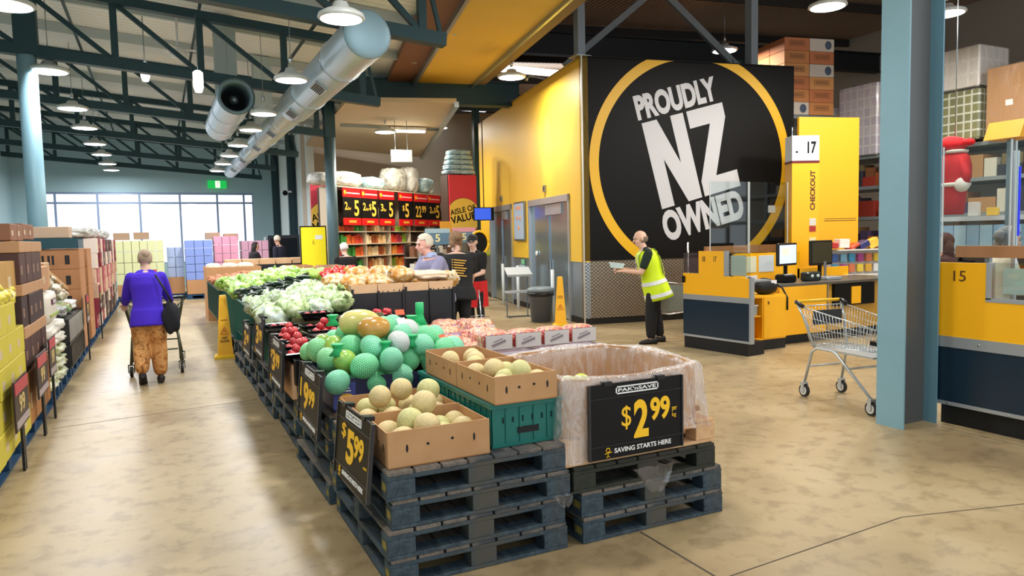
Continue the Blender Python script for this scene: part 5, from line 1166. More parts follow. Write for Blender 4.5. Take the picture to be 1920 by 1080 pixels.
tray('cardboard_box', 'tan carton under the nectarine punnets facing the aisle', (.87, 5.66, .43), .92, .62, .275, mat('cda583', .75, var='c0946e', scale=3))
tray('cardboard_box', 'tan carton under the farther nectarine punnets', (.87, 6.30, .43), .92, .6, .275, mat('b98f68', .75, var='a57f58', scale=3))
M_BLKGL = mat('0c0c0e', .12, coat=.7)
g = G(); g.box(1.1, 1.98, 6.98, 7.0, .70, .92); g.box(1.1, 1.98, 7.0, 7.02, .88, .92)
for i in range(5): g.box(1.1, 1.98, 6.975, 7.0, .72 + i * .035, .735 + i * .035)
tag(g.build('crate_wall', mat('6f6b4a', .4)), 'olive slatted crate side in front of the bagged cabbages', 'crate')
# ------------------------------------------------------------------ bagged cabbages, dark vegetables, lettuces
crate('teal crate at the aisle end of the bagged cabbages', (.92, 7.06, .43), .5, .62, .42, handle=False)
crate('teal crate in the middle of the bagged cabbages', (.92, 7.72, .43), .5, .7, .42, handle=False)
for i in range(3): crate('teal crate under the dark green vegetables, %s back' % NTH[i], (.92, 8.5 + i * .72, .43), .5, .68, .46, handle=False)
for i in range(3): crate('teal crate under the bagged lettuces, %s back' % NTH[i], (.92, 10.7 + i * .72, .28), .5, .68, .62, handle=False)
tag((lambda g: ([g.box(*q, .43, .8) for q in ((1.45, 1.78, 7.06, 8.4), (1.78, 2.3, 7.06, 7.5), (1.45, 2.5, 8.42, 12.8), (2.5, 3.4, 10.0, 14.2))], g.build('produce_table', M_BLKPL))[1])(G()), 'low black produce platform between the crates', 'table')
def bag(name, label, cat, loc, s_, m, seed, grp, elong=1.25, tail=True, rz=0):
    rr = random.Random(seed); p = [rr.uniform(0, 6) for _ in range(6)]
    g = G(); g.ell((0, 0, 0), s_ * elong, s_, s_ * .78, 26, 18, fn=lambda d: 1 + .10 * math.sin(5 * d.x + p[0]) * math.cos(4 * d.y + p[1]) + .07 * math.sin(9 * d.y + 7 * d.z + p[2]) + .05 * math.sin(13 * d.x + 11 * d.z + p[3]))
    if tail:
        a = rr.uniform(0, 6); t0 = Vector((math.cos(a) * s_ * elong * .8, math.sin(a) * s_ * .8, s_ * .35)); dr = Vector((math.cos(a), math.sin(a), .8)).normalized(); n = 12; o1 = dr.orthogonal().normalized(); o2 = dr.cross(o1)
        g.loft([[t0 + dr * (L_ * s_) + (o1 * math.cos(2 * PI * q / n) + o2 * math.sin(2 * PI * q / n) * .6) * r_ * s_ * (1 + .25 * math.sin(q * 2.6)) for q in range(n)] for L_, r_ in ((-.2, .4), (.12, .16), (.3, .24), (.5, .36))], 0, True, True)
    return tag(g.build(name, m, None, loc, rz), label, cat, grp)
k = 0
for j in range(6):
    for i in range(6):
        x = .98 + i * .2 + R.uniform(-.03, .03); y = 7.18 + j * .27 + R.uniform(-.04, .04)
        if x > 1.78 and y < 7.3: pass
        if x > 1.72 and y < 8.2 and x > 1.72: continue
        z = .90 + .20 * math.sin(min(1, (x - .9) / .9) * PI / 2) * (.45 + .55 * math.sin(min(1, (y - 7) / 1.2) * PI / 2)) + R.uniform(-.02, .03)
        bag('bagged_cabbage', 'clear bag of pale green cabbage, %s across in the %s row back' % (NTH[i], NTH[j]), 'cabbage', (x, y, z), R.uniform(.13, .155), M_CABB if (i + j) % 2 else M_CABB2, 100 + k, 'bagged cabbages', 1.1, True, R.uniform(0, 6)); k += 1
for j in range(3):
    for i in range(3):
        x = 1.95 + i * .25; y = 8.95 + j * .3; bag('bagged_cabbage', 'clear bag of pale leaf vegetable behind the black crates, %s across, %s row' % (NTH[i], NTH[j]), 'cabbage', (x, y, .98), .16, M_CABB2, 300 + i * 5 + j, 'bagged cabbages', 1.1, True, R.uniform(0, 6))
# courgettes
g = G(); g.ell((0, 0, 0), .1, .024, .024, 14, 8, fn=lambda d: 1 + .05 * d.x); o = g.build('z', M_ZUCC); ZM = o.data; bpy.data.objects.remove(o)
k = 0
for j in range(13):
    for i in range(6):
        x = .97 + i * .15 + R.uniform(-.02, .02); y = 8.80 + j * .135 + R.uniform(-.03, .03); z = .95 + .17 * (x - .9) + .04 * R.random() + .04 * math.sin(j)
        o = bpy.data.objects.new('courgette', ZM); COL.objects.link(o); o.location = (x, y, z + .02); o.rotation_euler = (0, R.uniform(-.3, .3), R.uniform(0, 3)); tag(o, 'dark green courgette, %s across in the %s row of the heap' % (NTH[i], NTH[j]), 'vegetable', 'dark green courgettes')
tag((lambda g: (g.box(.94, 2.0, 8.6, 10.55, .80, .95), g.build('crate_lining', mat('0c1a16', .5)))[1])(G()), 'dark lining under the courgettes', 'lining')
k = 0
for j in range(9):
    for i in range(5):
        x = .99 + i * .23 + R.uniform(-.03, .03); y = 10.65 + j * .33 + R.uniform(-.05, .05)
        z = .95 + .15 * math.sin(min(1, max(0, (x - .9) / 1)) * PI / 2) + R.uniform(-.02, .03)
        if y > 12.9: continue
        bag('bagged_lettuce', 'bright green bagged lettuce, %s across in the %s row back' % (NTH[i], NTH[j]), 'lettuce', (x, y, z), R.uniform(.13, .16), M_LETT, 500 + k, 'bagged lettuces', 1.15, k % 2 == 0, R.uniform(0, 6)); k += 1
for j in range(3):
    for i in range(4):
        x = 1.75 + i * .2; y = 9.35 + j * .32 + .5 * (j == 2)
        bag('bagged_lettuce', 'light green bagged lettuce by the green crate, %s across in its %s row' % (NTH[i], NTH[j]), 'lettuce', (2.1 + i * .22, 10.9 + j * .34, 1.10), .15, M_LETT, 700 + i * 7 + j, 'bagged lettuces', 1.1, False, R.uniform(0, 6))
g = G(); g.box(1.62, 2.05, 9.8, 9.83, .95, 1.12); g.box(1.62, 1.65, 9.4, 9.8, .95, 1.1); tag(g.build('crate_edge', mat('22b07a', .4)), 'bright green crate edge among the lettuces', 'crate')
# tomatoes
g = G(); g.ell((0, 0, 0), .045, .045, .038, 14, 9); o = g.build('t', M_PEPPER); TM = o.data; bpy.data.objects.remove(o)
for j in range(9):
    for i in range(13):
        x = 2.15 + i * .085 + R.uniform(-.02, .02); y = 10.15 + j * .085 + R.uniform(-.02, .02) + .1; z = 1.03 + .06 * math.sin(i * .35) + .012 * j + R.uniform(-.01, .02) + .04
        o = bpy.data.objects.new('tomato', TM); COL.objects.link(o); o.location = (x, y, z); tag(o, 'shiny red tomato, %s across in the %s row of the heap' % (NTH[i], NTH[j]), 'tomato', 'red tomatoes')
tray('cardboard_box', 'shallow carton holding the heap of red tomatoes', (2.1, 10.15, .80), 1.25, .95, .24, M_RED, slots=False)
# tall black folding crates with carton tops and bananas
for i in range(2):
    for k2 in range(1):
        c = thing('folding_crate', 'tall black folding crate, %s of the two below the banana cartons' % ['nearer the cabbages', 'nearer the grey-haired shopper'][i], 'crate', (1.80 + i * .585, 7.55, .567), group='black folding crates')
        g = G(); g.box(0, .58, 0, .02, 0, .51); g.box(0, .58, .78, .8, 0, .51); g.box(0, .02, .02, .78, 0, .51); g.box(.56, .58, .02, .78, 0, .51); g.box(0, .58, 0, .8, 0, .02); g.build('body', mat('10161c', .35, vary=.3), c)
        for x in (0, .28, .555):
            g = G(); g.box(x, x + .025, -.02, 0, 0, .56 if x == 0 else .53); g.build('rib', M_BLKPL, c)
for i in range(4):
    tray('cardboard_box', 'cream carton edge standing in the black crates, %s from the cabbage side' % NTH[i], (1.81 + i * .29, 7.575, .98), .28, .72, .19, mat('d8b48c', .75, var='c9a27a', scale=4), group='cream cartons in the black crates', slots=(i % 2 == 1))
for i in range(9):
    bag('bagged_bananas', 'clear bag of yellow bananas on the cream cartons, %s of nine from the cabbages' % NTH[i], 'bananas', (1.9 + (i % 5) * .27 - (.1 if i > 4 else 0), 7.85 + (i // 5) * .4, 1.17 + (.07 if i in (2, 6, 7) else 0)), .13, M_BANANA, 900 + i, 'bagged bananas', 1.3, i % 2 == 0, R.uniform(-.6, .6))
lump('pale paper sack lying on the last cream carton by the grey-haired shopper', 'sack', 'paper_sack', (2.78, 7.9, 1.175), .2, .26, .05, 0, mat('e6cdb0', .7, vary=.2), 77)
# ------------------------------------------------------------------ bags of pink apples in stacked trays
M_LBL = mk_rows('apple_label', 'e9e4ea', 'dcd6e2', 'a48ac0', .09, .2)
M_LBL2 = mat('d9d2d6', .3, var='bfb8b8', scale=35)
k = 0
for j in range(6):
    for i in range(4):
        x = 2.04 + i * .245; y = 5.2 + j * .33
        if y > 7.3: continue
        t = thing('apple_bag', 'clear printed bag of small pink apples, %s across in the %s row back' % (NTH[i], NTH[j]), 'bag', (x + .11, y + .15, .567), R.uniform(-.05, .05), 'bags of pink apples')
        h_ = .08 + .02 * (j > 0) + .025 * math.sin(i * 2.3 + j * 1.7)
        g = G(); p = R.uniform(0, 6); g.ell((0, 0, h_ + .01), .125, .165, h_, 22, 14, fn=lambda d: (1 / max(abs(d.x) ** 4 + abs(d.y) ** 4 + abs(d.z) ** 4, .2) ** .25) * (1 + .05 * math.sin(9 * d.x + p) * math.cos(8 * d.y + p))); g.build('bag', M_APPBAG, t)
        g = G(); g.cbox(-.095, .095, -.172, -.155, .03, h_ * 1.65, .006); g.build('printed_label', M_LBL2 if i > 1 else M_LBL, t)
        g = G()
        for q in range(3): g.ell((-.06 + q * .06, -.173, h_ * .9), .012, .003, .02, 10, 6)
        g.build('print', mat('7a5aa8' if i < 2 else '5a4a50', .4), t)
for i in range(4):
    t = thing('apple_bag', 'upright white printed bag of pink apples, %s along the row over the bin' % NTH[i], 'bag', (2.27 + i * .25, 4.98, .79), 0, 'bags of pink apples')
    g = G(); g.ell((0, 0, .07), .12, .1, .07, 22, 14, fn=lambda d: (1 / max(abs(d.x) ** 4 + abs(d.y) ** 4 + abs(d.z) ** 4, .2) ** .25)); g.build('bag', M_APPBAG, t)
    g = G(); g.cbox(-.11, .11, -.103, -.09, .005, .12, .006); lb = g.build('printed_label', mat('cfc8c8', .35, vary=.1), t)
    g = G(); g.T = Matrix.Translation((-.06, -.104, .03)) @ Matrix.Rotation(-.3, 4, 'Y'); g.box(0, .12, -.001, 0, 0, .02); g.box(.02, .1, -.001, 0, .03, .038); g.build('print', mat('8a7f84', .4), lb)
for i in range(2):
    t = tray('cardboard_box', 'pale printed tray under the apple bags, %s the fruit bin' % ['next to', 'second from'][i], (2.02 + i * .58, 4.86, .567), .57, .32, .21, mat('e3dbe0', .5, var='cfc4dc', scale=12), slots=False)
    g = G()
    for q in range(4): g.ell((.08 + q * .14, -.003, .11 + .015 * (q % 2)), .022, .003, .034, 12, 6)
    g.build('printed_ovals', mat('6a4a9a', .5), t)
    g = G()
    for q in range(4): g.ell((.08 + q * .14, -.006, .11 + .015 * (q % 2)), .01, .003, .018, 10, 6)
    g.build('printed_centres', mat('e3dbe0', .5), t)
# kumara, cartons, crates further back
g = G(); g.ell((0, 0, 0), .11, .04, .04, 12, 8, fn=lambda d: 1 - .25 * abs(d.x) + .08 * math.sin(5 * d.x)); o = g.build('k', M_KUMARA); KM = o.data; bpy.data.objects.remove(o)
for j in range(19):
    for i in range(6):
        x = .92 + i * .15 + R.uniform(-.03, .03); y = 13.0 + j * .17; z = .90 + .10 * (x - .9) + .02 * math.sin(j) + R.uniform(0, .04) + .02
        o = bpy.data.objects.new('kumara', KM); COL.objects.link(o); o.location = (x, y, z); o.rotation_euler = (0, R.uniform(-.3, .3), R.uniform(0, 3)); tag(o, 'brown kumara, %s across in the %s row of the heap' % (NTH[i], NTH[j]), 'vegetable', 'brown kumara')
tag((lambda g: (g.box(.9, 1.86, 13.0, 16.2, .80, .88), g.build('crate_lining', M_CARDDK))[1])(G()), 'brown lining board under the kumara', 'lining')
for i in range(4): crate('dark green crate under the kumara, %s back' % NTH[i], (.88, 12.95 + i * .82, .28), 1.0, .8, .58, mat('0d4a44', .4, vary=.3), handle=False)
for i in range(1): tray('cardboard_box', 'big open brown carton standing behind the heap of kumara', (.88 + .05 * i, 16.4 + i * 1.25, 0), 1.1, 1.1, 1.13, M_CARD, slots=False)
for i in range(6):
    lump('white carton pack standing in the brown cartons behind the kumara, %s' % NTH[i], 'carton', 'carton_pack', (1.05 + (i % 3) * .33, 16.6 + (i // 3) * .55, .95), .14, .14, .12, 0, mat('e8dccb', .6, var='b9a58c', scale=25), 60 + i, 'white packs behind the kumara')
for i in range(5):
    c = thing('folding_crate', 'black crate with cream carton top behind the lettuces, %s from the aisle' % NTH[i], 'crate', (1.35 + i * .38, 17.7 + .05 * i, 0), group='black crates behind the lettuces')
    g = G(); g.box(0, .37, 0, .5, 0, 1.12); g.build('body', mat('10161c', .35), c); g = G(); g.box(.01, .36, .01, .49, 1.12, 1.25); g.build('carton_top', mat('d8b48c', .75, var='c9a27a', scale=4), c)
for i in range(5):
    tray('cardboard_box', 'brown carton with red print behind the tomatoes, %s from the aisle' % NTH[i], (2.1 + (i % 3) * .42, 12.6 + (i // 3) * .7, .8 + .0 * i), .4, .6, .36 + .05 * (i % 2), mat(['c79a6c', 'd0b090', 'b98058'][i % 3], .7, var='a8704a', scale=8), slots=False)
# ------------------------------------------------------------------ left row of cartons on blue pallets, front faces at x = -1.03
PB_ = make_pallet(1.0, 1.1, M_PALBLUE, M_PALBLUE, 'blue pallet under the yellow cartons', (-2.06, 4.55, 0), 0, 'blue pallets under the left carton row')
LW = ['under the yellow cartons, nearer one', 'under the yellow cartons', 'under the sack display', 'under the black crates', 'under the brown slotted cartons', 'behind the black crates', 'behind the brown cartons', 'before the pale cartons', 'under the pale cartons', 'second under the pale cartons', 'third under the pale cartons', 'nearest the far stacks', 'beside the far stacks', 'at the row end', 'last at the row end']
PB_['label'] = 'bright blue pallet ' + LW[0]
for i in range(1, 15): dup(PB_, (-2.06, 4.55 + i * 1.22, 0), label='bright blue pallet ' + LW[i])
X0 = -1.03
BX = {}
def carton(c, dims, ca='carton', nm=None, tape=True):
    k_ = (c,) + dims
    if k_ not in BX:
        w_, d_, h_ = dims; t = thing('carton', 'x', ca, (0, 0, -50))
        g = G(); g.cbox(-w_, 0, 0, d_, 0, h_, .005); g.build('body', mat(c, .65, vary=.22, scale=8), t)
        if tape:
            g = G(); g.box(-w_ * .5 - .025, -w_ * .5 + .025, -.001, d_ + .001, h_, h_ + .0012); g.box(.0, .0012, d_ * .15, d_ * .4, h_ * .3, h_ * .6); g.build('label_panel', mat({'d': 'ddd27a', '4': '8a6a58', '3': '8a6a58'}.get(c[0], 'cdb898'), .5), t)
        BX[k_] = t
        t['_p'] = 1
    return BX[k_]
used = set()
def put(c, dims, loc, label, group, rz=0, tape=True, cat='carton'):
    p = carton(c, dims, tape=tape)
    if p.name not in used: used.add(p.name); p.location = loc; p.rotation_euler = (0, 0, rz); p['label'] = label; p['group'] = group; p['category'] = cat; del p['_p']; return p
    r_ = dup(p, loc, rz, label, group); r_['category'] = cat; return r_
# yellow cartons: y 4.55..7.0
YC = 'c6b83c'
for j in range(7):
    for z in range(5 if j < 6 else 4):
        put(YC, (.5, .36, .215), (X0 + R.uniform(-.008, .008), 4.5 + j * .37, .145 + z * .218), 'yellow carton, %s up in the %s column from the near end' % (ORD[z], NTH[j]), 'yellow cartons in the left row')
        put(YC, (.5, .36, .215), (X0 - .52, 4.5 + j * .37, .145 + z * .218), 'yellow carton in the back layer, %s up in the %s column' % (ORD[z], NTH[j]), 'yellow cartons in the left row')
for j in range(4):
    put('b58c4a', (.5, .44, .30), (X0 - .04, 5.35 + j * .46, 1.24), 'brown printed carton on the yellow cartons, %s along' % NTH[j], 'brown cartons on the yellow cartons')
for j in range(3):
    bag('gift_bag', 'crumpled yellow starred wrapping on the yellow cartons, %s along' % NTH[j], 'wrapping', (X0 - .1, 6.1 + j * .33, 1.30 - .02 * j), .11, mk_bagged('yellow_wrap%d' % j, ['8a6a2a', 'd8c83a', 'f0e060', 'c8b8a0'], 14, .3, .3), 40 + j, 'yellow starred wrapping', 1.2, True, j)
# dark brown bottle cartons y 7.0..8.2
for j in range(4):
    for z in range(3):
        put('4a2c26' if z % 2 == 0 else '3a2622', (.5, .3, .26), (X0 + R.uniform(-.01, .01), 7.12 + j * .31, .62 + z * .36), 'dark brown bottle carton, %s up in the %s column past the yellow cartons' % (ORD[z], NTH[j]), 'dark bottle cartons in the left row')
        put('b58a62', (.52, .3, .095), (X0 + .005, 7.12 + j * .31, .883 + z * .36), 'shallow tan tray between dark bottle cartons, %s up, %s column' % (ORD[z], NTH[j]), 'tan trays between the bottle cartons', tape=False)
    put('a8703c', (.5, .3, .45), (X0, 7.12 + j * .31, .15), 'tall orange-brown carton at the foot of the dark bottle cartons, %s along' % NTH[j], 'cartons at the foot of the dark bottle cartons')
    put('8a5c40', (.45, .29, .14), (X0 - .05, 7.12 + j * .31, 1.72 if j > 1 else 1.705), 'brown carton at the very top of the dark bottle cartons, %s along' % NTH[j], 'brown cartons at the top of the bottle cartons')
# white sacks y 8.4..10.1
M_SACK = mat('ded9cc', .5, var='cfc8b8', scale=6); M_SACKG = mk_bagged('printed_sack', ['4a3a30', '9aa04a', 'd8dcc0', 'e6e2d8'], 9, .4, .3)
for z in range(5):
    for j in range(2):
        s_ = lump('%s sack in the left row, %s up in the %s pile' % ('white pet food' if z > 2 else 'green and white printed', ORD[z], ['nearer', 'farther']), 'sack', 'sack', (X0 - .32, 8.82 + j * .74, .15 + z * .135), .33, .36, .066, 0, M_SACK if z > 2 else M_SACKG, 20 + z * 2 + j, 'sacks in the left row')
        s_['label'] = '%s sack in the left row, %s up in the %s pile' % ('white pet food' if z > 2 else 'green and white printed', ORD[z], ['nearer', 'farther'][j])
t = thing('sack', 'upright white sack with dark red brand patch facing the aisle', 'sack', (X0 - .14, 9.2, .83), group='sacks in the left row')
g = G(); g.ell((0, 0, .17), .12, .42, .17, 24, 14, fn=lambda d: (1 / max(abs(d.x) ** 5 + abs(d.y) ** 5 + abs(d.z) ** 5, .15) ** .2)); g.build('body', M_SACK, t)
g = G(); g.box(.122, .13, -.2, .12, .2, .26); g.build('brand_patch', mat('5a2032', .5), t); g = G(); g.box(.12, .13, -.3, .3, .08, .1); g.build('green_stripe', mat('9ab83a', .5), t)
g = G(); Mt = Matrix(((0, -1, 0, .132), (1, 0, 0, -.16), (0, 0, 1, .21), (0, 0, 0, 1))); put_text(g, 'TUX', 0, 0, .22, .04, -.0, .001, M=Mt); g.build('lettering', M_WHITE, t)
put('b98a60', (.42, .5, .25), (X0 - .06, 8.75, 1.19), 'open tan carton with pink print standing on the white sack', 'cartons on the sacks')
put('c49a72', (.42, .42, .28), (X0 - .1, 9.3, 1.19), 'second tan carton standing on the white sack', 'cartons on the sacks')
for j in range(3): lump('red and white soft packet in the open carton on the sacks, %s along' % NTH[j], 'packet', 'packet', (X0 - .2, 8.85 + j * .14, 1.445), .05, .05, .05, 0, mat('d86a5a', .4, var='f0d8d0', scale=20), 90 + j, 'packets in the open carton')
# timber rack with slanted side behind: cream side panel
t = thing('display_rack', 'slanted cream and timber rack side rising over the sack display', 'rack', (X0 - .5, 8.1, 0))
g = G(); g.poly([(0, 1.25), (3.2, 1.0), (3.2, 1.1), (.9, 1.66), (0, 1.72)], (-.06, 0), axis='x'); g.build('side_panel', mat('d9b07a', .6, vary=.1), t)
g = G(); g.beam((0.01, 0, 1.73), (.01, .9, 1.68), .05); g.beam((.01, .9, 1.68), (.01, 3.2, 1.1), .05); g.build('edge_strip', mat('c4d0da', .5), t)
g = G(); g.beam((.15, .7, 1.75), (.35, 4.6, .9), .05); g.build('timber_arm', M_WOODL, t)
g = G(); g.box(-.05, 0, 0, .06, 0, 1.3); g.box(-.05, 0, 3.1, 3.16, 0, 1.05); g.build('leg', M_WOODL, t)
for j in range(6): bag('paper_bouquet', 'white and brown crumpled gift pack hanging on the slanted rack, %s along' % NTH[j], 'gift pack', (X0 - .3 + .02 * j, 8.9 + j * .5, 1.52 - j * .105), .1, mk_bagged('gift_pack%d' % j, ['4a3a30', 'c8b89a', 'f0ece0'], 18, .4, .5), 140 + j, 'gift packs on the slanted rack', .9, True, j)
# black ribbed crates y 10.4..12.6
for j in range(3):
    for z in range(2):
        c = thing('ribbed_crate', 'black ribbed plastic crate, %s of two high, %s back in the left row' % (['lower', 'upper'][z], NTH[j]), 'crate', (X0 - .5, 10.25 + j * .605, .15 + z * .31), group='black ribbed crates in the left row')
        g = G(); g.box(0, .5, 0, .6, 0, .30); g.build('body', mat('1c1c1e', .4, vary=.2), c)
        g = G()
        for q in range(5): g.box(.5, .512, .04 + q * .12, .08 + q * .12, .02, .28)
        g.build('ribs', mat('a8a49c', .4) if z else M_BLKPL, c)
    lump('%s soft goods pack on the black ribbed crates, %s back' % (['white', 'red and green', 'white and black', 'grey'][j], NTH[j]), 'pack', 'soft_pack', (X0 - .25, 10.5 + j * .605, .765), .2, .26, .07, 0, mk_bagged('soft%d' % j, [['f0f0ec', '3a3a3a', 'e8e8e4'], ['c02a2a', '3a8a3a', 'f0e8e0'], ['222222', 'f2f2f0', 'c8c8c8'], ['8a8a8a', 'd8d8d8', '5a5a5a']][j], 14, .4, .2), 240 + j, 'soft packs on the ribbed crates')
# big brown slotted cartons y 12.8 ..15.4 facing the camera side
for j in range(2):
    for z in range(5):
        for i in range(2):
            tt = thing('slotted_carton', 'big brown carton with dark hand slots, %s up, %s column, %s layer back' % (ORD[z], ['aisle side', 'wall side'][i], NTH[j]), 'carton', (X0 - .62 - i * .66, 12.08 + j * 1.25, .15 + z * .292), group='big brown slotted cartons')
            g = G(); g.cbox(0, .62, 0, .78, 0, .29, .006); g.build('body', mat('b07c50', .75, var='a2704a', scale=5), tt)
            g = G()
            for x in (.16, .23, .28, .44, .47): g.box(x, x + .028, -.003, .0, .07, .2)
            g.build('hand_slots', M_SHADOW, tt)
t = thing('teal_tray', 'dark teal tray lying across the top of the brown slotted cartons', 'tray', (X0 - 1.3, 12.05, 1.615)); g = G(); g.box(0, 1.3, 0, .8, 0, .13); g.build('body', mat('14424c', .4), t); g = G(); g.box(0, 1.3, 0, .02, .13, .15); g.box(0, 1.3, .78, .8, .13, .15); g.build('rim', mat('14424c', .4), t)
put('8fb4bc', (.5, .4, .16), (X0 - .72, 12.2, 1.77), 'pale blue carton on the teal tray', 'cartons on the teal tray', tape=False)
put('c8a88c', (.55, .4, .16), (X0 - .12, 12.2, 1.77), 'pinkish tan carton on the teal tray', 'cartons on the teal tray', tape=False)
put('c2a184', (.3, .35, .28), (X0 - 1.32, 12.1, 1.62), 'tan carton beside the teal tray near the column', 'cartons on the teal tray', tape=False)
# tall mixed piles y 15.6 .. 21.5
MIXC = [('8a2a3a', 'dark red'), ('c8a48a', 'tan'), ('d8c8bc', 'stone'), ('b86a70', 'rose'), ('5a4a44', 'brown'), ('c9b090', 'sand')]
for j in range(15):
    for z in range(6):
        c = MIXC[(j * 2 + z // 2) % 6]
        put(c[0], (.55, .42, .27), (X0 + R.uniform(-.03, .03), 15.0 + j * .44, .15 + z * .272), '%s goods carton, %s up in the %s column before the far stacks' % (c[1], ORD[z], NTH[j]), 'mixed cartons at the far part of the left row')
for j in range(5): lump('clear wrapped bundle standing on the mixed cartons, %s along the row' % NTH[j], 'wrapped pack', 'wrapped_pack', (X0 - .3, 15.3 + j * 1.2, 1.785), .26, .4, .1, 0, M_WRAPW, 170 + j, 'wrapped bundles on the mixed cartons')
# back-up row behind (against the left wall)
for j in range(11):
    for z in range(5):
        c = [('b08a64', 'tan'), ('9a7450', 'brown'), ('c4a888', 'sand')][(j + z) % 3]
        put(c[0], (.9, .9, .34), (-2.2, 6.0 + j * 1.0, .0 + z * .372), '%s backing carton along the wall side, %s up in the %s column' % (c[1], ORD[z], NTH[j]), 'backing cartons along the wall side') if z < (4 if j < 7 else 5) else None
# red and black price posts on the left
for i, (y, z, w_, h_, nm) in enumerate([(6.58, .34, .56, .36, 'small red topped price frame on a post by the yellow cartons'), (7.66, .37, .56, .36, 'red topped price frame on a post by the dark bottle cartons'), (8.3, .43, .44, .36, 'red topped price frame on a post by the white sacks'),
                          (12.2, .55, .4, .4, 'black price frame on a post beyond the ribbed crates'), (14.8, .55, .4, .4, 'black price frame on a post by the big brown cartons')]):
    t = thing('price_sign', nm, 'price sign', (X0 + .06, y, z), RA * -1 + PI)
    t.rotation_euler = (0, 0, -PI / 2 + PI)
    g = G(); g.box(-w_, 0, -.012, 0, 0, h_); t.rotation_euler = (0, 0, PI / 2); t.location = (X0 + .06, y, z); g.build('frame', mat('2a1a1e', .4), t)
    g = G(); g.box(-w_ + .02, -.02, -.016, -.012, h_ * .72, h_ - .015); g.build('red_header', mat('b8404c', .4, vary=.2), t); g = G(); g.box(-w_ + .02, -.02, -.016, -.012, .02, h_ * .2); g.build('footer', mat('a89a9a', .5), t)
    g = G(); put_text(g, '99', -w_ * .7, h_ * .3, w_ * .4, h_ * .36, -.013, .001); g.build('numerals', mat('c9b070', .5), t)
    g = G(); g.box(-w_ * .55, -w_ * .5, -.008, .01, -z, 0); g.box(-w_ * .45, -w_ * .4, -.008, .01, -z, 0); g.build('post', M_BLKPL, t)
# ------------------------------------------------------------------ far stacks of wrapped packs before the window
def far_stack(x0, y0, nx, nz, w_, h_, c1, nm, base=.42, z0=.15, wh=''):
    n = 0
    dup(PB_, (x0, y0, 0), label='bright blue pallet under the %s packs before the window' % nm, group='blue pallets before the window')
    nb_ = max(1, math.ceil(nx * w_ / .6 - .3)); bw_ = round(nx * w_ / nb_, 3)
    for i in range(nb_): put('b98a5e', (bw_ - .01, .9, base - .002), (x0 + (i + 1) * bw_, y0, z0), 'brown carton at the foot of the %s packs, %s along' % (nm, NTH[i]), 'brown cartons under the packs before the window', tape=False)
    for i in range(nx):
        for k2 in range(nz):
            me = proto_box(c1 if (i + k2) % 3 else c1, w_ - .012, .7, h_ - .012, 'paper_pack')
            inst(me, 'paper_pack', (x0 + w_ / 2 + i * w_, y0 + .35, z0 + base + k2 * h_), 0, '%s pack before the window, %s up in its %s column' % (nm, ORD[k2], NTH[i]), 'pack', '%s packs before the window' % nm)
far_stack(-1.12, 23.6, 6, 4, .21, .32, 'd8dca8', 'pale yellow', .34)
far_stack(.22, 23.8, 2, 3, .22, .3, 'a8b8d8', 'grey blue', .5)
far_stack(.70, 23.2, 3, 5, .25, .235, '7f96d8', 'light blue', .42)
far_stack(1.50, 23.4, 3, 5, .23, .26, 'e09ab4', 'pink', .4)
far_stack(2.30, 23.6, 4, 4, .2, .3, 'd0a0b8', 'mauve', .35)
for i in range(5): put('a88a70', (.4, .5, .2), (-.75 + i * .52 + (.9 if i > 2 else 0), 23.7, [1.79, 1.8, 1.8, 1.76, 1.72][i]), 'brown open carton on top of the far packs, %s along' % NTH[i], 'open cartons on the far packs', tape=False) if i != 2 else None
t = thing('price_board', 'red and black price board reading $8.99 in front of the far light blue packs', 'price board', (1.28, 23.1, .38)); g = G(); g.box(0, .5, 0, .02, 0, .55); g.build('black_face', M_SIGNBLK, t)
g = G(); g.box(0, .5, -.004, 0, .45, .55); g.box(0, .5, -.004, 0, 0, .1); g.build('red_panel', M_RED, t); g = G(); put_text(g, '$', .06, .22, .08, .14, -.001, .001); put_text(g, '8', .16, .15, .13, .25, -.001, .001, bold=.03); put_text(g, '99', .31, .24, .16, .16, -.001, .001); g.build('numerals', M_SIGNYEL, t)
g = G(); g.box(.22, .26, .02, .04, -.38, .5); g.build('post', M_BLKPL, t)
t = thing('price_board', 'red price board half hidden behind the woman in the purple top', 'price board', (-.48, 22.8, .38)); g = G(); g.box(0, .4, 0, .02, 0, .55); g.build('black_face', M_SIGNBLK, t); g = G(); g.box(0, .4, -.004, 0, .42, .55); g.build('red_panel', M_RED, t); g = G(); g.box(.18, .22, .02, .04, -.38, .5); g.build('post', M_BLKPL, t)

# ------------------------------------------------------------------ high racks behind the checkouts
rk = thing('pallet_rack', 'tall grey warehouse racking behind the checkouts', 'rack', (13.7, 0, 0))
YR = [1.5, 4.1, 6.7, 9.2, 11.8, 14.4]
for y in YR:
    g = G(); g.box(0, .1, y, y + .08, 0, 5.0); g.box(1.1, 1.2, y, y + .08, 0, 5.0); g.build('upright', M_GREYMET, rk)
for z in (.5, 1.2, 1.9, 2.55, 3.2):
    g = G(); g.box(-.03, 1.2, 1.5, 14.4, z - .07, z); g.build('shelf_beam', mat('9aa3a6', .4, .3), rk)
COLR = [('b98a5c', 'tan'), ('c9a27c', 'sand'), ('8a5a3c', 'brown'), ('a03a2c', 'brick red'), ('d8d0c0', 'cream'), ('5a4a6a', 'plum'), ('7a6a4a', 'olive'), ('c86a3a', 'orange'), ('3a3a44', 'charcoal')]
LV = {0.5: 'lowest', 1.2: 'second', 1.9: 'third', 2.55: 'fourth'}
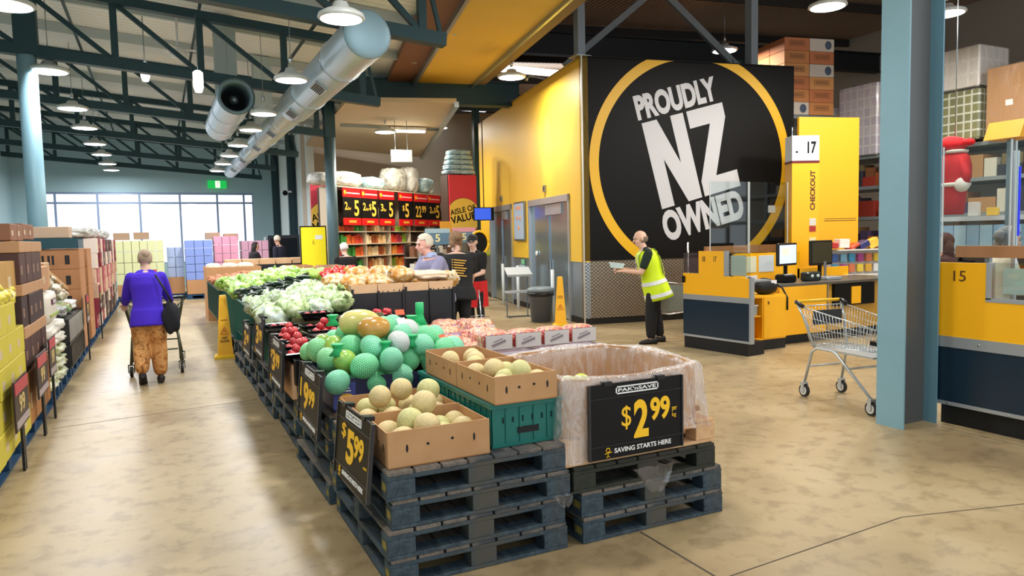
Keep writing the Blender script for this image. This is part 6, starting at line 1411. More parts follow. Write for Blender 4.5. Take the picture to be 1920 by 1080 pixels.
for z, hmax in ((.5, .5), (1.2, .5), (1.9, .45), (2.55, .45)):
    y = 4.2; k = 0
    while y < 13.6:
        w_ = [.22, .3, .42, .26, .5][(k * 3 + int(z * 10)) % 5]; c = COLR[(k * 5 + int(z * 7)) % 9]; h_ = [.2, .34, .42, .28][(k + int(z * 3)) % 4]
        if h_ > hmax: h_ = hmax
        me = proto_box(c[0], .5, w_, h_, 'stock_box'); inst(me, 'stock_box', (13.98, y + w_ / 2, z), 0, '%s stock box on the %s rack shelf, %s from the near end' % (c[1], LV[z], (NTH + ['%s' % s for s in ('twenty-first', 'twenty-second', 'twenty-third', 'twenty-fourth', 'twenty-fifth', 'twenty-sixth', 'twenty-seventh', 'twenty-eighth', 'twenty-ninth', 'thirtieth')])[k]), 'box', 'stock boxes, %s rack shelf' % LV[z])
        if k % 3 != 1:
            c2 = COLR[(k * 4 + 3 + int(z * 5)) % 9]; h2 = min(.2, .6 - h_ - .12)
            if h2 > .08: inst(proto_box(c2[0], .4, round(w_ * .85, 2), round(h2, 2), 'stock_box'), 'stock_box', (14.0, y + w_ / 2, z + h_), 0, '%s box stacked on the %s shelf goods, number %s along' % (c2[1], LV[z], (NTH + ['twenty-%s' % s for s in NTH[:9]] + ['thirtieth'])[k]), 'box', 'stacked boxes, %s rack shelf' % LV[z])
        y += w_ + .02 + (.08 if k % 4 == 3 else 0); k += 1
M_TP = mk_rows('white_purple_packs', 'd9cfe0', 'efe8ee', 'f6f6f6', .16, .2); M_CANS = mk_rows('green_can_trays', '8a8a5a', '6f7448', 'd8dccb', .14, .16); M_ROLL = mk_rows('white_packs', 'e8e4dc', 'dedad2', 'efece6', .2, .25)
for (y0, y1, z0, z1, m, nm, x_) in [(10.3, 11.25, 3.2, 4.7, M_TP, 'wrapped stack of white and purple packs on the rack top beside the column', 13.6), (11.3, 12.1, 3.2, 4.35, M_TP, 'second wrapped stack of white and purple packs behind the orange cartons', 13.7), (9.3, 10.25, 2.55, 3.12, M_TP, 'wrapped white and purple packs on the shelf below the rack top', 13.6),
                                  (8.15, 9.1, 3.25, 4.15, M_CANS, 'wrapped stack of olive can trays on the rack top right of column', 13.5), (8.2, 9.05, 4.2, 4.95, M_ROLL, 'wrapped stack of white packs standing on the can trays', 13.55)]:
    t = thing('wrapped_stack', nm, 'wrapped stack', (x_, y0, z0)); g = G(); g.cbox(0, .9, 0, y1 - y0, 0, z1 - z0, .02); g.build('packs', m, t); g = G(); g.cbox(-.02, .92, -.02, y1 - y0 + .02, .0, z1 - z0 + .02, .04); g.build('stretch_wrap', M_WRAP, t)
for i in range(3):
    for z in range(1):
        t = thing('big_carton', 'huge tan carton wrapped in film on the rack top, %s from the cans' % NTH[i], 'carton', (13.5, 7.25 - i * .82, 3.25), group='huge wrapped cartons on the rack top'); g = G(); g.cbox(0, .9, 0, .78, 0, 1.2, .01); g.build('body', mat('b98c5c', .7, vary=.15, scale=3), t); g = G(); g.box(-.004, 0, .33, .45, .5, .6); g.build('label', M_WHITE, t); g = G(); g.cbox(-.015, .91, -.015, .795, 0, 1.215, .02); g.build('stretch_wrap', M_WRAP, t)
# orange produce cartons stacked high (rotated pallet load)
ORX, ORY, ORR = 11.75, 11.05, -.2
sup = thing('pallet_rack', 'grey rack bay carrying the tall orange carton load', 'rack', (ORX, ORY, 0), ORR);
for x in (-.02, 1.16):
    for y in (0, 1.0): g = G(); g.box(x, x + .07, y, y + .07, 0, 4.0); g.build('upright', M_GREYMET, sup)
for z in (1.2, 2.3, 4.03): g = G(); g.box(-.02, 1.24, 0, 1.07, z - .07, z); g.build('shelf_beam', M_GREYMET, sup)
for zi in range(6):
    for xi in range(2):
        for yi in range(2):
            c = ['d99a5c', 'd08a50', 'c87a4c'][(zi + xi) % 3] if not (xi == 1 and zi in (3, 5)) and not (xi == 0 and zi == 0) else 'd8cdbf'
            v = Matrix.Rotation(ORR, 4, 'Z') @ Vector((xi * .6, yi * .52, 0))
            t = thing('produce_carton', '%s produce carton, %s up, %s half, %s, on the high load' % ('white' if c == 'd8cdbf' else 'orange', ORD[zi], ['left', 'right'][xi].replace('left', 'mural side').replace('right', 'column side'), ['facing lanes', 'rear'][yi]), 'carton', (ORX + v.x, ORY + v.y, 4.04 + zi * .262), ORR, 'produce cartons on the high load')
            g = G(); g.cbox(.005, .595, .005, .515, 0, .258, .006); g.build('body', mat(c, .65, vary=.15, scale=6), t)
            if yi == 0:
                if c == 'd8cdbf': g = G(); g.ell((.45, .003, .13), .08, .006, .09, 14, 8); g.build('round_print', mat('4a5a72', .5, vary=.3, scale=30), t)
                else:
                    g = G();
                    for a, b, c_, e in ((.12, .48, .19, .2), (.12, .48, .09, .1), (.12, .13, .09, .2), (.47, .48, .09, .2)): g.box(a, b, .0, .006, c_, e)
                    for q in range(6): g.box(.16 + q * .05, .19 + q * .05, .0, .006, .115, .175)
                    g.build('printed_frame', mat('8a5a34', .6), t)
for i in range(4): inst(proto_box(['2a5a9a', 'b8c0c0', '5a8a3a', 'c0c4c8'][i], .5, .5, .35, 'stock_box'), 'stock_box', (ORX + .4 + .1 * i, ORY + .5 - .15 * (i % 2), [2.31, 1.21, 2.31 + .36, 1.21 + .36][i] if i < 2 else [0, 0, 2.67, 1.57][i]), ORR, '%s stock box in the bay below the orange carton load' % ['blue', 'grey', 'green', 'silver'][i], 'box', 'stock boxes below the orange load')
# low shelves and table behind lane 15
t = thing('service_shelf', 'pale shelf table with blue tubs behind the lane 15 cashier', 'shelf', (9.6, 5.0, 0)); g = G(); g.box(0, .6, -1.4, 1.6, 1.72, 1.78); g.build('top', mat('c8ccd0', .5), t); g = G(); g.box(0, .05, .35, .4, 0, 1.72); g.box(0, .05, 1.4, 1.45, 0, 1.72); g.box(0, .05, -1.3, -1.25, 0, 1.72); g.build('leg', M_PLWHT, t)
g = G(); g.box(.1, .6, -1.4, 1.6, 1.3, 1.34); g.build('lower_shelf', mat('c8ccd0', .5), t)
for i in range(7): inst(proto_box('8fb8d8' if i % 2 else 'a8cce0', .25, .16, .32, 'blue_tub'), 'blue_tub', (9.75, 5.35 + i * .17, 1.345), 0, 'pale blue tub on the lower shelf behind lane 15, %s along' % NTH[i], 'tub', 'pale blue tubs behind lane 15')
for i in range(9): inst(proto_box(['e8e8e4', 'c8d8d0', 'f0c040', 'd8d0c8', 'e0a0b0'][i % 5], .12, .12, [.06, .1, .18][i % 3], 'desk_item'), 'desk_item', (9.75, 4.0 + i * .24, 1.785), .3, 'small %s item on the shelf top behind lane 15, %s along' % (['white', 'mint', 'yellow', 'stone', 'pink'][i % 5], NTH[i]), 'item', 'small items on the shelf behind lane 15')
# soft red figure hanging behind lane 15
t = thing('hanging_plush', 'big red and white stuffed plush decoration hanging behind the acrylic screen', 'decoration', (9.0, 5.72, 1.80))
M_PL = mat('c8141c', .8, vary=.2, scale=20); M_PW = mat('e6dcd0', .8)
g = G(); g.loft([[(rx * math.cos(a), ry * math.sin(a), z) for a in [q * PI / 8 for q in range(16)]] for rx, ry, z in ((.1, .12, 0), (.12, .13, .2), (.13, .15, .38), (.14, .2, .45), (.14, .2, .6), (.12, .17, .72), (.08, .1, .78))], 0, True, True); g.build('body', M_PL, t)
g = G(); g.lathe([(.1, 0), (.16, .01), (.165, .05), (.1, .06)], 20, c=(0, -.02, .34)); g.lathe([(.08, 0), (.125, .01), (.13, .04), (.08, .05)], 20, c=(0, -.02, .755)); g.build('white_trim', M_PW, t)
g = G(); g.ell((0, .03, .87), .14, .17, .11, 18, 12, fn=lambda d: 1 + .08 * math.sin(4 * d.y)); g.ell((0, -.16, .88), .07, .08, .05, 12, 8); g.build('cap', M_PL, t)
g = G(); g.tube([(-.05, -.1, .68), (-.08, -.2, .5), (-.1, -.2, .38)], .05, 10); g.build('arm', M_PL, t); g = G(); g.ell((-.1, -.16, .36), .07, .09, .09, 12, 8); g.build('mitten', M_PW, t)
g = G(); g.cyl((0, 0, .95), (0, 0, 3.3), .006, n=5); g.build('string', M_GREYMET, t)
# ------------------------------------------------------------------ trolleys
def trolley(label, loc, rz, mw, mf, mh, stuff_col):
    t = thing('shopping_trolley', label, 'trolley', loc, rz)
    # basket corners: (x, y, z) rear top, front top, rear bottom, front bottom
    W0, W1 = .27, .20
    def rim(s, f): return Vector((s * (W0 + (W1 - W0) * f), -.02 + f * .86, .90 - .14 * f))
    def bot(s, f): return Vector((s * (.2 + (.16 - .2) * f), .05 + f * .72, .52 + .03 * f))
    g = G()
    for s in (-1, 1):
        g.tube([rim(s, 0), rim(s, 1)], .006, 6); g.tube([bot(s, 0), bot(s, 1)], .005, 6)
        for k in range(1, 4): g.tube([rim(s, 0).lerp(bot(s, 0), k / 4), rim(s, 1).lerp(bot(s, 1), k / 4)], .0028, 4)
        for k in range(23): f = k / 22; g.tube([rim(s, f), bot(s, f)], .0026, 4)
    for f in (0, 1):
        a, b, c, d = rim(-1, f), rim(1, f), bot(-1, f), bot(1, f); g.tube([a, b], .006, 6); g.tube([c, d], .005, 6)
        for k in range(1, 12): g.tube([a.lerp(b, k / 12), c.lerp(d, k / 12)], .0026, 4)
        for k in range(1, 4): g.tube([a.lerp(c, k / 4), b.lerp(d, k / 4)], .0026, 4)
    for k in range(13): g.tube([bot(-1, k / 12), bot(1, k / 12)], .0026, 4)
    for k in range(1, 5): g.tube([bot(-1, 0).lerp(bot(1, 0), k / 5), bot(-1, 1).lerp(bot(1, 1), k / 5)], .0026, 4)
    g.build('basket', mw, t)
    g = G()
    for s in (-1, 1):
        g.tube([(s * .23, .0, .14), (s * .21, .08, .46), (s * .2, .14, .50), (s * .2, .34, .50), (s * .2, .40, .47), (s * .23, .84, .14)], .014, 8)
        g.tube([(s * .2, .1, .5), (s * .25, .0, .8), (s * .27, -.06, .92)], .012, 8)
    g.tube([(-.22, .52, .36), (.22, .52, .36)], .01, 6); g.tube([(-.2, .0, .3), (.2, .0, .3)], .01, 6); g.box(-.2, .2, .12, .82, .495, .51)
    g.build('frame', mf, t)
    g = G(); g.tube([(-.27, -.08, .94), (.27, -.08, .94)], .016, 8); g.build('handle', mh, t)
    for s in (-1, 1):
        g = G(); g.tube([(s * .27, -.08, .94), (s * .275, -.05, .93), (s * .27, .02, .9)], .02, 8); g.build('handle_end', M_BLKPL, t)
        g = G(); g.cbox(s * .2 - .025, s * .2 + .025, .80, .88, .62, .66, .006); g.build('bumper', M_BLKPL, t)
    g = G(); g.box(-.17, .17, .04, .06, .72, .86); g.build('child_seat_flap', M_BLKPL, t)
    for s in (-1, 1):
        for y in (.0, .84):
            g = G(); g.box(s * .23 - .03, s * .23 - .022, y - .02, y + .02, .05, .14); g.box(s * .23 + .022, s * .23 + .03, y - .02, y + .02, .05, .14); g.box(s * .23 - .03, s * .23 + .03, y - .02, y + .02, .135, .15); c = g.build('castor', mf, t)
            g = G(); g.cyl((s * .23 - .014, y, .062), (s * .23 + .014, y, .062), .062, n=20); g.build('wheel', mat('1c1a18', .5), c)
            g = G(); g.cyl((s * .23 - .018, y, .062), (s * .23 + .018, y, .062), .043, n=18); g.build('hub', mat('d8d8d4', .4), c)
    return t
trolley('chrome wire shopping trolley with yellow handle beside the big column', (5.91, 5.04, 0), PI - .13, mat('d3dbe0', .25, .6), mat('c4cacc', .3, .5), M_YEL, None)
trolley('dark olive wire trolley pushed by the woman in the purple top', (-.09, 10.1, 0), -.03, mat('5f6250', .35, .5), mat('50533f', .4, .4), M_BLKPL, None).scale = (1.25, 1.05, 1.04)
t = thing('hand_trolley', 'small folding wire hand trolley beside the person in black tee shirt', 'trolley', (3.92, 9.2, 0), .1)
g = G(); g.tube([(-.12, 0, .06), (-.12, .1, .9), (.12, .1, .9), (.12, 0, .06)], .01, 6); g.build('frame', M_CHROME, t)
g = G()
for k in range(6): g.tube([(-.12, -.2, .2 + k * .07), (.12, -.2, .2 + k * .07), (.12, .03, .2 + k * .07), (-.12, .03, .2 + k * .07), (-.12, -.2, .2 + k * .07)], .004, 4)
g.build('basket', M_CHROME, t)
for s in (-1, 1): g = G(); g.cyl((s * .14 - .01, 0, .05), (s * .14 + .01, 0, .05), .05, n=14); g.build('wheel', M_BLKPL, t)

# ------------------------------------------------------------------ people
def cap(g, p0, p1, r0, r1, n=14, m=0):
    """capsule-like tapered limb"""
    p0 = Vector(p0); p1 = Vector(p1); d = (p1 - p0).normalized(); a = d.orthogonal().normalized(); b = d.cross(a); rings = []
    for k in range(5):
        t_ = math.sin(PI / 2 * (k + .15) / 5); rings.append((p0 - d * r0 * math.cos(PI / 2 * (k + .15) / 5), r0 * t_))
    rings.append((p0, r0)); L_ = (p1 - p0).length
    for f in (.25, .5, .75): rings.append((p0.lerp(p1, f), r0 + (r1 - r0) * f + .04 * (r0 + r1) * math.sin(PI * f)))
    rings.append((p1, r1))
    for k in range(4, -1, -1):
        t_ = math.sin(PI / 2 * (k + .15) / 5); rings.append((p1 + d * r1 * math.cos(PI / 2 * (k + .15) / 5), r1 * t_))
    g.loft([[c + (a * math.cos(2 * PI * i / n) + b * math.sin(2 * PI * i / n)) * r_ for i in range(n)] for c, r_ in rings], m, True, True)
def ik(a, b, l1, l2, pole):
    a = Vector(a); b = Vector(b); d = b - a; L_ = min(d.length, (l1 + l2) * .999); dn = d.normalized(); x = (l1 * l1 - l2 * l2 + L_ * L_) / (2 * L_); h = math.sqrt(max(0, l1 * l1 - x * x))
    p = Vector(pole); p = (p - dn * p.dot(dn)).normalized(); return a + dn * x + p * h, a + dn * L_
def remesh(o, v):
    m = o.modifiers.new('remesh', 'REMESH'); m.mode = 'VOXEL'; m.voxel_size = v; m.use_smooth_shade = True
    s = o.modifiers.new('smooth', 'SMOOTH'); s.factor = .5; s.iterations = 3; return o
def person(label, loc, rz, H=1.7, lean=0, turn=0, nod=0, handL=None, handR=None, footL=(-.1, 0), footR=(.1, 0), skin='dba98c', top='333333', topm=None, sleeve='long', topfit=.016, topend=-.06,
           pants='222222', pantsm=None, wide=0, shoe='1a1a1a', hair='888888', hairstyle='short', build_=1.0, legs=True, fine=.009, apron=None, vest=False, collar=None, barefoot=False):
    S = H / 1.72; t = thing('person', label, 'person', loc, rz)
    hipz = .90 * S; ls = math.sin(lean); lc = math.cos(lean)
    def tp(x, y, z):  # point in the torso frame (z above hip) after leaning
        return Vector((x, y * lc + z * ls, hipz + z * lc - y * ls))
    sh = .50 * S; shw = .172 * S * build_
    SL, SR = tp(-shw, 0, sh - .055), tp(shw, 0, sh - .055)
    neck = tp(0, .0, sh + .03 * S); hd = tp(0, .03, sh + .17 * S)
    ua, fa = .29 * S, .255 * S
    handL = handL or (-.25 * S, .06, .78 * S); handR = handR or (.25 * S, .06, .78 * S)
    EL, WL = ik(SL, handL, ua, fa, (-.22, -.5, -1)); ER, WR = ik(SR, handR, ua, fa, (.22, -.5, -1))
    HL, HR = Vector((-.09 * S, 0, hipz)), Vector((.09 * S, 0, hipz)); AL = Vector((footL[0], footL[1], .085 + (footL[2] if len(footL) > 2 else 0))); AR = Vector((footR[0], footR[1], .085 + (footR[2] if len(footR) > 2 else 0)))
    KL, AL = ik(HL, AL, .415 * S, .405 * S, (0, 1, 0)); KR, AR = ik(HR, AR, .415 * S, .405 * S, (0, 1, 0))
    TS = [(-.10, .155, .105), (-.02, .165, .115), (.10, .145, .105), (.22, .15, .11), (.34, .17, .12), (.43, .17, .105), (.485, .13, .08), (.52, .06, .06)]
    def torso(g, infl, f0=-.10, f1=.52, belly=0):
        rings = []
        for z, a, b in TS:
            if z < f0 - .001 or z > f1 + .001: continue
            a = a * S * build_ + infl; b = b * S * build_ + infl + (belly * (1 - abs(z - .1) / .3) if abs(z - .1) < .3 else 0)
            rings.append([tp(a * math.cos(q) * 1.0, b * math.sin(q), z * S) for q in [2 * PI * i / 24 for i in range(24)]])
        g.loft(rings, 0, True, True)
    # body: one continuous surface
    g = G(); torso(g, -.004); cap(g, neck - Vector((0, 0, .05)), hd - Vector((0, .0, .05)), .055 * S, .052 * S)
    for s_, (a, e, w_) in (((-1), (SL, EL, WL)), ((1), (SR, ER, WR))):
        cap(g, a, e, .048 * S, .038 * S); cap(g, e, w_, .038 * S, .026 * S)
        d = (w_ - e).normalized(); side = Vector((0, 0, 1)).cross(d); side = side.normalized() if side.length > .1 else Vector((1, 0, 0)); up_ = d.cross(side)
        pc = w_ + d * .05; # palm
        g.loft([[w_ + d * L_ + side * (ww * math.cos(q)) + up_ * (hh * math.sin(q)) for q in [2 * PI * i / 12 for i in range(12)]] for L_, ww, hh in ((-.01, .024, .02), (.03, .036, .017), (.07, .04, .016), (.095, .038, .012))], 0, True, True)
        for fi, (off, ln) in enumerate(((-.03, .06), (-.01, .072), (.011, .068), (.03, .052))):
            b0 = w_ + d * .085 + side * off; b1 = b0 + (d * .8 - up_ * .5).normalized() * ln * .55; b2 = b1 + (d * .3 - up_ * .95).normalized() * ln * .5
            cap(g, b0, b1, .0088, .008, 8); cap(g, b1, b2, .008, .0068, 8)
        b0 = w_ + d * .03 - side * s_ * .03; b1 = b0 + (d * .6 - side * s_ * .7 - up_ * .2).normalized() * .035; b2 = b1 + (d * .9 - up_ * .4).normalized() * .03
        cap(g, b0, b1, .011, .0095, 8); cap(g, b1, b2, .0095, .008, 8)
    if legs:
        for h_, k_, a_ in ((HL, KL, AL), (HR, KR, AR)):
            cap(g, h_, k_, .082 * S, .055 * S); cap(g, k_, a_, .052 * S, .036 * S); cap(g, a_ + Vector((0, -.02, -.04)), a_ + Vector((0, .13, -.055)), .036, .028)
    # head in its own frame: x right, y face, z up
    HM = Matrix.Translation(hd) @ Matrix.Rotation(turn, 4, 'Z') @ Matrix.Rotation(-nod - lean * .4, 4, 'X')
    def hp(x, y, z): return HM @ Vector((x * S, y * S, z * S))
    h0 = len(g.v); g2 = G(); g2.T = HM @ Matrix.Scale(S, 4)
    g2.ell((0, -.005, .02), .075, .096, .098, 22, 16); g2.ell((0, .03, -.045), .054, .062, .066, 18, 12); g2.ell((0, .062, -.085), .028, .026, .024, 12, 8)
    cap(g2, (0, .088, .012), (0, .112, -.022), .010, .015, 10); g2.ell((0, .086, .034), .045, .014, .011, 12, 6)
    for s_ in (-1, 1): g2.ell((s_ * .076, -.008, -.005), .012, .022, .033, 12, 8); g2.ell((s_ * .04, .06, -.03), .022, .025, .022, 10, 8)
    g2.ell((0, .093, -.052), .024, .010, .008, 12, 6)
    g.v += g2.v;
    for f, mi, sm in zip(g2.f, g2.mi, g2.sm): g.f.append([i + h0 for i in f]); g.mi.append(mi); g.sm.append(sm)
    MS = mat(skin, .5, var=None, vary=.12, scale=20)
    b_ = remesh(g.build('body', MS, t), fine)
    for s_ in (-1, 1):
        g = G(); g.T = HM @ Matrix.Scale(S, 4); g.ell((s_ * .032, .083, .012), .012, .009, .007, 12, 8); g.build('eye', mat('3a302a', .2), t)
        g = G(); g.T = HM @ Matrix.Scale(S, 4); g.ell((s_ * .034, .09, .034), .02, .007, .004, 10, 6); g.build('eyebrow', mat(hair, .8), t)
    g = G(); g.T = HM @ Matrix.Scale(S, 4); g.ell((0, .099, -.052), .022, .006, .0045, 12, 6); g.build('mouth', mat('a0564e', .5), t)
    # hair
    MH = mat(hair, .8, vary=.35, scale=40, bump=.5)
    g = G(); g.T = HM @ Matrix.Scale(S, 4)
    if hairstyle == 'short': g.ell((0, -.012, .028), .087, .108, .108, 26, 18, fn=lambda d: 1 + .02 * math.sin(14 * d.x) * math.cos(11 * d.z), keep=lambda x, y, z: z > -.55 and (y < .30 or z > .42) and not (y > .75 and z < .62))
    elif hairstyle == 'bald': g.ell((0, -.012, .0), .083, .103, .09, 26, 18, keep=lambda x, y, z: -.65 < z < .25 and y < .12)
    elif hairstyle == 'bun':
        g.ell((0, -.012, .028), .086, .107, .106, 26, 18, keep=lambda x, y, z: z > -.75 and (y < .25 or z > .45)); g.ell((0.01, -.10, .05), .05, .042, .055, 14, 10, fn=lambda d: 1 + .08 * math.sin(8 * d.x + 6 * d.z))
    elif hairstyle == 'messy':
        g.ell((0, -.015, .03), .095, .118, .112, 30, 20, fn=lambda d: 1 + .05 * math.sin(17 * d.x + 3) * math.cos(15 * d.z), keep=lambda x, y, z: z > -.85 and (y < .3 or z > .45)); g.ell((.03, -.12, .02), .06, .05, .06, 16, 10, fn=lambda d: 1 + .15 * math.sin(12 * d.x + 9 * d.z)); g.ell((-.05, -.08, -.06), .04, .04, .06, 12, 8, fn=lambda d: 1 + .15 * math.sin(12 * d.x))
    elif hairstyle == 'long':
        g.ell((0, -.012, .025), .09, .108, .108, 26, 18, keep=lambda x, y, z: z > -.8 and (y < .25 or z > .5)); g.loft([[(rx * math.cos(q), -.05 + ry * math.sin(q), z) for q in [2 * PI * i / 18 for i in range(18)]] for rx, ry, z in ((.085, .06, .04), (.1, .065, -.08), (.105, .06, -.2), (.09, .045, -.28), (.05, .03, -.31))], 0, True, True)
    elif hairstyle == 'capped': g.ell((0, -.02, .0), .084, .1, .1, 26, 18, keep=lambda x, y, z: -.75 < z < .5 and y < .1)
    g.build('hair', MH, t)
    if hairstyle == 'capped':
        g = G(); g.T = HM @ Matrix.Scale(S, 4); MCp = mat('12161c', .7); g.ell((0, -.01, .045), .093, .112, .095, 26, 16, keep=lambda x, y, z: z > -.02); cpo = g.build('cap', MCp, t)
        g = G(); g.T = HM @ Matrix.Scale(S, 4); g.loft([[(.075 * math.cos(q) * k, .06 + .11 * math.sin(q) * k, .048 + dz - .02 * math.sin(q)) for q in [PI * i / 14 for i in range(15)]] for k, dz in ((1, 0), (1, .006), (.6, .006), (.6, 0))], 0, False, True, False); g.build('peak', MCp, t)
    # clothes
    MT = topm or mat(top, .8, vary=.2, scale=10, bump=.15)
    g = G(); torso(g, topfit, topend - .041, .5);
    cap(g, tp(-.06, 0, .48 * S), tp(.06, 0, .48 * S), .06 * S, .06 * S)
    for a, e, w_ in ((SL, EL, WL), (SR, ER, WR)):
        cap(g, a, e if sleeve != 'short' else a.lerp(e, .68), .056 * S + topfit * .5, .054 * S + topfit * .3)
        if sleeve == 'long': cap(g, e, e.lerp(w_, .9), .05 * S + topfit * .3, .036 * S + topfit * .3)
    if topend < -.12:   # hem below the hips
        g.loft([[tp((.165 * S * build_ + topfit) * math.cos(q) * k, (.115 * S * build_ + topfit) * math.sin(q) * k, z) for q in [2 * PI * i / 24 for i in range(24)]] for z, k in ((.02, 1.02), (topend * .5, 1.1), (topend, 1.14))], 0, True, True)
    tpo = remesh(g.build('shirt', MT, t), .013)
    if legs:
        MP = pantsm or mat(pants, .8, vary=.15, scale=8)
        g = G(); r1 = .09 * S + wide * .3; r2 = .068 * S + wide; r3 = .05 * S + wide
        for h_, k_, a_ in ((HL, KL, AL), (HR, KR, AR)): cap(g, h_ + Vector((0, 0, -.04)), k_, r1 + .012, r2); cap(g, k_, a_ + Vector((0, 0, .05 + wide * .6)), r2, r3)
        g.ell((0, -.01, hipz - .02), .165 * S * build_ + .012, .125 * S * build_ + .012, .12, 24, 14); remesh(g.build('trousers', MP, t), .014)
        for a_, k_ in ((AL, KL), (AR, KR)):
            g = G(); up2 = max(0, a_.z - .085); tip = -.6 if up2 > .03 else 0
            g.T = Matrix.Translation(a_ + Vector((0, -.02, -.085))) @ Matrix.Rotation(tip, 4, 'X')
            g.loft([[(w_ * math.cos(q), y + .0, max(.0, z0 + h_ * math.sin(q)) if True else 0) for q in [2 * PI * i / 14 for i in range(14)]] for y, w_, h_, z0 in ((-.075, .02, .03, .035), (-.06, .038, .05, .045), (-.01, .042, .055, .05), (.06, .044, .042, .04), (.12, .047, .034, .032), (.17, .04, .027, .026), (.20, .018, .016, .018))], 0, True, True)
            g.build('shoe', mat(shoe, .6), t)
    if vest:
        MV = mat('d2f015', .55, vary=.08, emit=.0); g = G()
        def vr(z, infl=.042, ax=1.0):
            for i in range(len(TS) - 1):
                if TS[i][0] <= z <= TS[i + 1][0]: f = (z - TS[i][0]) / (TS[i + 1][0] - TS[i][0]); a = TS[i][1] + f * (TS[i + 1][1] - TS[i][1]); b = TS[i][2] + f * (TS[i + 1][2] - TS[i][2]); break
            else: a, b = TS[0][1], TS[0][2]
            fl = .12 * max(0, (.1 - z)); return [tp((a * S * build_ + infl + fl) * math.cos(q) * (.93 if z > .3 else 1), (b * S * build_ + infl + fl * 1.4) * math.sin(q) - fl * .6, z * S) for q in [2 * PI * i / 28 for i in range(28)]]
        zs = [-.25, -.18, -.12, -.04, .04, .12, .2, .28, .36, .43, .475]
        g.loft([vr(z) for z in zs] + [vr(.49, .015)], 0, True, True); vo = g.build('hi_vis_vest', MV, t)
        MR = mat('dfe4e6', .25, vary=.1)
        for z in (-.21, -.02):
            g = G(); g.loft([vr(z, .046), vr(z + .055, .046)], 0, False, True); g.build('reflective_band', MR, vo)
        for s_ in (-1, 1):
            g = G(); pts_ = [(.10, .135), (.22, .13), (.34, .135), (.44, .11), (.485, .02), (.46, -.08), (.34, -.135), (.2, -.14), (.08, -.135)]
            rows_ = [[tp(s_ * .115 * S + dx, (y + (.034 if y > 0 else -.030)) * S, z * S + (.03 if abs(y) < .1 else 0)) for dx in (-.025, .025)] for z, y in pts_]; g.loft(rows_, 0, False, True, False); g.build('reflective_band', MR, vo)
    if apron:
        g = G(); rows_ = []
        for z in (-.42, -.3, -.15, -.02, .02): rows_.append([tp((.17 * S + .03) * math.cos(q), (.12 * S + .035) * math.sin(q) , z * S) for q in [PI * i / 12 + PI * .5 - PI * .5 for i in range(-7, 20)]])
        g.loft(rows_, 0, False, True, False); g.build('apron', mat(apron, .7), t)
    if collar:
        g = G(); g.loft([[neck + Vector(((.07 + k * .012) * S * math.cos(q), (.065 + k * .012) * S * math.sin(q) - .005, z)) for q in [2 * PI * i / 20 for i in range(20)]] for k, z in ((0, -.02), (0, .03), (1, .03), (2, -.03))], 0, False, True); g.build('collar', mat(collar, .7), t)
    return t, dict(tp=tp, hp=hp, WR=WR, WL=WL, S=S)
# pattern for the loose trousers
tt = NT('patterned_trousers'); v = tt.coord(); n1 = tt.noise(v, 9, 4, .6, 1.5)
tt.col(tt.ramp(n1, [(.34, lin('7a4a22')), (.44, lin('b87a3e')), (.55, lin('cf9a5c')), (.66, lin('8f5a2c'))])); tt.b.inputs['Roughness'].default_value = .8; M_PATT = tt.m
p1, k1 = person('woman in purple jumper and patterned orange trousers pushing a dark trolley', (-.15, 9.55, 0), 0, H=1.62, lean=.16, nod=.25, top='4a22c4', topm=mat('3f1cc0', .85, vary=.2, scale=4, bump=.1), topfit=.026, topend=-.17, handL=(-.25, .42, .93), handR=(.25, .42, .93),
       footL=(-.09, -.16, .06), footR=(.1, -.02), pantsm=M_PATT, wide=.03, hair='a8927c', hairstyle='bun', build_=.98, shoe='1c1614', skin='d8b09a')
g = G(); g.ell((.25, -.10, .78), .10, .07, .2, 18, 12, fn=lambda d: 1 + .1 * math.sin(5 * d.x + 3 * d.z)); bg = g.build('shoulder_bag', mat('121620', .8, vary=.3), None, p1.location); tag(bg, 'dark shoulder bag hanging at the right side of the woman in purple', 'bag')
g = G(); g.tube([tuple(k1['tp'](.1, -.17, .42)), (.2, -.18, 1.1), (.26, -.12, .95)], .012, 6); g.build('strap', mat('121620', .8), bg)
p2, k2 = person('attendant in a yellow hi-vis vest and black trousers holding papers', (6.62, 8.72, 0), math.radians(63), H=1.75, lean=.24, turn=.1, nod=.12, top='15201a', topm=mat('10261c', .8), sleeve='short', handL=(-.12, .46, 1.10), handR=(.12, .45, 1.12),
       footL=(-.09, .06), footR=(.1, -.10), pants='0e0e12', wide=.022, hair='7a6a5c', hairstyle='bald', skin='e0b49c', vest=True, shoe='141210', build_=1.1, topend=-.06)
t = thing('paper_stack', 'stack of folded white papers held by the hi-vis attendant', 'papers', tuple(p2.matrix_world @ Vector((0, 0, 0))))
t.location = (6.62, 8.72, 0); t.rotation_euler = (0, 0, math.radians(63)); g = G()
for i in range(4): g.T = Matrix.Translation((-.02, .55, 1.15 + i * .018)) @ Matrix.Rotation(.12 * i - .2, 4, 'Z') @ Matrix.Rotation(.12, 4, 'X'); g.box(-.11, .11, -.09, .09, 0, .015)
g.build('papers', mat('d5ecec', .6), t)
person('grey-haired shopper in a lavender shirt behind the black crates', (3.18, 8.55, 0), 1.75, H=1.76, lean=.28, turn=-.1, nod=.05, top='8f8da8', topm=mat('8a88a6', .85, vary=.2, scale=5), topfit=.03, handL=(-.2, .5, 1.0), handR=(.1, .5, 1.0), pants='3a3a44', hair='cfc8b4', hairstyle='short', build_=1.15, skin='e2ab9c', collar='9fb2d8')
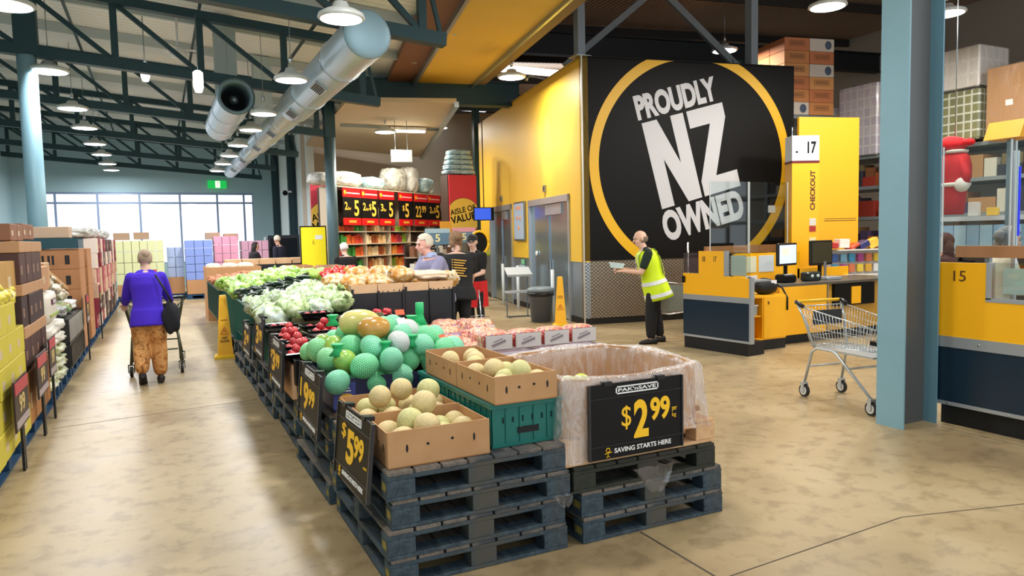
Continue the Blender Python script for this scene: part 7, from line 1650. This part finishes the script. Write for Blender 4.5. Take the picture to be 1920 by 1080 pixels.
p4, k4 = person('person in black tee shirt with yellow print on the back, bent forward', (3.68, 9.25, 0), -.35, H=1.76, lean=.14, nod=.35, top='161616', topm=mat('17171a', .85), sleeve='short', topfit=.035, topend=-.14, handL=(-.30, .12, .82), handR=(.2, .4, .95), pants='101014', hair='8a6a4c', hairstyle='messy', build_=1.22, skin='dcb09c')
g = G()
for r_ in range(7):
    a = k4['tp'](-.02, -.178, .40 - r_ * .035)
    Mx = Matrix.Translation((a.x - .02, a.y - .004, a.z)) @ Matrix.Rotation(-.14, 4, 'X') @ Matrix.Rotation(.12, 4, 'Y')
    g.T = Mx; g.box(0, .17 - .02 * (r_ % 3), -.004, 0, 0, .014); g.box(-.03, -.012, -.004, 0, 0, .014)
g.build('back_print', mat('e2a83a', .6), p4)
p5, _ = person('staff member in black cap and shirt with a red apron', (4.80, 11.2, 0), 2.2, H=1.72, lean=.08, turn=.3, nod=.15, top='0f0f12', sleeve='short', topm=mat('101012', .85), pants='121214', hair='2a201c', hairstyle='capped', skin='e0b8a4', apron='d01a20', handL=(-.1, .3, 1.0), handR=(.12, .32, 1.0), fine=.012)
person('white-haired shopper in black top beside the round column', (3.42, 14.6, 0), .3, H=1.62, lean=.1, nod=.25, top='0c0c0e', topm=mat('0d0d10', .85), pants='111113', hair='e6e4e0', hairstyle='short', build_=1.2, skin='dcb8a6', fine=.014)
person('grey-haired shopper in dark navy jumper in front of the black cabinet', (3.25, 22.2, 0), .9, H=1.86, lean=.1, turn=-.6, nod=.2, top='161c30', topm=mat('171d33', .85), pants='15161c', hair='c8beb0', hairstyle='short', build_=1.15, skin='cf9f88', fine=.016)
person('long dark-haired shopper in black by the pink packs', (2.42, 21.8, 0), -1.2, H=1.68, lean=.1, turn=-.2, nod=.1, top='16101c', topm=mat('17111c', .85), pants='15161c', hair='1c1210', hairstyle='long', skin='d8a890', fine=.016, handL=(-.1, .4, 1.0), handR=(.1, .4, 1.05))
person('grey-haired cashier in pale top sitting behind the lane 15 screens', (7.5, 4.32, 0), -2.25, H=1.66, lean=.12, turn=.1, nod=.15, top='c8c4b0', topm=mat('c9c3ae', .8), pants='2a2a30', hair='8c8a88', hairstyle='messy', skin='dcae98', handL=(-.2, .35, 1.0), handR=(.2, .35, 1.0))
person('dark-haired person in brown standing behind the lane 15 screen', (8.3, 5.35, 0), .5, H=1.60, lean=.0, top='3a1a16', topm=mat('3a1c18', .85), pants='1c1416', hair='3a1814', hairstyle='long', skin='c89a84', fine=.014)
